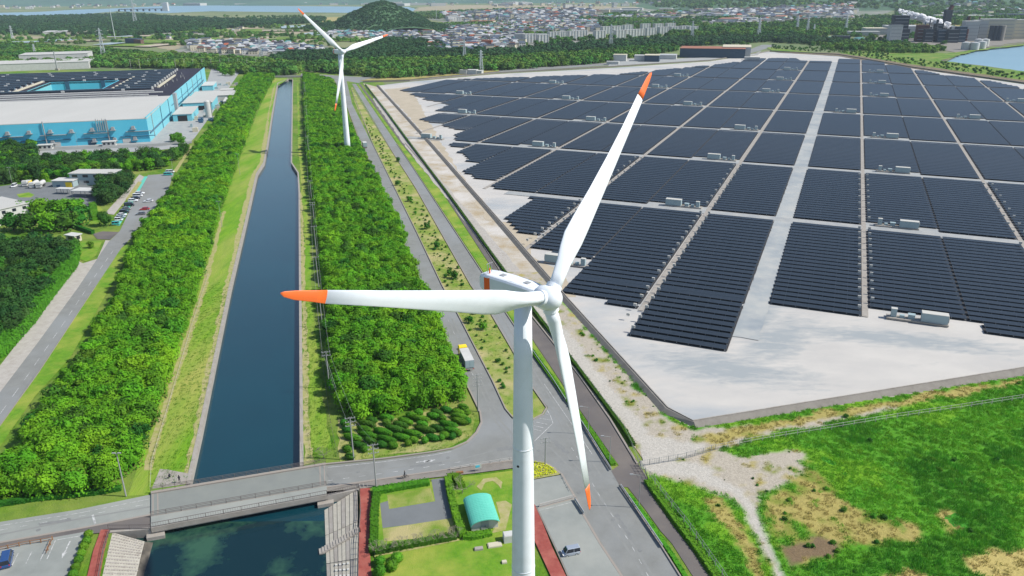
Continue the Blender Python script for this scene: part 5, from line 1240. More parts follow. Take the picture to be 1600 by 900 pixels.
def car(paint, style='sedan'):
    """front towards +y"""
    t = bpy.data.objects.new('parked_car', None); C.objects.link(t)
    W, L, Hh = {'sedan': (1.74, 4.4, 1.42), 'kei': (1.48, 3.4, 1.68), 'van': (1.75, 4.6, 1.85), 'suv': (1.8, 4.5, 1.65)}[style]
    h1 = {'sedan': 0.86, 'kei': 0.92, 'van': 1.0, 'suv': 0.95}[style]
    if style == 'sedan': cab = [(-1.75, h1), (-1.15, Hh), (0.45, Hh), (1.25, h1)]
    elif style == 'kei': cab = [(-1.66, h1), (-1.55, Hh), (0.75, Hh), (1.25, h1)]
    elif style == 'van': cab = [(-2.22, h1), (-2.1, Hh), (1.1, Hh), (1.75, h1)]
    else: cab = [(-2.1, h1), (-1.8, Hh), (0.4, Hh), (1.15, h1)]
    def prof(y, z, w_, r=0.12): return [(-w_/2, y, z), (w_/2, y, z)]
    b = MB(); rings = []
    for y, z0, z1, k in ((-L/2, 0.45, h1*0.80, 0.90), (-L/2+0.12, 0.30, h1*0.95, 0.97), (-L/2+0.7, 0.24, h1, 1), (0, 0.22, h1+0.02, 1.0), (L/2-1.1, 0.24, h1, 1), (L/2-0.35, 0.26, h1*0.86, 0.97), (L/2-0.06, 0.32, h1*0.72, 0.90), (L/2, 0.42, h1*0.6, 0.84)):
        w_ = W*k/2; c = 0.1; rings.append([(-w_+c, y, z0), (w_-c, y, z0), (w_, y, z0+c), (w_, y, z1-c), (w_-c*1.3, y, z1), (-w_+c*1.3, y, z1), (-w_, y, z1-c), (-w_, y, z0+c)])
    b.rings(rings); b.build('body', M[paint], t)
    def cabin(sc_, z_off, m_, nm, inner):
        b = MB(); ys = cab; wb, wt = W*0.94*sc_, W*0.76*sc_
        b.rings([[(-wb/2, ys[0][0], h1-0.02), (wb/2, ys[0][0], h1-0.02), (wb/2, ys[3][0], h1-0.02), (-wb/2, ys[3][0], h1-0.02)], [(-wt/2, ys[1][0], Hh-0.05), (wt/2, ys[1][0], Hh-0.05), (wt/2, ys[2][0], Hh-0.05), (-wt/2, ys[2][0], Hh-0.05)]]); return b.build(nm, M[m_], t)
    cabin(1, 0, 'glass', 'windows', 0)
    b = MB(); wt = W*0.78; b.rings([[(-wt/2, cab[1][0]-0.03, Hh-0.06), (wt/2, cab[1][0]-0.03, Hh-0.06), (wt/2, cab[2][0]+0.03, Hh-0.06), (-wt/2, cab[2][0]+0.03, Hh-0.06)], [(-wt/2+0.08, cab[1][0]+0.08, Hh), (wt/2-0.08, cab[1][0]+0.08, Hh), (wt/2-0.08, cab[2][0]-0.06, Hh), (-wt/2+0.08, cab[2][0]-0.06, Hh)]])
    # pillars
    for sx in (-1, 1):
        for i0, i1 in ((0, 1), (3, 2)):
            b.tube((sx*W*0.46, cab[i0][0], h1), (sx*W*0.375, cab[i1][0], Hh-0.05), 0.05, n=4)
        ym = (cab[1][0]+cab[2][0])/2; b.tube((sx*W*0.47, ym, h1), (sx*W*0.385, ym, Hh-0.05), 0.045, n=4)
    b.build('roof', M[paint], t)
    for sx in (-1, 1):
        b = MB(); b.box((sx*W*0.34, L/2-0.1, h1*0.6), (0.34, 0.16, 0.16)); b.build('headlight', M['lamp_glass'], t)
        b = MB(); b.box((sx*W*0.38, -L/2+0.06, h1*0.72), (0.22, 0.12, 0.18)); b.build('tail_light', M['lamp_red'], t)
        b = MB(); b.box((sx*(W/2+0.07), cab[3][0]-0.25, h1), (0.16, 0.1, 0.13)); b.build('mirror', M[paint], t)
    ty, rm = wheel_me(0.31 if style != 'kei' else 0.27, 0.2)
    for sx in (-1, 1):
        for sy in (-1, 1):
            o = inst('wheel', ty, t, (sx*(W/2-0.10), sy*(L/2-0.78), 0.31)); r = inst('rim', rm, o)
    return t
CARS = {}
def put_car(px, py, heading, paint, style, label, group=None, z=0.12, name='parked_car'):
    k = (paint, style); g = at(px, py, z)
    if k not in CARS:
        t = car(paint, style); CARS[k] = t; t.location = g; t.rotation_euler = (0, 0, -heading); t['label'] = label; t['category'] = 'car'
        if group: t['group'] = group
        t.name = name
    else:
        t = copy_thing(CARS[k], g, -heading, label, group)
        if not group and 'group' in t: del t['group']
        t.name = name
    return t
SRA = math.atan2((at(231, 274)-at(150, 448)).x, (at(231, 274)-at(150, 448)).y)
put_car(891.5, 866, R(75)+math.pi, 'car_silver', 'kei', 'silver boxy car parked alone in the bay beside the turbine')
put_car(12, 878, R(-25), 'car_blue', 'van', 'dark blue van parked beside the white lines at the bottom left')
put_car(632, 368.5, R(-14), 'car_black', 'sedan', 'black car driving on the left carriageway below the tree belt', name='car')
for i, (zx, zy, pt_, st_, lab) in enumerate([(875, 314, 'car_white', 'suv', 'white car at the far end of the parked line'), (862, 330, 'car_white', 'van', 'white van second from the far end of the parked line'), (850, 343, 'car_black', 'sedan', 'black car between white ones in the parked line'), (833, 360, 'car_white', 'suv', 'white car just before the dark cars of the parked line'),
    (810, 388, 'car_black', 'van', 'tall black van in the middle of the parked line'), (790, 411, 'car_grey', 'sedan', 'dark grey car next to the tall black van'), (779, 430, 'car_black', 'suv', 'black car beside the white ones near the parking entrance'), (762, 449, 'car_white', 'sedan', 'white car, third from the parking entrance'),
    (753, 463, 'car_silver', 'sedan', 'silver car, second from the parking entrance'), (744, 480, 'car_white', 'kei', 'small white car nearest the parking entrance'), (727, 505, 'car_teal', 'kei', 'small teal car on the green strip at the parking entrance')]):
    put_car(zx/4, 225+zy/4, SRA+R(95), pt_, st_, lab, 'cars parked along the teal strip')
for zx, zy, pt_, lab in [(928, 362, 'car_white', 'white car half under the trees right of the car park'), (905, 412, 'car_red', 'red car half under the trees right of the car park'), (882, 442, 'car_grey', 'grey car half under the trees nearest the parking entrance')]:
    put_car(zx/4, 225+zy/4, SRA-R(85), pt_, 'sedan', lab)
put_car(22.5, 292, R(170), 'car_white', 'van', 'small white van alone at the left of the station yard')
put_car(263, 274, R(80), 'car_teal', 'van', 'teal and white van at the far end of the car park'); put_car(266, 270, R(80), 'car_white', 'van', 'white van behind the teal one at the far end of the car park')
# lorry on the road, tanker lorries at the station
def lorry(loc, heading, cab, box, label, L=11.0, name='lorry', boxH=2.6, tank=False, cat='lorry'):
    t = thing(name, loc, label, cat, -heading); W = 2.5
    b = MB(); b.box((0, 0, 0.55), (1.1, L-0.3, 0.4)); b.build('chassis', M['dark'], t)
    yf = L/2-1.0
    b = MB(); rings = []
    for z, y0, y1, w_ in ((0.5, -1.0, 1.0, W*0.96), (1.3, -1.0, 1.05, W), (2.4, -1.0, 0.95, W*0.97), (3.1, -0.95, 0.85, W*0.94), (3.3, -0.8, 0.6, W*0.86)):
        rings.append([(-w_/2, yf+y0, z), (w_/2, yf+y0, z), (w_/2, yf+y1, z), (-w_/2, yf+y1, z)])
    b.rings(rings); c = b.build('cab', M[cab], t)
    b = MB(); b.poly([(-1.1, yf+1.07, 1.45), (1.1, yf+1.07, 1.45), (1.05, yf+0.86, 2.5), (-1.05, yf+0.86, 2.5)]); b.build('windscreen', M['glass'], c)
    for sx in (-1, 1):
        b = MB(); b.box((sx*W*0.497, yf+0.2, 1.45), (0.06, 1.0, 0.75)); b.build('side_window', M['glass'], c)
        b = MB(); b.box((sx*0.95, yf+1.02, 0.7), (0.35, 0.12, 0.2)); b.build('headlight', M['lamp_glass'], c)
        b = MB(); b.box((sx*(W/2+0.18), yf+0.8, 1.7), (0.2, 0.1, 0.45)); b.build('mirror', M['dark'], c)
    if tank:
        b = MB(); b.tube((0, -L/2+0.3, 1.95), (0, yf-1.2, 1.95), 1.15, n=18); b.build('tank', M[box], t)
    else:
        y0, y1 = -L/2, yf-1.6; b = MB(); b.box((0, (y0+y1)/2, 1.0), (W, y1-y0, boxH)); k = b.build('cargo_box', M[box], t)
        b = MB(); b.box((0, (y0+y1)/2, 1.0+boxH), (W*0.98, y1-y0-0.05, 0.06)); b.build('box_roof', M['wall_white'], k)
        for sx in (-1, 1): b = MB(); b.box((sx*0.6, y0-0.03, 1.1), (1.1, 0.06, boxH-0.25)); b.build('rear_door', M['container'], k)
        b = MB(); b.box((0, y0-0.1, 0.55), (W, 0.15, 0.3)); b.build('bumper', M['pole'], t)
        for sx in (-1, 1): b = MB(); b.box((sx*0.95, y0-0.19, 0.62), (0.35, 0.05, 0.15)); b.build('tail_light', M['lamp_red'], t)
    ty, rm = wheel_me(0.5, 0.3)
    for y in (yf, -L/2+1.4, -L/2+2.6):
        for sx in (-1, 1): o = inst('wheel', ty, t, (sx*(W/2-0.18), y, 0.5)); inst('rim', rm, o)
    return t
RA = math.atan2((at(680, 480)-at(752, 640)).x, (at(680, 480)-at(752, 640)).y)
lorry(at(728, 566.5, 0.2), RA-R(0), 'yellow', 'car_silver', 'box lorry with a yellow cab and pale grey body on the left carriageway', 10.5, boxH=2.15)
lorry(at(570, 230, 0.2), RA, 'car_silver', 'container', 'small grey lorry far up the left carriageway beside the trees', 8)
lorry(at(43, 290, 0.12), R(170), 'wall_white', 'yellow', 'lorry with a yellow load between the white ones in the station yard', 7, boxH=1.3)
lorry(at(55, 292, 0.12), R(170), 'wall_white', 'wall_white', 'white tanker lorry right of the yellow loaded one', 8, tank=True)
lorry(at(65, 292, 0.12), R(170), 'wall_white', 'wall_white', 'white tanker lorry at the right end of the station line', 8, tank=True)

# ------------------------------------------------------------------ poles, lamps, wires
def lamp(px, py, ty, label, arm=1, group=None, r=0.09, az=0.0, double=False):
    g = at(px, py, 0.12); h = hgt(px, py, ty); t = thing('street_lamp', g, label, 'street lamp', 0, group)
    b = MB(); b.tube((0, 0, 0), (0, 0, h), r, r*0.6, n=8); b.build('pole', M['pole'], t)
    b = MB(); b.tube((0, 0, h-0.15), (arm*1.6*math.cos(az), 1.6*math.sin(az), h+0.15), 0.05, n=6)
    if double: b.tube((0, 0, h-0.15), (-arm*1.6*math.cos(az), -1.6*math.sin(az), h+0.15), 0.05, n=6)
    b.build('arm', M['pole'], t)
    for s_ in ((1, -1) if double else (1,)):
        b = MB(); b.box((s_*arm*1.8*math.cos(az), s_*1.8*math.sin(az), h+0.08), (0.7, 0.28, 0.14), az); b.build('lamp_head', M['grey_trim'], t)
    return t
for a in [((998, 793), 742, 'lamp post right of the road just below the gate', -1), ((952.5, 722), 682, 'lamp post in the green verge above the gate', -1), ((919, 678), 636, 'lamp post in the green verge behind the lowered blade', -1),
          ((693, 522), 486, 'lamp post on the grass just above the yellow lorry', 1), ((657, 440), 398, 'lamp post on the tree side of the road below the black car', 1), ((628.5, 372), 341, 'lamp post beside the black car', 1), ((606.5, 320), 293, 'lamp post on the tree side above the black car', 1),
          ((594, 284), 262, 'first of two lamp posts close together above the black car', 1), ((592, 280), 258, 'second of two lamp posts close together above the black car', 1)]:
    lamp(a[0][0], a[0][1], a[1], a[2], a[3])
for a in [((375, 273), 241, 'floodlight post on the far left bank of the canal'), ((347, 355), 315, 'floodlight post halfway along the left bank of the canal'), ((6, 288), 266, 'lamp post at the left edge beside the station yard'), ((182, 268), 252, 'lamp post behind the pines of the station'), ((122, 269), 256, 'lamp post behind the two storey building'), ((270, 266), 250, 'lamp post at the far end of the car park'), ((122, 232), 208, 'thin lamp post in front of the blue factory'), ((20, 290), 262, 'thin lamp post behind the white building at the left edge')]:
    lamp(a[0][0], a[0][1], a[1], a[2], 0.4, double=True)
lamp(197, 775, 709, 'pale post with floodlights at the left end of the bridge', 0.3, r=0.16, double=True)
POLES = {}
def upole(px, py, ty, label, arms=2, guy=None, key=None):
    g = at(px, py, 0.02); h = hgt(px, py, ty); t = thing('utility_pole', g, label, 'utility pole', 0)
    b = MB(); b.tube((0, 0, 0), (0, 0, h), 0.17, 0.11, n=8); b.build('pole', M['pole'], t)
    for k in range(arms):
        z = h-0.3-k*0.95; b = MB(); b.box((0, 0, z), (2.2, 0.1, 0.1), 0.25); a = b.build('crossarm', M['pole'], t)
        for x in (-1, -0.35, 0.35, 1): b = MB(); b.tube((x*math.cos(0.25), x*math.sin(0.25), z+0.1), (x*math.cos(0.25), x*math.sin(0.25), z+0.35), 0.06, n=6); b.build('insulator', M['wall_white'], a)
    if guy:
        b = MB(); q = at(*guy)-g; b.tube((0, 0, h*0.8), (q.x, q.y, 0), 0.04, n=4); b.build('guy_wire', M['pole'], t)
    return (g.x, g.y, h)
line = []
for px, py, ty, lab, arms, guy in [((477), 150, 128, 'farthest utility pole between the canal and the tree belt', 1, None), (480, 190, 165, 'utility pole far up the canal bank beside the belt', 1, None), (483, 245, 212, 'utility pole beside the belt above the bend of the canal', 1, None), (487, 312, 282, 'utility pole with a stay beside the belt at the canal bend', 1, (494, 300)), (492, 356, 316, 'utility pole beside the belt above the left blade tip', 2, None), (495, 400, 353, 'utility pole second above the left blade tip', 1, None),
      (498, 448, 401, 'utility pole directly above the left blade tip', 1, None), (504, 512, 465, 'utility pole just below the left blade', 1, None), (515, 607, 549, 'utility pole with a stay halfway down the right bank', 2, (536, 640)), (553, 719, 652, 'utility pole at the left of the clipped shrubs', 3, None), (588, 761, 694, 'utility pole beside the road right of the bridge', 3, None)]:
    line.append(upole(px, py, ty, lab, arms, guy))
upole(747, 643, 585, 'utility pole with many crossarms at the road corner below the lorry', 4); upole(852, 726, 684, 'utility pole in the yellow flower bed', 2)
t = thing('power_line', (0, 0, 0), 'thin power lines strung along the poles on the right canal bank', 'power line')
for off in (-0.9, 0.9):
    b = MB()
    for p, q in zip(line[:-1], line[1:]):
        p = Vector((p[0]+off, p[1], p[2]-0.1)); q = Vector((q[0]+off, q[1], q[2]-0.1)); n = 6; prev = p
        for i in range(1, n+1):
            f = i/n; c = p.lerp(q, f); c.z -= 4*0.5*f*(1-f); b.tube(prev, c, 0.022, n=3, cap=False); prev = c
    b.build('wire', M['grey_trim'], t)

# ------------------------------------------------------------------ fences, guard rails, wooden rails
def rail_fence(name, pts, label, cat, z=0.1, step=2.0, h=0.8, rails=(0.4, 0.75), m='rail_white', r=0.06, beam=False, mesh_=None):
    line_ = P(*pts); o = Vector((*line_[0], 0)); t = thing(name, o, label, cat)
    pm = MB(); pm.box((0, 0, 0), (r*2, r*2, h)); pm = pm.mesh('post', M[m])
    for x, y, an in resample(line_, step): inst('post', pm, t, (x-o.x, y-o.y, z), an)
    for hh in rails:
        b = MB()
        for p, q in zip(line_[:-1], line_[1:]):
            p_, q_ = Vector((p[0]-o.x, p[1]-o.y, z+hh)), Vector((q[0]-o.x, q[1]-o.y, z+hh))
            if beam:
                d = (q_-p_); b.box(((p_+q_)/2-Vector((0, 0, 0.16)))[:], (d.length, 0.10, 0.34), math.atan2(d.y, d.x))
            else: b.tube(p_, q_, r*0.7, n=5)
        b.build('rail', M[m], t)
    if mesh_:
        b = MB()
        for x, y, an in resample(line_, 0.55):
            b.tube((x-o.x, y-o.y, z), (x-o.x, y-o.y, z+h), 0.018, n=3, cap=False)
        b.build('mesh_panel', M[m], t)
    return t
rail_fence('guard_rail', [(886, 627), (918, 677), (955, 737)], 'metal guard rail along the green verge above the gate', 'guard rail', rails=(0.6,), beam=True, m='steel')
rail_fence('guard_rail', [(970, 762), (1002, 808), (1035, 857)], 'metal guard rail along the verge below the gate', 'guard rail', rails=(0.6,), beam=True, m='steel')
rail_fence('guard_rail', [(830, 548), (860, 590), (884, 628)], 'metal guard rail behind the tower of the near turbine', 'guard rail', rails=(0.6,), beam=True, m='steel')
rail_fence('barrier', [(843, 794), (896, 780)], 'white metal barrier across the top of the parking bay', 'barrier', rails=(0.5, 0.8), beam=True, h=0.9)
rail_fence('barrier', [(898, 784), (912, 806)], 'short double barrier at the corner of the parking bay', 'barrier', rails=(0.5, 0.8), beam=True, h=0.9, m='steel')
rail_fence('chain_posts', [(876, 743), (890, 770)], 'row of short posts along the kerb beside the plaza', 'posts', rails=(0.4,), h=0.6, step=1.6, m='pole', r=0.05)
rail_fence('field_fence', [(1118, 704), (1200, 688), (1300, 672), (1400, 655), (1500, 640), (1610, 623), (1900, 575)], 'long pale fence crossing the green field below the dyke', 'fence', h=1.5, rails=(0.75, 1.45), step=3.0, m='rail_white', r=0.05, mesh_=True)
rail_fence('field_fence', [(1015, 748), (1035, 775), (1075, 826), (1128, 902), (1180, 985)], 'pale mesh fence between the footpath and the green field', 'fence', h=1.8, rails=(0.9, 1.75), step=2.5, m='pole', r=0.05, mesh_=True)
rail_fence('mesh_fence', [(998, 728), (1011, 748)], 'short metal gate at the end of the footpath', 'gate', h=1.9, rails=(0.2, 1.0, 1.8), step=1.2, m='pole', r=0.05)
rail_fence('mesh_gate', [(1000, 730), (1060, 720), (1084, 714), (1118, 704)], 'sliding mesh gate across the sandy entrance', 'gate', h=1.6, rails=(0.2, 0.8, 1.5), step=2.2, m='pole', r=0.05, mesh_=True)
rail_fence('wooden_fence', [(-160, 884), (0, 862), (40, 853), (80, 847)], 'brown wooden rail fence along the bottom left car park', 'fence', h=1.0, rails=(0.45, 0.9), step=1.8, m='wood', r=0.07)
rail_fence('wooden_fence', [(83, 845), (73, 868)], 'short wooden rail at the end of the parking lines', 'fence', h=1.0, rails=(0.45, 0.9), step=1.5, m='wood', r=0.07)
rail_fence('wooden_fence', [(704, 736), (745, 729), (800, 720)], 'wooden rail between the road and the park path', 'fence', h=0.9, rails=(0.4, 0.8), step=2.2, m='rail_white', r=0.06)
rail_fence('promenade_railing', [(562, 767), (564, 800), (560, 850), (560, 905), (561, 1010)], 'dark brown railing between brick promenade and terraced slabs', 'railing', h=1.05, rails=(0.35, 0.7, 1.0), step=1.6, m='rail', r=0.05)
rail_fence('promenade_railing', [(172, 832), (163, 860), (155, 905), (135, 1010)], 'dark brown railing on the left brick promenade above the pale slope', 'railing', h=1.05, rails=(0.35, 0.7, 1.0), step=1.6, m='rail', r=0.05)
rail_fence('bollards', [(562, 762), (576, 761)], 'row of small bollards at the top of the brick promenade', 'bollards', h=0.7, rails=(), step=0.8, m='rail_white', r=0.08)
rail_fence('bank_fence', [(235, 766), (237, 724), (262, 640), (300, 510), (326, 430)], 'low pale rail along the left canal bank path', 'railing', h=0.5, rails=(0.45,), step=3.0, m='rail_white', r=0.04)
rail_fence('bank_fence', [(528, 714), (516, 660), (503, 560), (495, 480)], 'low dark rail along the right canal bank track', 'railing', h=0.6, rails=(0.5,), step=3.0, m='rail', r=0.04)
rail_fence('yard_fence', [(568, 132), (640, 223), (703, 306), (783, 418), (835, 487), (902, 574), (975, 672), (998, 724)], 'long fence behind the hedge between the footpath and the sandy strip', 'fence', h=1.2, rails=(0.6, 1.1), step=4.0, m='pole', r=0.04)

# ------------------------------------------------------------------ hedges and shrubs
def leafy(b, rng, p, nrm, ll):
    t = nrm.orthogonal().normalized(); t = Matrix.Rotation(rng.uniform(0, 6.28), 3, nrm) @ t; s_ = nrm.cross(t)
    b.quad(p-t*ll, p-s_*ll*0.8, p+t*ll, p+s_*ll*0.8)
def hedge(pts, w_, h, label, m='leaf_hedge', dens=9, z=0.05, name='hedge', leaf=0.16):
    line_ = P(*pts); o = Vector((*line_[0], 0)); rng = random.Random(len(pts)*7+int(w_*100)); b = MB(); L_ = [(p[0]-o.x, p[1]-o.y) for p in line_]
    core = wall_mb(L_, -w_*0.42, w_*0.42, z, z+h*0.86); b.v, b.f, b.mi = core.v, core.f, core.mi
    for p, q in zip(L_[:-1], L_[1:]):
        p, q = Vector((*p, 0)), Vector((*q, 0)); d = (q-p); Ln = d.length; d.normalize(); n_ = Vector((-d.y, d.x, 0))
        for _ in range(int(Ln*(w_+2*h)*dens)):
            a = rng.uniform(-(h+w_/2), h+w_/2); base = p+d*rng.uniform(-0.1, Ln+0.1)
            if abs(a) < w_/2: pos = base+n_*a+Vector((0, 0, z+h*rng.uniform(0.86, 1.04))); nr = Vector((rng.uniform(-.5, .5), rng.uniform(-.5, .5), 1))
            else: s_ = 1 if a > 0 else -1; pos = base+n_*s_*w_*rng.uniform(0.43, 0.53)+Vector((0, 0, z+(abs(a)-w_/2)*1.0)); nr = n_*s_+Vector((rng.uniform(-.5, .5), rng.uniform(-.5, .5), rng.uniform(0, .8)))
            leafy(b, rng, pos, nr.normalized(), leaf*rng.uniform(0.7, 1.3))
    ob = b.build(name, M[m], None, loc=o); tag(ob, label, 'hedge'); return ob
hedge([(583, 772), (600, 769), (640, 762), (671, 757)], 1.9, 1.2, 'thick clipped hedge along the road side of the small park')
hedge([(589, 775), (586, 800), (585, 830), (584, 866)], 1.7, 1.2, 'thick clipped hedge beside the brick promenade')
hedge([(586, 866), (620, 859), (680, 848), (713, 842)], 1.5, 1.3, 'dark hedge along the bottom of the small park under bare branches', 'leaf_dark')
hedge([(700, 752), (705, 780), (713, 812), (724, 842)], 1.6, 1.5, 'tall dark hedge left of the turquoise roofed hall', 'leaf_hedge')
hedge([(724, 842), (740, 842), (768, 836)], 1.6, 1.1, 'low clipped hedge in front of the turquoise roofed hall')
hedge([(700, 750), (712, 748), (722, 765)], 1.8, 1.3, 'bright hedge at the top of the park behind the bare bush', 'leaf_bright')
hedge([(641, 226), (703, 308), (785, 421), (836, 490), (903, 577), (974, 672), (990, 698)], 1.0, 1.0, 'long dark hedge line between the footpath and the sandy strip', 'leaf_dark', dens=6)
hedge([(571, 133), (605, 177), (641, 226)], 1.0, 1.1, 'far end of the dark hedge line beside the solar yard', 'leaf_dark', dens=3, leaf=0.3)
hedge([(824, 540), (862, 592), (896, 640), (930, 685), (958, 728)], 1.3, 0.7, 'bright leafy shrubs in the green verge above the gate', 'leaf_bright', dens=7, name='verge_shrubs')
hedge([(0, 790), (60, 781), (120, 775), (150, 772), (190, 765)], 1.4, 1.0, 'low clipped hedge at the foot of the left tree belt', 'leaf_dark', name='hedge')
hedge([(1011, 754), (1034, 785), (1062, 824), (1094, 866), (1117, 900), (1168, 985)], 1.4, 0.8, 'tangled green undergrowth along the footpath side of the fence', 'leaf_hedge', dens=8, leaf=0.2, name='undergrowth')
hedge([(983, 774), (1003, 801), (1026, 835), (1048, 866), (1072, 905)], 1.0, 0.5, 'patchy green shrubs in the verge below the gate', 'leaf_hedge', dens=4, leaf=0.2, name='verge_shrubs')
hedge([(119, 398), (112, 420), (86, 452), (44, 508), (0, 556), (-60, 590)], 4.0, 4.2, 'tall clipped light green hedge along the gravel footway', 'leaf_hedge', dens=4, leaf=0.3)
hedge([(150, 345), (145, 322)], 3.0, 2.2, 'bright green hedge between the round clump and the pines', 'leaf_bright', dens=5, leaf=0.25)
hedge([(105, 352), (146, 366)], 1.6, 1.8, 'dark clipped hedge behind the guard hut', 'leaf_dark', dens=6, leaf=0.2)
# round bushes
def round_bush(px, py, r, label, m='leaf_hedge', squash=0.9, seed=0, z=0.05, group=None, name='round_bush', length=None, rz=0):
    g = at(px, py, z); rng = random.Random(seed); b = MB(); rx_, ry_, rz_ = (length or r), r, r*squash
    b.blob((0, 0, rz_*0.9), (rx_*0.9, ry_*0.9, rz_*0.9), seed, 0.05, sub=2)
    for _ in range(int(150*max(1, rx_/r*0.8)*max(1, r))):
        v = Vector((rng.gauss(0, 1), rng.gauss(0, 1), rng.gauss(0.2, 0.9))).normalized(); p = Vector((v.x*rx_, v.y*ry_, rz_*0.9+v.z*rz_))*1.0
        if p.z < 0: continue
        leafy(b, rng, p, (v+Vector((rng.uniform(-.4, .4), rng.uniform(-.4, .4), rng.uniform(-.2, .5)))).normalized(), 0.17*rng.uniform(0.6, 1.2)*max(1, r*0.7))
    o = b.build(name, M[m], None, loc=g); o.rotation_euler.z = rz; tag(o, label, 'bush', group); return o
for i, (zx, zy, r, lab) in enumerate([(775, 830, 1.05, 'clipped round bush at the left of the four by the promenade'), (882, 812, 1.15, 'clipped round bush at the upper right of the four by the promenade'), (850, 862, 1.15, 'clipped round bush in the middle right of the four'), (775, 895, 1.15, 'clipped round bush lowest of the four by the promenade')]):
    round_bush(400+zx/4, 675+zy/4, r, lab, 'leaf_hedge', 0.95, 10+i, group='four clipped round bushes')
for i, (zx, zy) in enumerate([(558, 655), (545, 697), (528, 732), (514, 775), (497, 815), (478, 862), (462, 905)]):
    round_bush(zx/4, 675+zy/4, 0.85, ['ball bush nearest the road in the row beside the car park', 'second ball bush from the road beside the car park', 'third ball bush from the road beside the car park', 'middle ball bush of the row beside the car park', 'fifth ball bush from the road beside the car park', 'sixth ball bush from the road beside the car park', 'lowest ball bush of the row, cut by the picture edge'][i], 'leaf_bright', 0.9, 30+i, group='ball bushes in a row beside the car park')
# clipped oval shrubs in front of the belt: positions read from the enlarged crop (x, y, length in px)
SHR = [(500, 240, 110), (640, 215, 140), (950, 165, 90), (1120, 165, 120), (1215, 140, 110), (1375, 115, 100), (1330, 165, 130), (450, 275, 180), (640, 262, 90), (770, 285, 160), (820, 252, 150), (960, 225, 190), (1180, 222, 70), (1340, 205, 170), (1090, 200, 120), (1410, 165, 70),
       (430, 330, 150), (600, 350, 200), (720, 325, 210), (890, 370, 210), (1010, 330, 200), (1120, 320, 130), (1230, 280, 180), (1340, 250, 160), (1420, 250, 70), (260, 335, 90), (460, 385, 190), (640, 425, 200), (790, 405, 190), (900, 430, 90), (980, 280, 110), (1080, 410, 130), (1270, 340, 160), (1200, 385, 100), (1275, 395, 60), (1330, 370, 70),
       (310, 405, 190), (480, 440, 130), (380, 485, 190), (590, 475, 110), (700, 485, 100), (850, 462, 60), (430, 520, 70), (260, 520, 90), (230, 265, 60), (260, 290, 70), (1010, 435, 60), (1170, 410, 60), (880, 195, 110), (290, 590, 90)]
for i, (zx, zy, ln) in enumerate(SHR):
    px, py = 500+zx/6.154, 620+zy/6.154; s_ = ppm(px, py); Lm = ln/6.154/s_/2
    round_bush(px, py+1.0, 0.86, 'clipped oval shrub in the bed before the belt, %s, %s rows' % (['left third', 'middle third', 'right third'][min(2, int((zx-220)/420))], 'front' if zy > 370 else ('middle' if zy > 250 else 'back')), random.choice(['leaf_dark', 'leaf_hedge', 'leaf_hedge']), 0.95, 60+i, group='clipped shrubs in front of the tree belt', name='clipped_shrub', length=max(0.85, Lm*1.2), rz=-0.42+random.uniform(-.04, .04))
# small bushes of the median
n = 0
med = P((797, 640), (770, 594), (715, 487), (692, 447), (655, 365), (590, 232), (556, 165), (600, 228), (644, 300), (732, 450), (764, 495), (800, 555), (800, 600))
pts = []
rng = random.Random(5)
for line_ in ([(570, 185), (605, 255), (650, 340), (690, 420), (720, 480), (760, 560), (790, 620)], [(572, 175), (612, 240), (640, 290), (690, 385), (740, 465), (785, 540), (798, 580)], [(566, 165), (600, 235), (650, 325), (712, 445), (770, 545), (795, 600)]):
    for x, y, an in resample(P(*line_), 4.2):
        if rng.random() < 0.78 and inpoly(x, y, med): pts.append((x+rng.uniform(-1.6, 1.6), y+rng.uniform(-1.5, 1.5)))
pts = [(p.x, p.y) for p in (at(848*0+621, 290), at(622, 253), at(640, 315), at(667, 358), at(710, 436), at(703, 430), at(755, 515), at(735, 505), at(683, 389))]+pts
for i, (x, y) in enumerate(pts[:230]):
    k = 'bush' if rng.random() < 0.65 else 'bushlight'; s_ = rng.uniform(1.1, 1.7) if i < 9 else rng.uniform(0.35, 0.85)
    o = inst('median_shrub', random.choice(KIND[k][0]), None, (x, y, 0.15), rng.uniform(0, 6.28), (s_, s_, s_*(1.5 if i < 9 else 1)))
    tag(o, 'small dark green shrub on the grassy median between the carriageways', 'shrub', 'shrubs on the median')
# bare trees of the park
def bare_tree(px, py, h, r, label, seed):
    g = at(px, py, 0.05); rng = random.Random(seed); t = thing('bare_tree', g, label, 'bare tree'); tr = MB(); br = MB()
    tr.tube((0, 0, 0), (0, 0, h*0.3), 0.09, 0.07, n=6); tr.build('trunk', M['bare_wood'], t)
    def grow(p, d, L, rad, lv):
        q = p+d*L; br.tube(p, q, rad, rad*0.6, n=4, cap=False)
        if lv == 0: return
        for _ in range(3):
            nd = (d+Vector((rng.uniform(-1, 1), rng.uniform(-1, 1), rng.uniform(-0.2, 0.6)))*0.8).normalized(); grow(q, nd, L*0.68, rad*0.6, lv-1)
    for i in range(5):
        a = i*1.26+rng.random(); grow(Vector((0, 0, h*0.28)), Vector((math.cos(a)*r/h, math.sin(a)*r/h, 0.7)).normalized(), h*0.33, 0.05, 4)
    br.build('branches', M['bare_wood'], t)
bare_tree(723, 772, 3.6, 3.4, 'wide bare branched tree between the hedge and the turquoise roof', 1)
for i, px in enumerate([590, 606, 626, 645, 663, 682, 700, 712]): bare_tree(px, 866-(px-590)*0.19, 2.4, 1.6, ['bare sapling at the left end of the row along the bottom hedge', 'second bare sapling from the left along the bottom hedge', 'third bare sapling from the left along the bottom hedge', 'fourth bare sapling from the left along the bottom hedge', 'fourth bare sapling from the right along the bottom hedge', 'third bare sapling from the right along the bottom hedge', 'second bare sapling from the right along the bottom hedge', 'bare sapling at the right end of the bottom hedge'][i], 20+i)
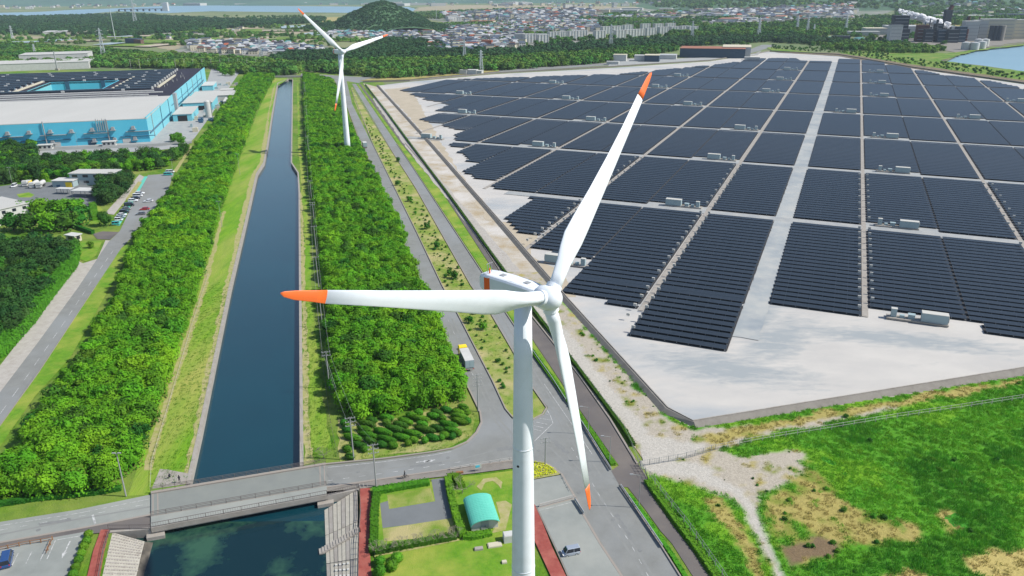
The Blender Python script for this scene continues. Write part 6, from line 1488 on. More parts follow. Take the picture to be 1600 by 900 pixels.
bare_tree(506, 716, 2.6, 2.0, 'bare twiggy bush beside the bridge railing on the right bank', 41)
bare_tree(990, 762, 0.1, 0.1, 'x', 42) if False else None
# flower bed
b = MB(); rng = random.Random(3); fb = P((831, 723), (850, 725), (864, 733), (870, 741), (845, 747), (831, 750)); bb = at(831, 740)
for x, y in jgrid(fb, 0.28, 0.5): leafy(b, rng, Vector((x-bb.x, y-bb.y, 0.3+rng.uniform(0, 0.3))), Vector((rng.uniform(-.4, .4), rng.uniform(-.4, .4), 1)).normalized(), 0.2)
o = b.build('flowers', M['flower'], None, loc=(bb.x, bb.y, 0)); tag(o, 'bright yellow flowers covering the bed at the road corner', 'flowers', kind='stuff')
# small park items
def boxitem(name, px, py, dims, m, label, cat, rz=0.2, extra=None):
    g = at(px, py, 0.15); t = thing(name, g, label, cat, rz); b = MB(); b.box((0, 0, 0), dims); b.build('base', M[m], t)
    b = MB(); b.box((0, 0, dims[2]), (dims[0]*0.9, dims[1]*0.9, 0.08)); b.build('top', M[extra or m], t); return t
boxitem('stone_table', 748, 859, (1.6, 0.8, 0.4), 'concrete', 'low stone slab with two dark holes on the lawn below the hall', 'stone slab')
boxitem('stone_table', 773, 853, (2.6, 1.3, 0.35), 'wall_cream', 'larger pale stone slab on the lawn below the hall', 'stone slab')
boxitem('kiosk', 794, 845, (1.8, 1.6, 1.6), 'wall_white', 'small white kiosk just left of the turbine tower', 'kiosk')
boxitem('planter', 788, 880, (0.9, 0.7, 0.4), 'wall_cream', 'small pale planter box on the lawn left of the tower', 'planter')
t = thing('road_sign', at(747, 736, 0.2), 'blue and white sign board standing at the park path', 'sign', 0.3)
b = MB(); b.tube((-0.6, 0, 0), (-0.6, 0, 1.6), 0.05, n=6); b.tube((0.6, 0, 0), (0.6, 0, 1.6), 0.05, n=6); b.build('post', M['pole'], t)
b = MB(); b.box((0, -0.08, 0.7), (1.5, 0.08, 1.1)); k = b.build('board', M['wall_white'], t); b = MB(); b.box((-0.1, -0.14, 1.0), (0.9, 0.03, 0.55)); b.build('picture', M['factory_blue'], k)
for px, py, lab in [(718, 806, 'left manhole cover near the hall hedge')][:1]:
    pass
boxitem('bench', 718, 740, (1.6, 0.5, 0.42), 'wood', 'small brown bench beside the park path', 'bench')

# ------------------------------------------------------------------ people
mk('skin', (0.45, 0.27, 0.18, 1), 0.6); mk('cloth_dark', (0.02, 0.022, 0.03, 1), 0.85); mk('cloth_white', (0.7, 0.7, 0.7, 1), 0.85); mk('hair', (0.01, 0.008, 0.007, 1), 0.6)
def skinned(name, verts, edges, radii, m, parent, root=0):
    me = bpy.data.meshes.new(name); me.from_pydata(verts, edges, []); me.materials.append(m); o = bpy.data.objects.new(name, me); C.objects.link(o); o.parent = parent
    sk = o.modifiers.new('skin', 'SKIN')
    for i, r in enumerate(radii): me.skin_vertices[0].data[i].radius = (r, r)
    me.skin_vertices[0].data[root].use_root = True
    ss = o.modifiers.new('sub', 'SUBSURF'); ss.levels = 1; ss.render_levels = 1
    return o
def person(px, py, z, label, rz, sit=False, top='cloth_dark'):
    t = thing('person', at(px, py, z), label, 'person', rz); hz = 0.95 if not sit else 0.38
    if sit: leg = [(0.12, 0.38, 0.42), (0.13, 0.42, 0.06), (0.13, 0.56, 0.04)]
    else: leg = [(0.11, 0.04, 0.5), (0.12, -0.02, 0.08), (0.12, 0.12, 0.04)]
    V = [(0, 0, hz), (0, 0.0, hz+0.25), (0, 0.02, hz+0.5), (0, 0.03, hz+0.60), (0, 0.06, hz+0.74)]; E_ = [(0, 1), (1, 2), (2, 3), (3, 4)]; r = [0.15, 0.13, 0.15, 0.055, 0.095]
    for s_ in (-1, 1):
        k = len(V); V += [(s_*0.19, 0.0, hz+0.48), (s_*0.25, 0.05, hz+0.22), (s_*0.2, 0.26, hz+0.14)]; E_ += [(2, k), (k, k+1), (k+1, k+2)]; r += [0.07, 0.048, 0.036]
        k2 = len(V)
        for a in range(3): V.append((s_*0.2+(a-1)*0.03, 0.36-0.01*a, hz+0.12)); E_.append((k+2, k2+a)); r.append(0.013)
        k = len(V); V += [(s_*0.1, 0, hz-0.06)]+[(s_*x, y, z_) for x, y, z_ in leg]; E_ += [(0, k), (k, k+1), (k+1, k+2), (k+2, k+3)]; r += [0.09, 0.06, 0.045, 0.04]
    skinned('body', V, E_, r, M[top], t)
    b = MB(); b.blob((0, 0.09, hz+0.73), (0.085, 0.09, 0.115), 3, 0.03); f = b.build('face', M['skin'], t, smooth=True)
    b = MB(); b.blob((0, 0.04, hz+0.78), (0.10, 0.105, 0.11), 4, 0.05); b.build('hair', M['hair'], t, smooth=True)
    return t
person(265.5, 747, 0.15, 'person in dark clothes sitting on the paved apron by the canal', 0.6, sit=True)
person(281, 754, 0.15, 'person in dark clothes standing at the canal edge beside the bridge', 0.2)
def cyclist():
    t = person(632.5, 747, 0.45, 'person in a dark top with a bicycle on the footway beside the park', -1.2); 
    k = thing('bicycle', at(632.5, 747.5, 0.15), 'dark bicycle under the rider on the footway beside the park', 'bicycle', -1.2)
    for y in (-0.52, 0.52):
        b = MB(); n = 14
        for i in range(n):
            a0, a1 = 2*math.pi*i/n, 2*math.pi*(i+1)/n; b.tube((0, y+0.33*math.cos(a0), 0.34+0.33*math.sin(a0)), (0, y+0.33*math.cos(a1), 0.34+0.33*math.sin(a1)), 0.025, n=4, cap=False)
        for i in range(6): b.tube((0, y, 0.34), (0, y+0.33*math.cos(i), 0.34+0.33*math.sin(i)), 0.008, n=3, cap=False)
        b.build('wheel', M['tyre'], k)
    b = MB()
    for p, q in (((0, -0.52, 0.34), (0, -0.2, 0.85)), ((0, -0.2, 0.85), (0, 0.4, 0.8)), ((0, 0.4, 0.8), (0, 0.0, 0.3)), ((0, 0, 0.3), (0, -0.2, 0.85)), ((0, 0.52, 0.34), (0, 0.38, 1.0)), ((0, -0.52, 0.34), (0, 0, 0.3))): b.tube(p, q, 0.03, n=5)
    b.build('frame', M['car_black'], k)
    b = MB(); b.box((0, -0.22, 0.88), (0.16, 0.26, 0.07)); b.build('saddle', M['dark'], k)
    b = MB(); b.tube((-0.25, 0.32, 1.02), (0.25, 0.32, 1.02), 0.02, n=5); b.build('handlebar', M['steel'], k)
cyclist()

# ------------------------------------------------------------------ ground cover: stuff
def tuft_mesh(name, n, h, r, wd, m, seed, lean=0.35):
    rng = random.Random(seed); b = MB()
    for _ in range(n):
        a = rng.uniform(0, 6.28); q = r*math.sqrt(rng.random()); x, y = q*math.cos(a), q*math.sin(a); hh = h*rng.uniform(0.6, 1.15); d = Vector((rng.uniform(-1, 1), rng.uniform(-1, 1), 0))*lean*hh+Vector((-0.25*hh, 0.1*hh, 0)); a2 = rng.uniform(0, 3.14); s_ = Vector((math.cos(a2), math.sin(a2), 0))*wd
        p = Vector((x, y, 0)); b.quad(p-s_, p+s_, p+d+Vector((0, 0, hh))+s_*0.3, p+d+Vector((0, 0, hh))-s_*0.3)
    return b.mesh(name, M[m])
def cover(name, polys, spacing, protos, label, z=0.05, smin=0.7, smax=1.3, keep=1.0, cat='grass', excl=()):
    out = []
    for poly in polys:
        for x, y in jgrid(poly, spacing, 0.5):
            if random.random() > keep or any(inpoly(x, y, e) for e in excl): continue
            s_ = random.uniform(smin, smax); out.append((x, y, z, s_, s_*random.uniform(0.7, 1.2), random.uniform(0, 6.28), random.randrange(len(protos))))
    return scatter(name, out, protos, label, cat)
reed = [proto('reed_source', tuft_mesh('reed', 46, 0.42, 0.75, 0.05, 'reed', i)) for i in range(4)]
grs = [proto('grass_source', tuft_mesh('tuft', 26, 0.16, 0.5, 0.035, 'leaf_bright', 50+i)) for i in range(3)]
drys = [proto('straw_source', tuft_mesh('straw', 40, 0.3, 0.6, 0.04, 'straw', 70+i, 0.9)) for i in range(3)]
gp, dp, wp_ = [], [], []
for x, y in jgrid(wild_area, 0.95, 0.5):
    if not (84 < y < 262 and x < 185 and x > 20): continue
    z = wild_zone(x, y); r_ = random.random(); v = Vector((x, y, -CAMZ)); 
    if abs(v.dot(X2)/v.dot(FW)) > 0.74: continue
    hgt_ = random.uniform(0.6, 1.3)
    if z in ('green', 'lime', 'deep') and r_ < 0.85: gp.append((x, y, 0.16, hgt_, hgt_*(1.3 if z == 'deep' else 0.9), random.uniform(0, 6.28), random.randrange(4) if z == 'green' else (4+random.randrange(2) if z == 'lime' else 6+random.randrange(2))))
    elif z == 'olive' and r_ < 0.5: (gp if r_ < 0.28 else dp).append((x, y, 0.16, hgt_*0.8, hgt_*0.6, random.uniform(0, 6.28), random.randrange(3)))
    elif z in ('tan', 'straw') and r_ < 0.5: dp.append((x, y, 0.15, hgt_, hgt_, random.uniform(0, 6.28), random.randrange(3)))
    if z in ('olive', 'gravel', 'brown', 'deep') and random.random() < {'olive': 0.07, 'gravel': 0.02, 'brown': 0.06, 'deep': 0.015}[z]:
        s_ = random.uniform(0.2, 0.75)*(1 if z != 'gravel' else 0.5); wp_.append((x, y, 0.12, s_, s_, random.uniform(0, 6.28), random.randrange(8)))
mk('reed_lime', (0.20, 0.46, 0.03, 1), 0.8, (0.13, 0.34, 0.025, 1), 0.2, rnd=0.2, transl=0.2, spec=0.1); mk('reed_deep', (0.12, 0.37, 0.03, 1), 0.8, (0.09, 0.30, 0.028, 1), 0.2, rnd=0.2, transl=0.15, spec=0.1)
reed += [proto('reed_source', tuft_mesh('reed', 40, 0.36, 0.75, 0.05, 'reed_lime', 10+i)) for i in range(2)]+[proto('reed_source', tuft_mesh('reed', 46, 0.46, 0.8, 0.05, 'reed_deep', 20+i)) for i in range(2)]
scatter('reeds', gp, reed, 'thick bright green reeds and grass covering the field', 'reeds')
scatter('dry_reeds', dp, drys, 'straw coloured dry reeds in patches of the field', 'dry reeds')
scatter('weeds', wp_, KIND['bush'][2]+KIND['bushlight'][2], 'scattered dark weeds on the bare and gravelly ground', 'weeds')
cover('bank_grass', [P((290, 757), (309, 675), (357, 450), (345, 440), (322, 450), (275, 600), (234, 720), (236, 764))], 0.9, grs, 'short green grass on the left canal bank', 0.1, 0.6, 1.2, 0.6)
cover('bank_grass', [P((480, 722), (477, 600), (474, 450), (498, 450), (506, 560), (528, 715)), P((535, 724), (530, 700), (540, 660), (735, 640), (751, 660), (742, 678), (728, 692), (675, 708))], 0.9, grs, 'short green grass on the right canal bank and shrub bed', 0.1, 0.6, 1.2, 0.7)
cover('median_weeds', [P((797, 648), (715, 492), (655, 370), (690, 375), (764, 495), (798, 555))], 1.3, grs, 'rough grass on the median', 0.12, 0.5, 1.1, 0.5)
cover('verge_grass', [P((150, 452), (190, 390), (200, 396), (165, 460), (110, 560), (55, 622), (20, 674), (0, 688), (0, 672), (60, 588))], 1.0, grs, 'grass verge of the side road', 0.08, 0.6, 1.1, 0.6)
cover('lawn_grass', [P((592, 880), (720, 850), (830, 835), (862, 900), (870, 960), (592, 960))], 0.8, grs, 'short lawn of the park', 0.12, 0.3, 0.6, 0.5)

# ------------------------------------------------------------------ the distance
FZ = [0.05]
def FG(name, pts, m, r=0, a=0):
    FZ[0] += 0.03; poly = P(*pts); poly = rough(poly, r, a) if r else poly
    return sheet(name, poly, FZ[0], M[m])
FG('bay', [(-900, 36), (0, 27.5), (90, 25), (180, 18), (200, 13), (120, 15), (60, 18.5), (0, 20), (-900, 25)], 'bay_water', 60, 12)
FG('bay', [(150, 14.5), (250, 9.5), (330, 8.5), (480, 9.5), (640, 11), (652, 16), (620, 22), (540, 20), (440, 19), (330, 17.5), (260, 20.5), (190, 18)], 'bay_water', 60, 12)
FG('mud_flat', [(652, 12), (700, 8), (820, 8), (1000, 11), (1010, 14), (900, 14), (800, 16), (700, 16), (650, 17)], 'far_tan', 60, 15)
FG('field', [(-200, 66), (-200, 57), (30, 56), (100, 58), (118, 62), (60, 66)], 'far_tan', 20, 3)
FG('field', [(240, 72), (246, 58), (290, 50), (400, 44), (410, 56), (400, 70), (330, 77), (260, 78)], 'far_tan', 15, 5)
FG('field', [(270, 50), (280, 44), (400, 37), (500, 30), (500, 33), (420, 42), (400, 48)], 'far_field', 20, 4)
FG('field', [(400, 36), (470, 28), (560, 26), (590, 28), (560, 32), (480, 36), (430, 41)], 'dry_grass', 20, 5)
FG('field', [(400, 62), (440, 52), (500, 50), (520, 60), (430, 70)], 'far_tan', 15, 3)
FG('field', [(508, 88), (530, 78), (600, 77), (615, 84), (560, 89)], 'median_grass', 10, 2)
FG('town_ground', [(640, 86), (660, 60), (690, 48), (690, 34), (660, 28), (700, 20), (940, 16), (1150, 10), (1330, 8), (1400, 14), (1330, 44), (1200, 40), (1100, 44), (940, 50), (930, 72), (860, 82), (760, 84)], 'far_town', 25, 8)
FG('town_ground', [(500, 62), (520, 50), (640, 50), (700, 52), (690, 62), (640, 64), (560, 60)], 'far_town', 20, 4)
FG('town_ground', [(270, 80), (300, 64), (400, 62), (510, 72), (515, 84), (420, 88), (300, 84)], 'far_town', 15, 4)
FG('plant_ground', [(1290, 66), (1400, 52), (1480, 44), (1700, 40), (1700, 62), (1600, 66), (1530, 75), (1500, 83), (1470, 78), (1380, 70)], 'concrete_dark', 15, 4)
FG('shore_ground', [(1360, 92), (1300, 84), (1380, 76), (1480, 84), (1530, 77), (1600, 69), (1600, 71), (1530, 79), (1500, 86), (1470, 95), (1530, 103), (1600, 112), (1900, 145), (1900, 190), (1600, 131), (1425, 106), (1310, 86), (1203, 80), (1200, 74)], 'grass', 12, 3)
FG('shore_ground', [(1210, 82), (1310, 88), (1425, 107), (1600, 131), (1900, 180), (1900, 170), (1600, 126), (1430, 102), (1310, 83)], 'brown_scrub', 12, 2)
FG('field', [(1380, 40), (1400, 30), (1500, 36), (1620, 40), (1620, 44), (1480, 42)], 'dry_grass', 20, 4)
FG('yard_ground', [(950, 104), (960, 92), (1060, 92), (1165, 88), (1190, 80), (1185, 86), (1110, 94)], 'yard_path', 20, 1)
FG('meadow', [(560, 127), (600, 120), (700, 112), (780, 108), (780, 112), (690, 120), (640, 125)], 'dry_grass', 10, 1.5)

def terrain(name, x0, x1, y0, y1, nx, ny, fn, m):
    b = MB()
    for j in range(ny+1):
        for i in range(nx+1):
            x = x0+(x1-x0)*i/nx; y = y0+(y1-y0)*j/ny; b.v.append((x, y, fn(x, y)))
    for j in range(ny):
        for i in range(nx):
            a = j*(nx+1)+i; b.f.append((a, a+1, a+nx+2, a+nx+1)); b.mi.append(0)
    o = b.build(name, M[m], smooth=True); o['kind'] = 'structure'; return o
def ridge(x, y):
    t = max(0, min(1, (y-5400+500*nz(x, 0, 1500))/3000)); return t*t*(3-2*t)*(260+200*nz(x, y, 2300))+25*t*nz(x, y, 500)-4*(1-t)
terrain('mountains', -14800, 14800, 4800, 12600, 190, 60, ridge, 'mountain')
def rhill(x, y):
    e = max(0, min(1, (x-500-(y-3600)*0.15)/900)); t = max(0, min(1, (y-3300)/1800)); return e*t*(120+70*nz(x, y, 900))-3*(1-e*t)-2
terrain('hills', 300, 9000, 3300, 6600, 90, 40, rhill, 'hill')
# cone shaped hill with its low shoulder
HC = at(592, 46); HC2 = at(665, 49)
def cone(x, y):
    d = math.hypot((x-HC.x)/150, (y-HC.y-60)/150); d2 = math.hypot((x-HC2.x+30)/110, (y-HC2.y-40)/120); d3 = math.hypot((x-HC.x+115)/110, (y-HC.y-50)/110)
    h = 66*max(0, 1-d**1.5)*(1+0.10*nz(x, y, 60)); return max(h, 22*max(0, 1-d2*d2), 17*max(0, 1-d3*d3))-0.6+1.5*nz(x, y, 25)*(1 if h > 3 else 0)
terrain('cone_hill', HC.x-300, HC.x+360, HC.y-160, HC.y+260, 110, 70, cone, 'hill')
pts = []
for _ in range(13000):
    x, y = random.uniform(HC.x-290, HC.x+350), random.uniform(HC.y-150, HC.y+200); z = cone(x, y)
    if z > 0.8: s_ = random.uniform(0.45, 0.8); pts.append((x, y, z-2.5, s_, s_*0.8, random.uniform(0, 6.28), random.randrange(5)))
scatter('hill_woods', [p[:6]+(p[6] % 4,) for p in pts], KIND['fardark'][2], 'dense dark woods covering the cone shaped hill', 'woodland')
pts = []
for _ in range(6000):
    x, y = random.uniform(600, 4200), random.uniform(3400, 6200); z = rhill(x, y)
    if z > 5 and abs(x/y) < 0.75: s_ = random.uniform(1.2, 2.6); pts.append((x, y, z-3, s_, s_*0.9, random.uniform(0, 6.28), random.randrange(5)))
scatter('hill_woods', pts, KIND['far'][2], 'hazy woods covering the hills on the right', 'woodland')

# hedgerows, clumps and small plots scattered over the plain
rng = random.Random(11); pts = []
for _ in range(520):
    px = rng.uniform(-40, 1500); py = 26+rng.random()**1.3*46
    if 500 < px < 700 and py < 50: continue
    c = at(px, py); an = rng.uniform(-0.4, 0.3); L = rng.uniform(10, 90)*(1+(70-py)/40)
    if c.x > 420 and c.y < 1250: continue
    for _ in range(int(L/6)):
        t = rng.uniform(-.5, .5)*L; s_ = rng.uniform(0.4, 1.1); pts.append((c.x+t*math.cos(an)+rng.gauss(0, 5), c.y+t*math.sin(an)+rng.gauss(0, 5), 0, s_, s_*rng.uniform(0.7, 1.1), rng.uniform(0, 6), rng.randrange(5)))
scatter('hedgerows', pts, KIND['far'][2], 'dark tree clumps and hedgerows scattered across the plain', 'woodland')
FZ[0] = 1.2
for i in range(90):
    px = rng.uniform(-40, 660); py = rng.uniform(30, 72)
    if 480 < px and py < 52: continue
    c = at(px, py); w_, h_ = rng.uniform(15, 60)*(1+(70-py)/30), rng.uniform(15, 50)*(1+(70-py)/30); an = rng.choice([-0.26, -0.1, 0.3])
    q = [(c.x+(a*math.cos(an)-b_*math.sin(an)), c.y+(a*math.sin(an)+b_*math.cos(an))) for a, b_ in ((-w_, -h_), (w_, -h_), (w_, h_), (-w_, h_))]
    FZ[0] += 0.01; sheet('field', q, FZ[0], M[rng.choice(['far_tan', 'dry_grass', 'far_field', 'grass', 'yard_tan', 'container', 'far_town'])])
# houses
ROOFS = [('roof_slate', sc(92, 104, 124), 'slate blue'), ('roof_dark', sc(62, 64, 74), 'dark grey'), ('roof_tile', sc(176, 96, 66), 'terracotta'), ('roof_pale', sc(196, 198, 200), 'pale grey'), ('roof_teal', sc(98, 156, 156), 'faded teal'), ('roof_brown', sc(120, 92, 82), 'brown')]
for k, c, _ in ROOFS: mk(k, c, 0.7)
def house_mesh(W, D, H, roof, flat=False, wall='wall_white'):
    b = MB(); b.box((0, 0, 0), (W, D, H), mi=0)
    for x in (-W*0.28, 0.05*W, W*0.3):
        for z in (1.0, 3.6):
            if z < H-1: b.box((x, -D/2-0.03, z), (1.4, 0.08, 1.1), mi=2)
    e = 0.5
    if flat: b.box((0, 0, H), (W+0.6, D+0.6, 0.4), mi=1)
    else:
        z = H; r = H+D*0.28
        A = [(-W/2-e, -D/2-e, z), (W/2+e, -D/2-e, z), (W/2+e, D/2+e, z), (-W/2-e, D/2+e, z)]; B = [(-W/2+D*0.25, 0, r), (W/2-D*0.25, 0, r)]
        b.quad(A[0], A[1], B[1], B[0], 1); b.quad(A[2], A[3], B[0], B[1], 1); b.poly([A[1], A[2], B[1]], 1); b.poly([A[3], A[0], B[0]], 1)
    return b.mesh('house', [M[wall], M[roof], M['glass']])
HM = []
for i, (k, c, nm) in enumerate(ROOFS):
    HM.append((house_mesh(random.uniform(10, 13), random.uniform(8, 9.5), 5.8, k, False, ['wall_white', 'wall_cream'][i % 2]), nm, 'house'))
HM.append((house_mesh(22, 12, 7, 'roof_pale', True), 'flat pale', 'house')); HM.append((house_mesh(15, 10, 9, 'roof_slate', True, 'wall_cream'), 'flat blue grey', 'house'))
hp = [proto('house_source', m[0]) for m in HM]
areas = [([(668, 84), (662, 60), (700, 56), (690, 44), (760, 42), (800, 34), (860, 30), (930, 28), (935, 50), (900, 50), (815, 54), (818, 72), (780, 82)], 17, 0.83), ([(500, 61), (520, 51), (600, 53), (640, 52), (695, 54), (690, 64), (640, 66), (620, 63), (560, 62)], 16, 0.7), ([(300, 80), (290, 68), (400, 66), (505, 78), (505, 84), (440, 88), (340, 84)], 15, 0.8),
         ([(830, 50), (820, 40), (930, 32), (1120, 18), (1330, 14), (1340, 40), (1240, 34), (1180, 38), (1060, 40), (940, 44)], 26, 0.6), ([(700, 34), (690, 24), (760, 20), (900, 16), (940, 20), (900, 30), (800, 34)], 26, 0.6), ([(1400, 30), (1400, 14), (1560, 12), (1640, 20), (1620, 34)], 60, 0.5), ([(380, 44), (300, 52), (250, 62), (260, 66), (390, 52)], 50, 0.3), ([(0, 12), (300, 6), (900, 5), (1100, 8), (900, 14), (660, 8), (300, 8), (0, 16)], 110, 0.5)]
allh = []
for pts_, st, keep in areas:
    for x, y in jgrid(P(*pts_), st, 0.35):
        if random.random() < keep: allh.append((x, y))
allh.sort(key=lambda p: p[0]**2+p[1]**2)
rest = []
for i, (x, y) in enumerate(allh):
    v = random.choices(range(len(HM)), [5, 4, 0.9, 5, 1.2, 1.5, 2.0, 1.5])[0]; rz = random.choice([0.2, 0.2, 1.77, 1.77, 0.5, -0.2])+random.uniform(-.06, .06); s_ = random.uniform(0.8, 1.2)
    if i < 300:
        o = inst('house', HM[v][0], None, (x, y, 0.5), rz, (s_, s_, random.uniform(0.9, 1.2))); tag(o, 'small distant house with a %s roof in the town beyond the woods' % HM[v][1], 'house', 'distant town houses with %s roofs' % HM[v][1])
    else:
        f = 1 if y < 2600 else 1.7; z = max(0.5, rhill(x, y)) if x > 600 and y > 3300 else 0.5
        rest.append((x, y, z, s_*f, s_*f, rz, v))
scatter('far_town_houses', rest, hp, 'mass of pale houses of the far town fading into the haze', 'town')
# larger sheds
def shed(px, py, W, D, H, az, roof, wall, label, group=None):
    o, fw, rt = frame_at(px, py, az, 0.2); return sb('industrial_shed', o, fw, rt, -W/2, W/2, 0, D, H, label, 'shed', wall, roof, windows=0, group=group)
mk('plain_wall', sc(206, 208, 206), 0.8); mk('roof_rust', sc(176, 120, 96), 0.8); mk('wall_darkblue', sc(70, 92, 112), 0.7)
for i in range(46):
    px = random.uniform(930, 1330); py = random.uniform(13, 36)
    shed(px, py, random.uniform(50, 130), random.uniform(30, 70), random.uniform(8, 13), R(random.choice([15, 23, -67])), random.choice(['roof_pale', 'roof_pale', 'wall_white', 'roof_rust', 'roof_slate']), random.choice(['plain_wall', 'wall_white', 'wall_cream']), 'wide flat industrial shed in the hazy district beyond the apartment blocks', 'hazy industrial sheds')
for i in range(20):
    px = random.uniform(60, 900); py = random.uniform(7, 9.5)
    shed(px, py, random.uniform(50, 150), random.uniform(40, 80), random.uniform(8, 18), R(random.uniform(-20, 30)), 'wall_white', 'plain_wall', 'pale building on the far shore of the bay at the top of the picture', 'far shore buildings')
for a in [((752, 38), 70, 40, 9, 'roof_tile', 'wall_cream', 'long hall with a reddish roof in the middle of the town'), ((785, 41), 80, 40, 8, 'roof_pale', 'wall_white', 'long pale hall right of the reddish one in the town'), ((668, 56), 22, 14, 12, 'roof_tile', 'wall_white', 'white house with a bright orange roof above the turbine blade'), ((700, 76), 90, 30, 6, 'roof_teal', 'plain_wall', 'long low pale roof at the front edge of the town'),
          ((735, 74), 26, 16, 8, 'roof_tile', 'wall_cream', 'red roofed hall at the front edge of the town'), ((760, 72), 18, 14, 10, 'roof_rust', 'roof_tile', 'brick red block at the front edge of the town'), ((828, 66), 60, 14, 15, 'roof_pale', 'wall_white', 'white block left of the apartment row'), ((523, 54), 34, 18, 8, 'roof_pale', 'wall_white', 'white building at the foot of the cone hill'), ((556, 56), 30, 16, 7, 'roof_slate', 'wall_white', 'white building with a slate roof below the cone hill')]:
    shed(a[0][0], a[0][1], a[1], a[2], a[3], R(10), a[4], a[5], a[6])
for i, (px, py, W, D, H, rf, wl, lab) in enumerate([(1508, 32, 150, 60, 14, 'wall_white', 'plain_wall', 'wide white roofed shed on the slope above the chemical works'), (1570, 30, 160, 60, 14, 'roof_slate', 'wall_darkblue', 'dark blue shed at the right on the slope'), (1470, 34, 90, 50, 10, 'roof_teal', 'plain_wall', 'pale green roofed shed above the chemical works'), (1585, 45, 90, 50, 10, 'teal_roof', 'plain_wall', 'turquoise roofed shed at the right edge'), (1530, 20, 100, 40, 8, 'wall_white', 'plain_wall', 'small white shed high on the right slope')]):
    shed(px, py, W, D, H, R(15), rf, wl, lab)
# apartment blocks
def apartment(px, py, W, H, label, az=R(-22), D=11):
    o, fw, rt = frame_at(px, py, az, 0.2); t = thing('apartment_block', o, label, 'apartment block', -az, 'white apartment blocks')
    b = MB(); b.box((W/2, D/2, 0), (W, D, H)); b.build('wall', M['wall_white'], t)
    for f in range(5): b = MB(); b.box((W/2, -0.05, 1.3+f*(H-1)/5), (W*0.94, 0.12, 0.9)); b.build('window_band', M['container'], t)
    for k in range(4): b = MB(); b.box((W*(0.06+k*0.293), -0.5, 0), (1.0, 1.2, H+1.5)); b.build('stair_tower', M['wall_white'], t)
    b = MB(); b.box((W/2, D/2, H), (W+0.6, D+0.6, 0.5)); b.build('roof', M['roof_pale'], t)
for i, (px, py) in enumerate([(820, 67), (841, 68), (858, 63), (874, 62), (889, 61), (903, 60)]): apartment(px, py, 22 if i != 3 else 17, 15, ['leftmost block of the nearer apartment group', 'widest front block of the nearer apartment group', 'third block from the left in the nearer apartment group', 'fourth block from the left in the nearer apartment group', 'fifth block from the left in the nearer apartment group', 'rightmost block of the nearer apartment group'][i])
for i, (px, py) in enumerate([(930, 61), (962, 60), (978, 59), (992, 58), (1010, 56), (1030, 54), (1048, 53), (1064, 52), (1076, 53), (941, 53), (958, 52), (975, 50), (1003, 48), (1023, 48), (1042, 47)]): apartment(px, py, 24, 15, 'long white apartment block of the farther group behind the dark wood')
# buildings just beyond the solar field
shed(1112, 90.5, 92, 48, 13, R(16), 'roof_rust', 'wall_darkblue', 'big hall with blue and orange walls beyond the solar field')
shed(1150, 89, 40, 50, 14, R(16), 'wall_cream', 'plain_wall', 'pale end part of the big hall beyond the solar field')
for i, (px, py, W, D, H, rf) in enumerate([(968, 96, 18, 14, 9, 'wall_cream'), (1000, 96, 16, 14, 8, 'wall_white'), (1018, 97, 20, 22, 9, 'wall_cream'), (1043, 93, 24, 24, 6, 'roof_pale'), (957, 101, 16, 8, 4, 'wall_white'), (1175, 94, 20, 8, 4, 'wall_white'), (720, 116, 14, 9, 5, 'wall_white'), (734, 116, 16, 9, 5, 'wall_white'), (745, 116, 12, 8, 4, 'wall_white')]):
    shed(px, py, W, D, H, R(14), rf, 'wall_white' if i != 2 else 'wall_darkblue', ['cream building farthest left beyond the solar field', 'white building left of the blue walled one', 'blue walled building with a pale roof beyond the solar field', 'low long building beside the big hall', 'small hut in front of the cream building', 'white cabin at the road near the far solar corner', 'left white substation cabin at the field edge', 'middle white substation cabin at the field edge', 'right white substation cabin at the field edge'][i])
shed(206, 68, 26, 18, 9, R(5), 'wall_darkblue', 'wall_darkblue', 'small blue shed on the tan field beyond the factory'); shed(215, 69, 14, 12, 8, R(5), 'roof_brown', 'roof_brown', 'small brown shed beside the blue one on the tan field')
# chemical works by the water
def block(name, px, py, W, D, H, m, label, rf=None, cat='industrial block', az=R(10)):
    o, fw, rt = frame_at(px, py, az, 0.3); t = thing(name, o, label, cat, -az); b = MB(); b.box((0, D/2, 0), (W, D, H)); b.build('wall', M[m], t)
    b = MB(); b.box((0, D/2, H), (W+1, D+1, 0.6)); b.build('roof', M[rf or m], t)
    for k in range(int(H//6)): b = MB(); b.box((0, -0.1, 3+k*6), (W*0.9, 0.3, 1.0)); b.build('gallery', M['grey_trim'], t)
    return t
mk('works_dark', sc(70, 78, 88), 0.8); mk('works_rust', sc(112, 78, 76), 0.8)
block('boiler_house', 1398, 66, 20, 20, 30, 'wall_white', 'white boiler house block at the left of the chemical works', 'works_dark'); block('boiler_house', 1404, 64, 26, 20, 44, 'works_dark', 'dark tall block behind the white boiler house', 'works_dark')
block('boiler_house', 1412, 66, 15, 14, 22, 'works_dark', 'dark low block right of the white boiler house')
for a in [((1440, 65), 20, 14, 28, 'works_rust', 'rust red process block, left of the steam'), ((1450, 66), 14, 12, 22, 'works_dark', 'dark process block beside the rust red one'), ((1463, 64), 12, 12, 30, 'works_dark', 'tall dark process block below the steam'), ((1474, 66), 22, 14, 20, 'wall_darkblue', 'blue grey process block in the middle of the works'), ((1488, 67), 18, 14, 22, 'works_dark', 'dark process block right of the middle'), ((1500, 66), 16, 14, 26, 'wall_darkblue', 'blue grey process tower right of the steam'), ((1515, 64), 24, 20, 34, 'plain_wall', 'pale tall silo block of the chemical works'), ((1530, 62), 22, 20, 34, 'plain_wall', 'pale silo block right of the tall one')]:
    block('process_block', a[0][0], a[0][1], a[1], a[2], a[3], a[4], a[5])
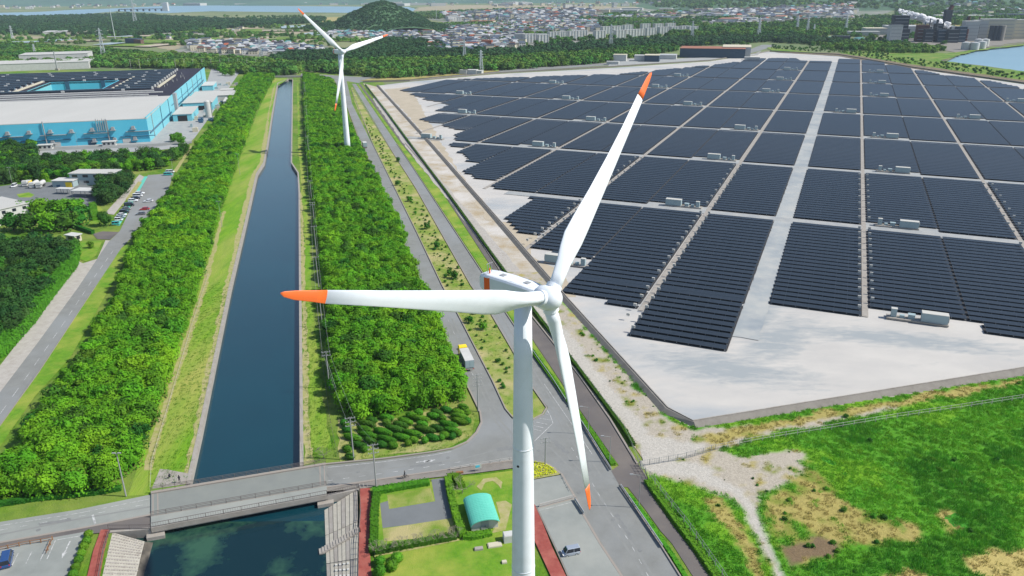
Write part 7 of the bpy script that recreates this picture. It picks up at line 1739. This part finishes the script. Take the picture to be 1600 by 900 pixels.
block('silo_hall', 1556, 62, 58, 24, 36, 'wall_cream', 'wide cream silo hall beside the water', 'roof_pale'); block('silo_hall', 1593, 61, 40, 24, 34, 'wall_cream', 'cream silo hall at the right edge beside the water', 'roof_pale')
for i, px in enumerate([1546, 1552, 1558, 1564]):
    g = at(px, 64); t = thing('silo', g, 'tall grey silo in front of the wide cream silo hall', 'silo', 0, 'silos of the cream hall'); b = MB(); b.tube((0, 0, 0), (0, 0, 27), 4.0, n=12); b.build('shell', M['works_dark' if i < 3 else 'concrete'], t)
block('works_hall', 1440, 54, 130, 60, 16, 'plain_wall', 'long low hall with a pale roof behind the chemical works', 'roof_pale'); block('works_hall', 1380, 54, 70, 40, 12, 'plain_wall', 'low pale hall left of the chemical works', 'wall_cream')
block('works_hall', 1350, 56, 60, 20, 8, 'wall_white', 'long thin white hall among the trees left of the works'); block('works_hall', 1315, 64, 30, 20, 8, 'works_dark', 'dark low hall between two green domed roofs')
for i, (px, py) in enumerate([(1293, 62), (1342, 63)]):
    g = at(px, py, 0.3); t = thing('domed_shed', g, ['left green domed shed near the chemical works', 'right green domed shed near the chemical works'][i], 'shed'); b = MB(); b.blob((0, 0, 0), (14, 10, 6), i, 0.02); b.build('roof', M['roof_teal'], t, smooth=True); b = MB(); b.box((0, 0, 0), (26, 17, 2.5)); b.build('wall', M['wall_white'], t)
for i, (px, py) in enumerate([(1508, 77.5), (1522, 78), (1533, 76), (1538, 72), (1528, 72)]):
    g = at(px, py, 0.3); t = thing('storage_tank', g, ['leftmost white tank at the harbour', 'largest white tank at the harbour in front', 'third white tank at the harbour', 'white tank behind at the right of the harbour group', 'white tank behind at the middle of the harbour group'][i], 'tank'); b = MB(); b.tube((0, 0, 0), (0, 0, 11), 6.5, n=20); b.build('shell', M['wall_white'], t, smooth=False); b = MB(); b.tube((0, 0, 11), (0, 0, 12.2), 6.5, 1.0, n=20); b.build('top', M['roof_pale'], t)
rng = random.Random(9)
for i in range(16):
    px = rng.uniform(1436, 1535); g = at(px, rng.uniform(60, 67), 0.3); t = thing('process_column', g, 'thin steel column or stack rising among the chemical works', 'stack', 0, 'columns of the chemical works'); h = rng.uniform(20, 42); r = rng.uniform(0.8, 2.2)
    b = MB(); b.tube((0, 0, 0), (0, 0, h), r, n=8); b.build('shell', M[rng.choice(['works_dark', 'pole', 'window_blue', 'works_rust'])], t); b = MB()
    for k in range(int(h//7)): b.tube((0, 0, 4+k*7), (0, 0, 4.4+k*7), r+1.0, n=8)
    b.build('platform', M['grey_trim'], t)
g = at(1474, 60); t = thing('stack', g, 'dark wide stack behind the plume of steam', 'stack'); b = MB(); b.box((0, 0, 0), (12, 10, 52)); b.build('tower', M['works_dark'], t); b = MB(); b.tube((2, 0, 52), (6, 0, 60), 4, n=8); b.build('head', M['works_rust'], t)
# steam plume
b = MB(); s0 = at(1478, 62); rng = random.Random(4)
for i in range(110):
    f = (i/109)**0.9; x = -f*100+rng.uniform(-4, 4); z = 25+f*27+rng.uniform(-4, 4); r = (2.0+3.6*math.sin(math.pi*min(1, f*1.1+0.08)))*rng.uniform(0.5, 1.1)
    b.blob((x, rng.uniform(-5, 5), z), (r*1.3, r, r*0.8), i, 0.25, sub=2)
o = b.build('steam', M['steam'], None, smooth=True, loc=(s0.x, s0.y, 0)); tag(o, 'white plume of steam drifting left over the chemical works', 'steam', kind='stuff')

# pylons
def pylon(px, py, ty, label, arms=3, wd=0.13):
    g = at(px, py); h = min(95, hgt(px, py, ty)) if ty > -5 else 60; t = thing('pylon', g, label, 'pylon', 0.3)
    w0 = h*wd/2; b = MB(); lv = [0, 0.22, 0.42, 0.6, 0.75, 0.88, 1.0]; rr = 0.5 if py < 60 else 0.32
    def wdt(f): return w0*(1-f)**1.1+0.5
    for k in range(len(lv)-1):
        f0, f1 = lv[k], lv[k+1]; a, c = wdt(f0), wdt(f1); cr = [(-1, -1), (1, -1), (1, 1), (-1, 1)]
        for i in range(4):
            x0, y0 = cr[i]; x1, y1 = cr[(i+1) % 4]
            b.tube((x0*a, y0*a, h*f0), (x0*c, y0*c, h*f1), rr, n=4, cap=False)
            b.tube((x0*a, y0*a, h*f0), (x1*c, y1*c, h*f1), rr*0.6, n=3, cap=False); b.tube((x1*a, y1*a, h*f0), (x0*c, y0*c, h*f1), rr*0.6, n=3, cap=False)
            b.tube((x0*c, y0*c, h*f1), (x1*c, y1*c, h*f1), rr*0.6, n=3, cap=False)
    b.build('lattice_tower', M['pylon'], t)
    for k in range(arms):
        z = h*(0.68+0.12*k); L = h*0.13*(1-0.12*k); b = MB()
        b.tube((-L, 0, z), (L, 0, z), rr*0.8, n=4); b.tube((-L, 0, z), (0, 0, z+h*0.045), rr*0.5, n=3); b.tube((L, 0, z), (0, 0, z+h*0.045), rr*0.5, n=3); b.build('crossarm', M['pylon'], t)
for a in [(163, 92, 44, 'tall lattice pylon in the woods behind the factory', 3), (56, 90, 69, 'small lattice pylon left of the white warehouse', 3), (21, 65, 40, 'distant pylon at the far left', 3), (212, 38, -2, 'distant tall pylon before the bay', 3), (409, 97, 58, 'pylon beside the houses left of the far turbine', 2),
          (726, 94, 62, 'pylon in the woods at the front of the town', 2), (752, 113, 78, 'pylon at the edge of the solar field', 3), (954, 76, 38, 'pylon in front of the apartment blocks', 3), (1081, 63, 33, 'pylon at the right end of the apartment blocks', 2), (1185, 59, 27, 'pylon left of the industrial district', 3), (1245, 49, 24, 'left one of three close pylons near the works', 3), (1261, 51, 26, 'middle one of three close pylons near the works', 3), (1271, 54, 38, 'shorter right one of three close pylons near the works', 2), (1321, 51, 24, 'pylon just left of the chemical works', 2)]:
    pylon(a[0], a[1], a[2], a[3], a[4])
for px, py, ty, lab in [(180, 61, 14, 'thin tall mast in the fields beyond the factory'), (682, 30, 12, 'thin mast right of the cone hill'), (780, 32, 14, 'thin mast above the middle of the town'), (1500, 60, 33, 'thin mast in the chemical works')]:
    g = at(px, py); t = thing('mast', g, lab, 'mast'); h = hgt(px, py, ty); b = MB(); b.tube((0, 0, 0), (0, 0, h), 0.8, 0.5, n=6); b.build('shaft', M['pylon'], t); b = MB(); b.box((0, 0, 0), (3, 3, 1.5)); b.build('plinth', M['concrete'], t)
# bridge over the bay and the bridge at the far end of the canal
g0, g1 = at(186, 18), at(262, 17); t = thing('bay_bridge', g0, 'low distant bridge with many piers and a white tower across the bay', 'bridge'); d = g1-g0
b = MB(); b.box((d.x/2, d.y/2, 9), (d.length, 14, 3), math.atan2(d.y, d.x)); b.build('deck', M['works_dark'], t)
for i in range(9): b = MB(); q = d*(i/8); b.box((q.x, q.y, -2), (5, 10, 11)); b.build('pier', M['works_dark'], t)
b = MB(); q = d*0.97; b.box((q.x, q.y, 0), (26, 20, 42)); b.build('tower', M['wall_white'], t)
g0, g1 = at(424, 121), at(480, 120.5); c = (g0+g1)/2; t = thing('road_bridge', c, 'small road bridge at the far end of the canal', 'bridge'); d = g1-g0
b = MB(); b.box((0, 0, 0.1), (d.length, 7, 0.7), math.atan2(d.y, d.x)); b.build('deck', M['concrete'], t)
for s_ in (-3.3, 3.3): b = MB(); b.box((0, s_, 0.8), (d.length, 0.15, 0.9), math.atan2(d.y, d.x)); b.build('parapet', M['rail_white'], t)
# street lamps of the far road behind the factory
rng = random.Random(2)
for i in range(16):
    px = 205+i*14; g = at(px, 107+rng.uniform(-.5, .5)); t = thing('street_lamp', g, 'pale lamp post in front of the woods behind the factory', 'street lamp', 0, 'far lamp posts behind the factory'); b = MB(); b.tube((0, 0, 0), (0, 0, 12), 0.22, n=5); b.build('pole', M['rail_white'], t); b = MB(); b.box((0.8, 0, 12), (2.0, 0.4, 0.3)); b.build('lamp_head', M['rail_white'], t)

# ------------------------------------------------------------------ air
hb = MB(); hx, hy0, hy1, hz0, hz1 = 15500, -260, 12900, -6, 720
hb.rings([[(-hx, hy0, hz0), (hx, hy0, hz0), (hx, hy1, hz0), (-hx, hy1, hz0)], [(-hx, hy0, hz1), (hx, hy0, hz1), (hx, hy1, hz1), (-hx, hy1, hz1)]])
hm = bpy.data.materials.new('haze'); hm.use_nodes = True; hn = hm.node_tree; hn.nodes.remove(hn.nodes['Principled BSDF'])
pv = hn.nodes.new('ShaderNodeVolumePrincipled'); pv.inputs['Color'].default_value = (0.72, 0.86, 1.0, 1); pv.inputs['Density'].default_value = HAZE; pv.inputs['Anisotropy'].default_value = 0.0; hn.links.new(pv.outputs[0], hn.nodes['Material Output'].inputs['Volume'])
o = hb.build('haze', hm); o['kind'] = 'stuff'; o['label'] = 'thin blue haze in the air towards the hills'; o['category'] = 'haze'
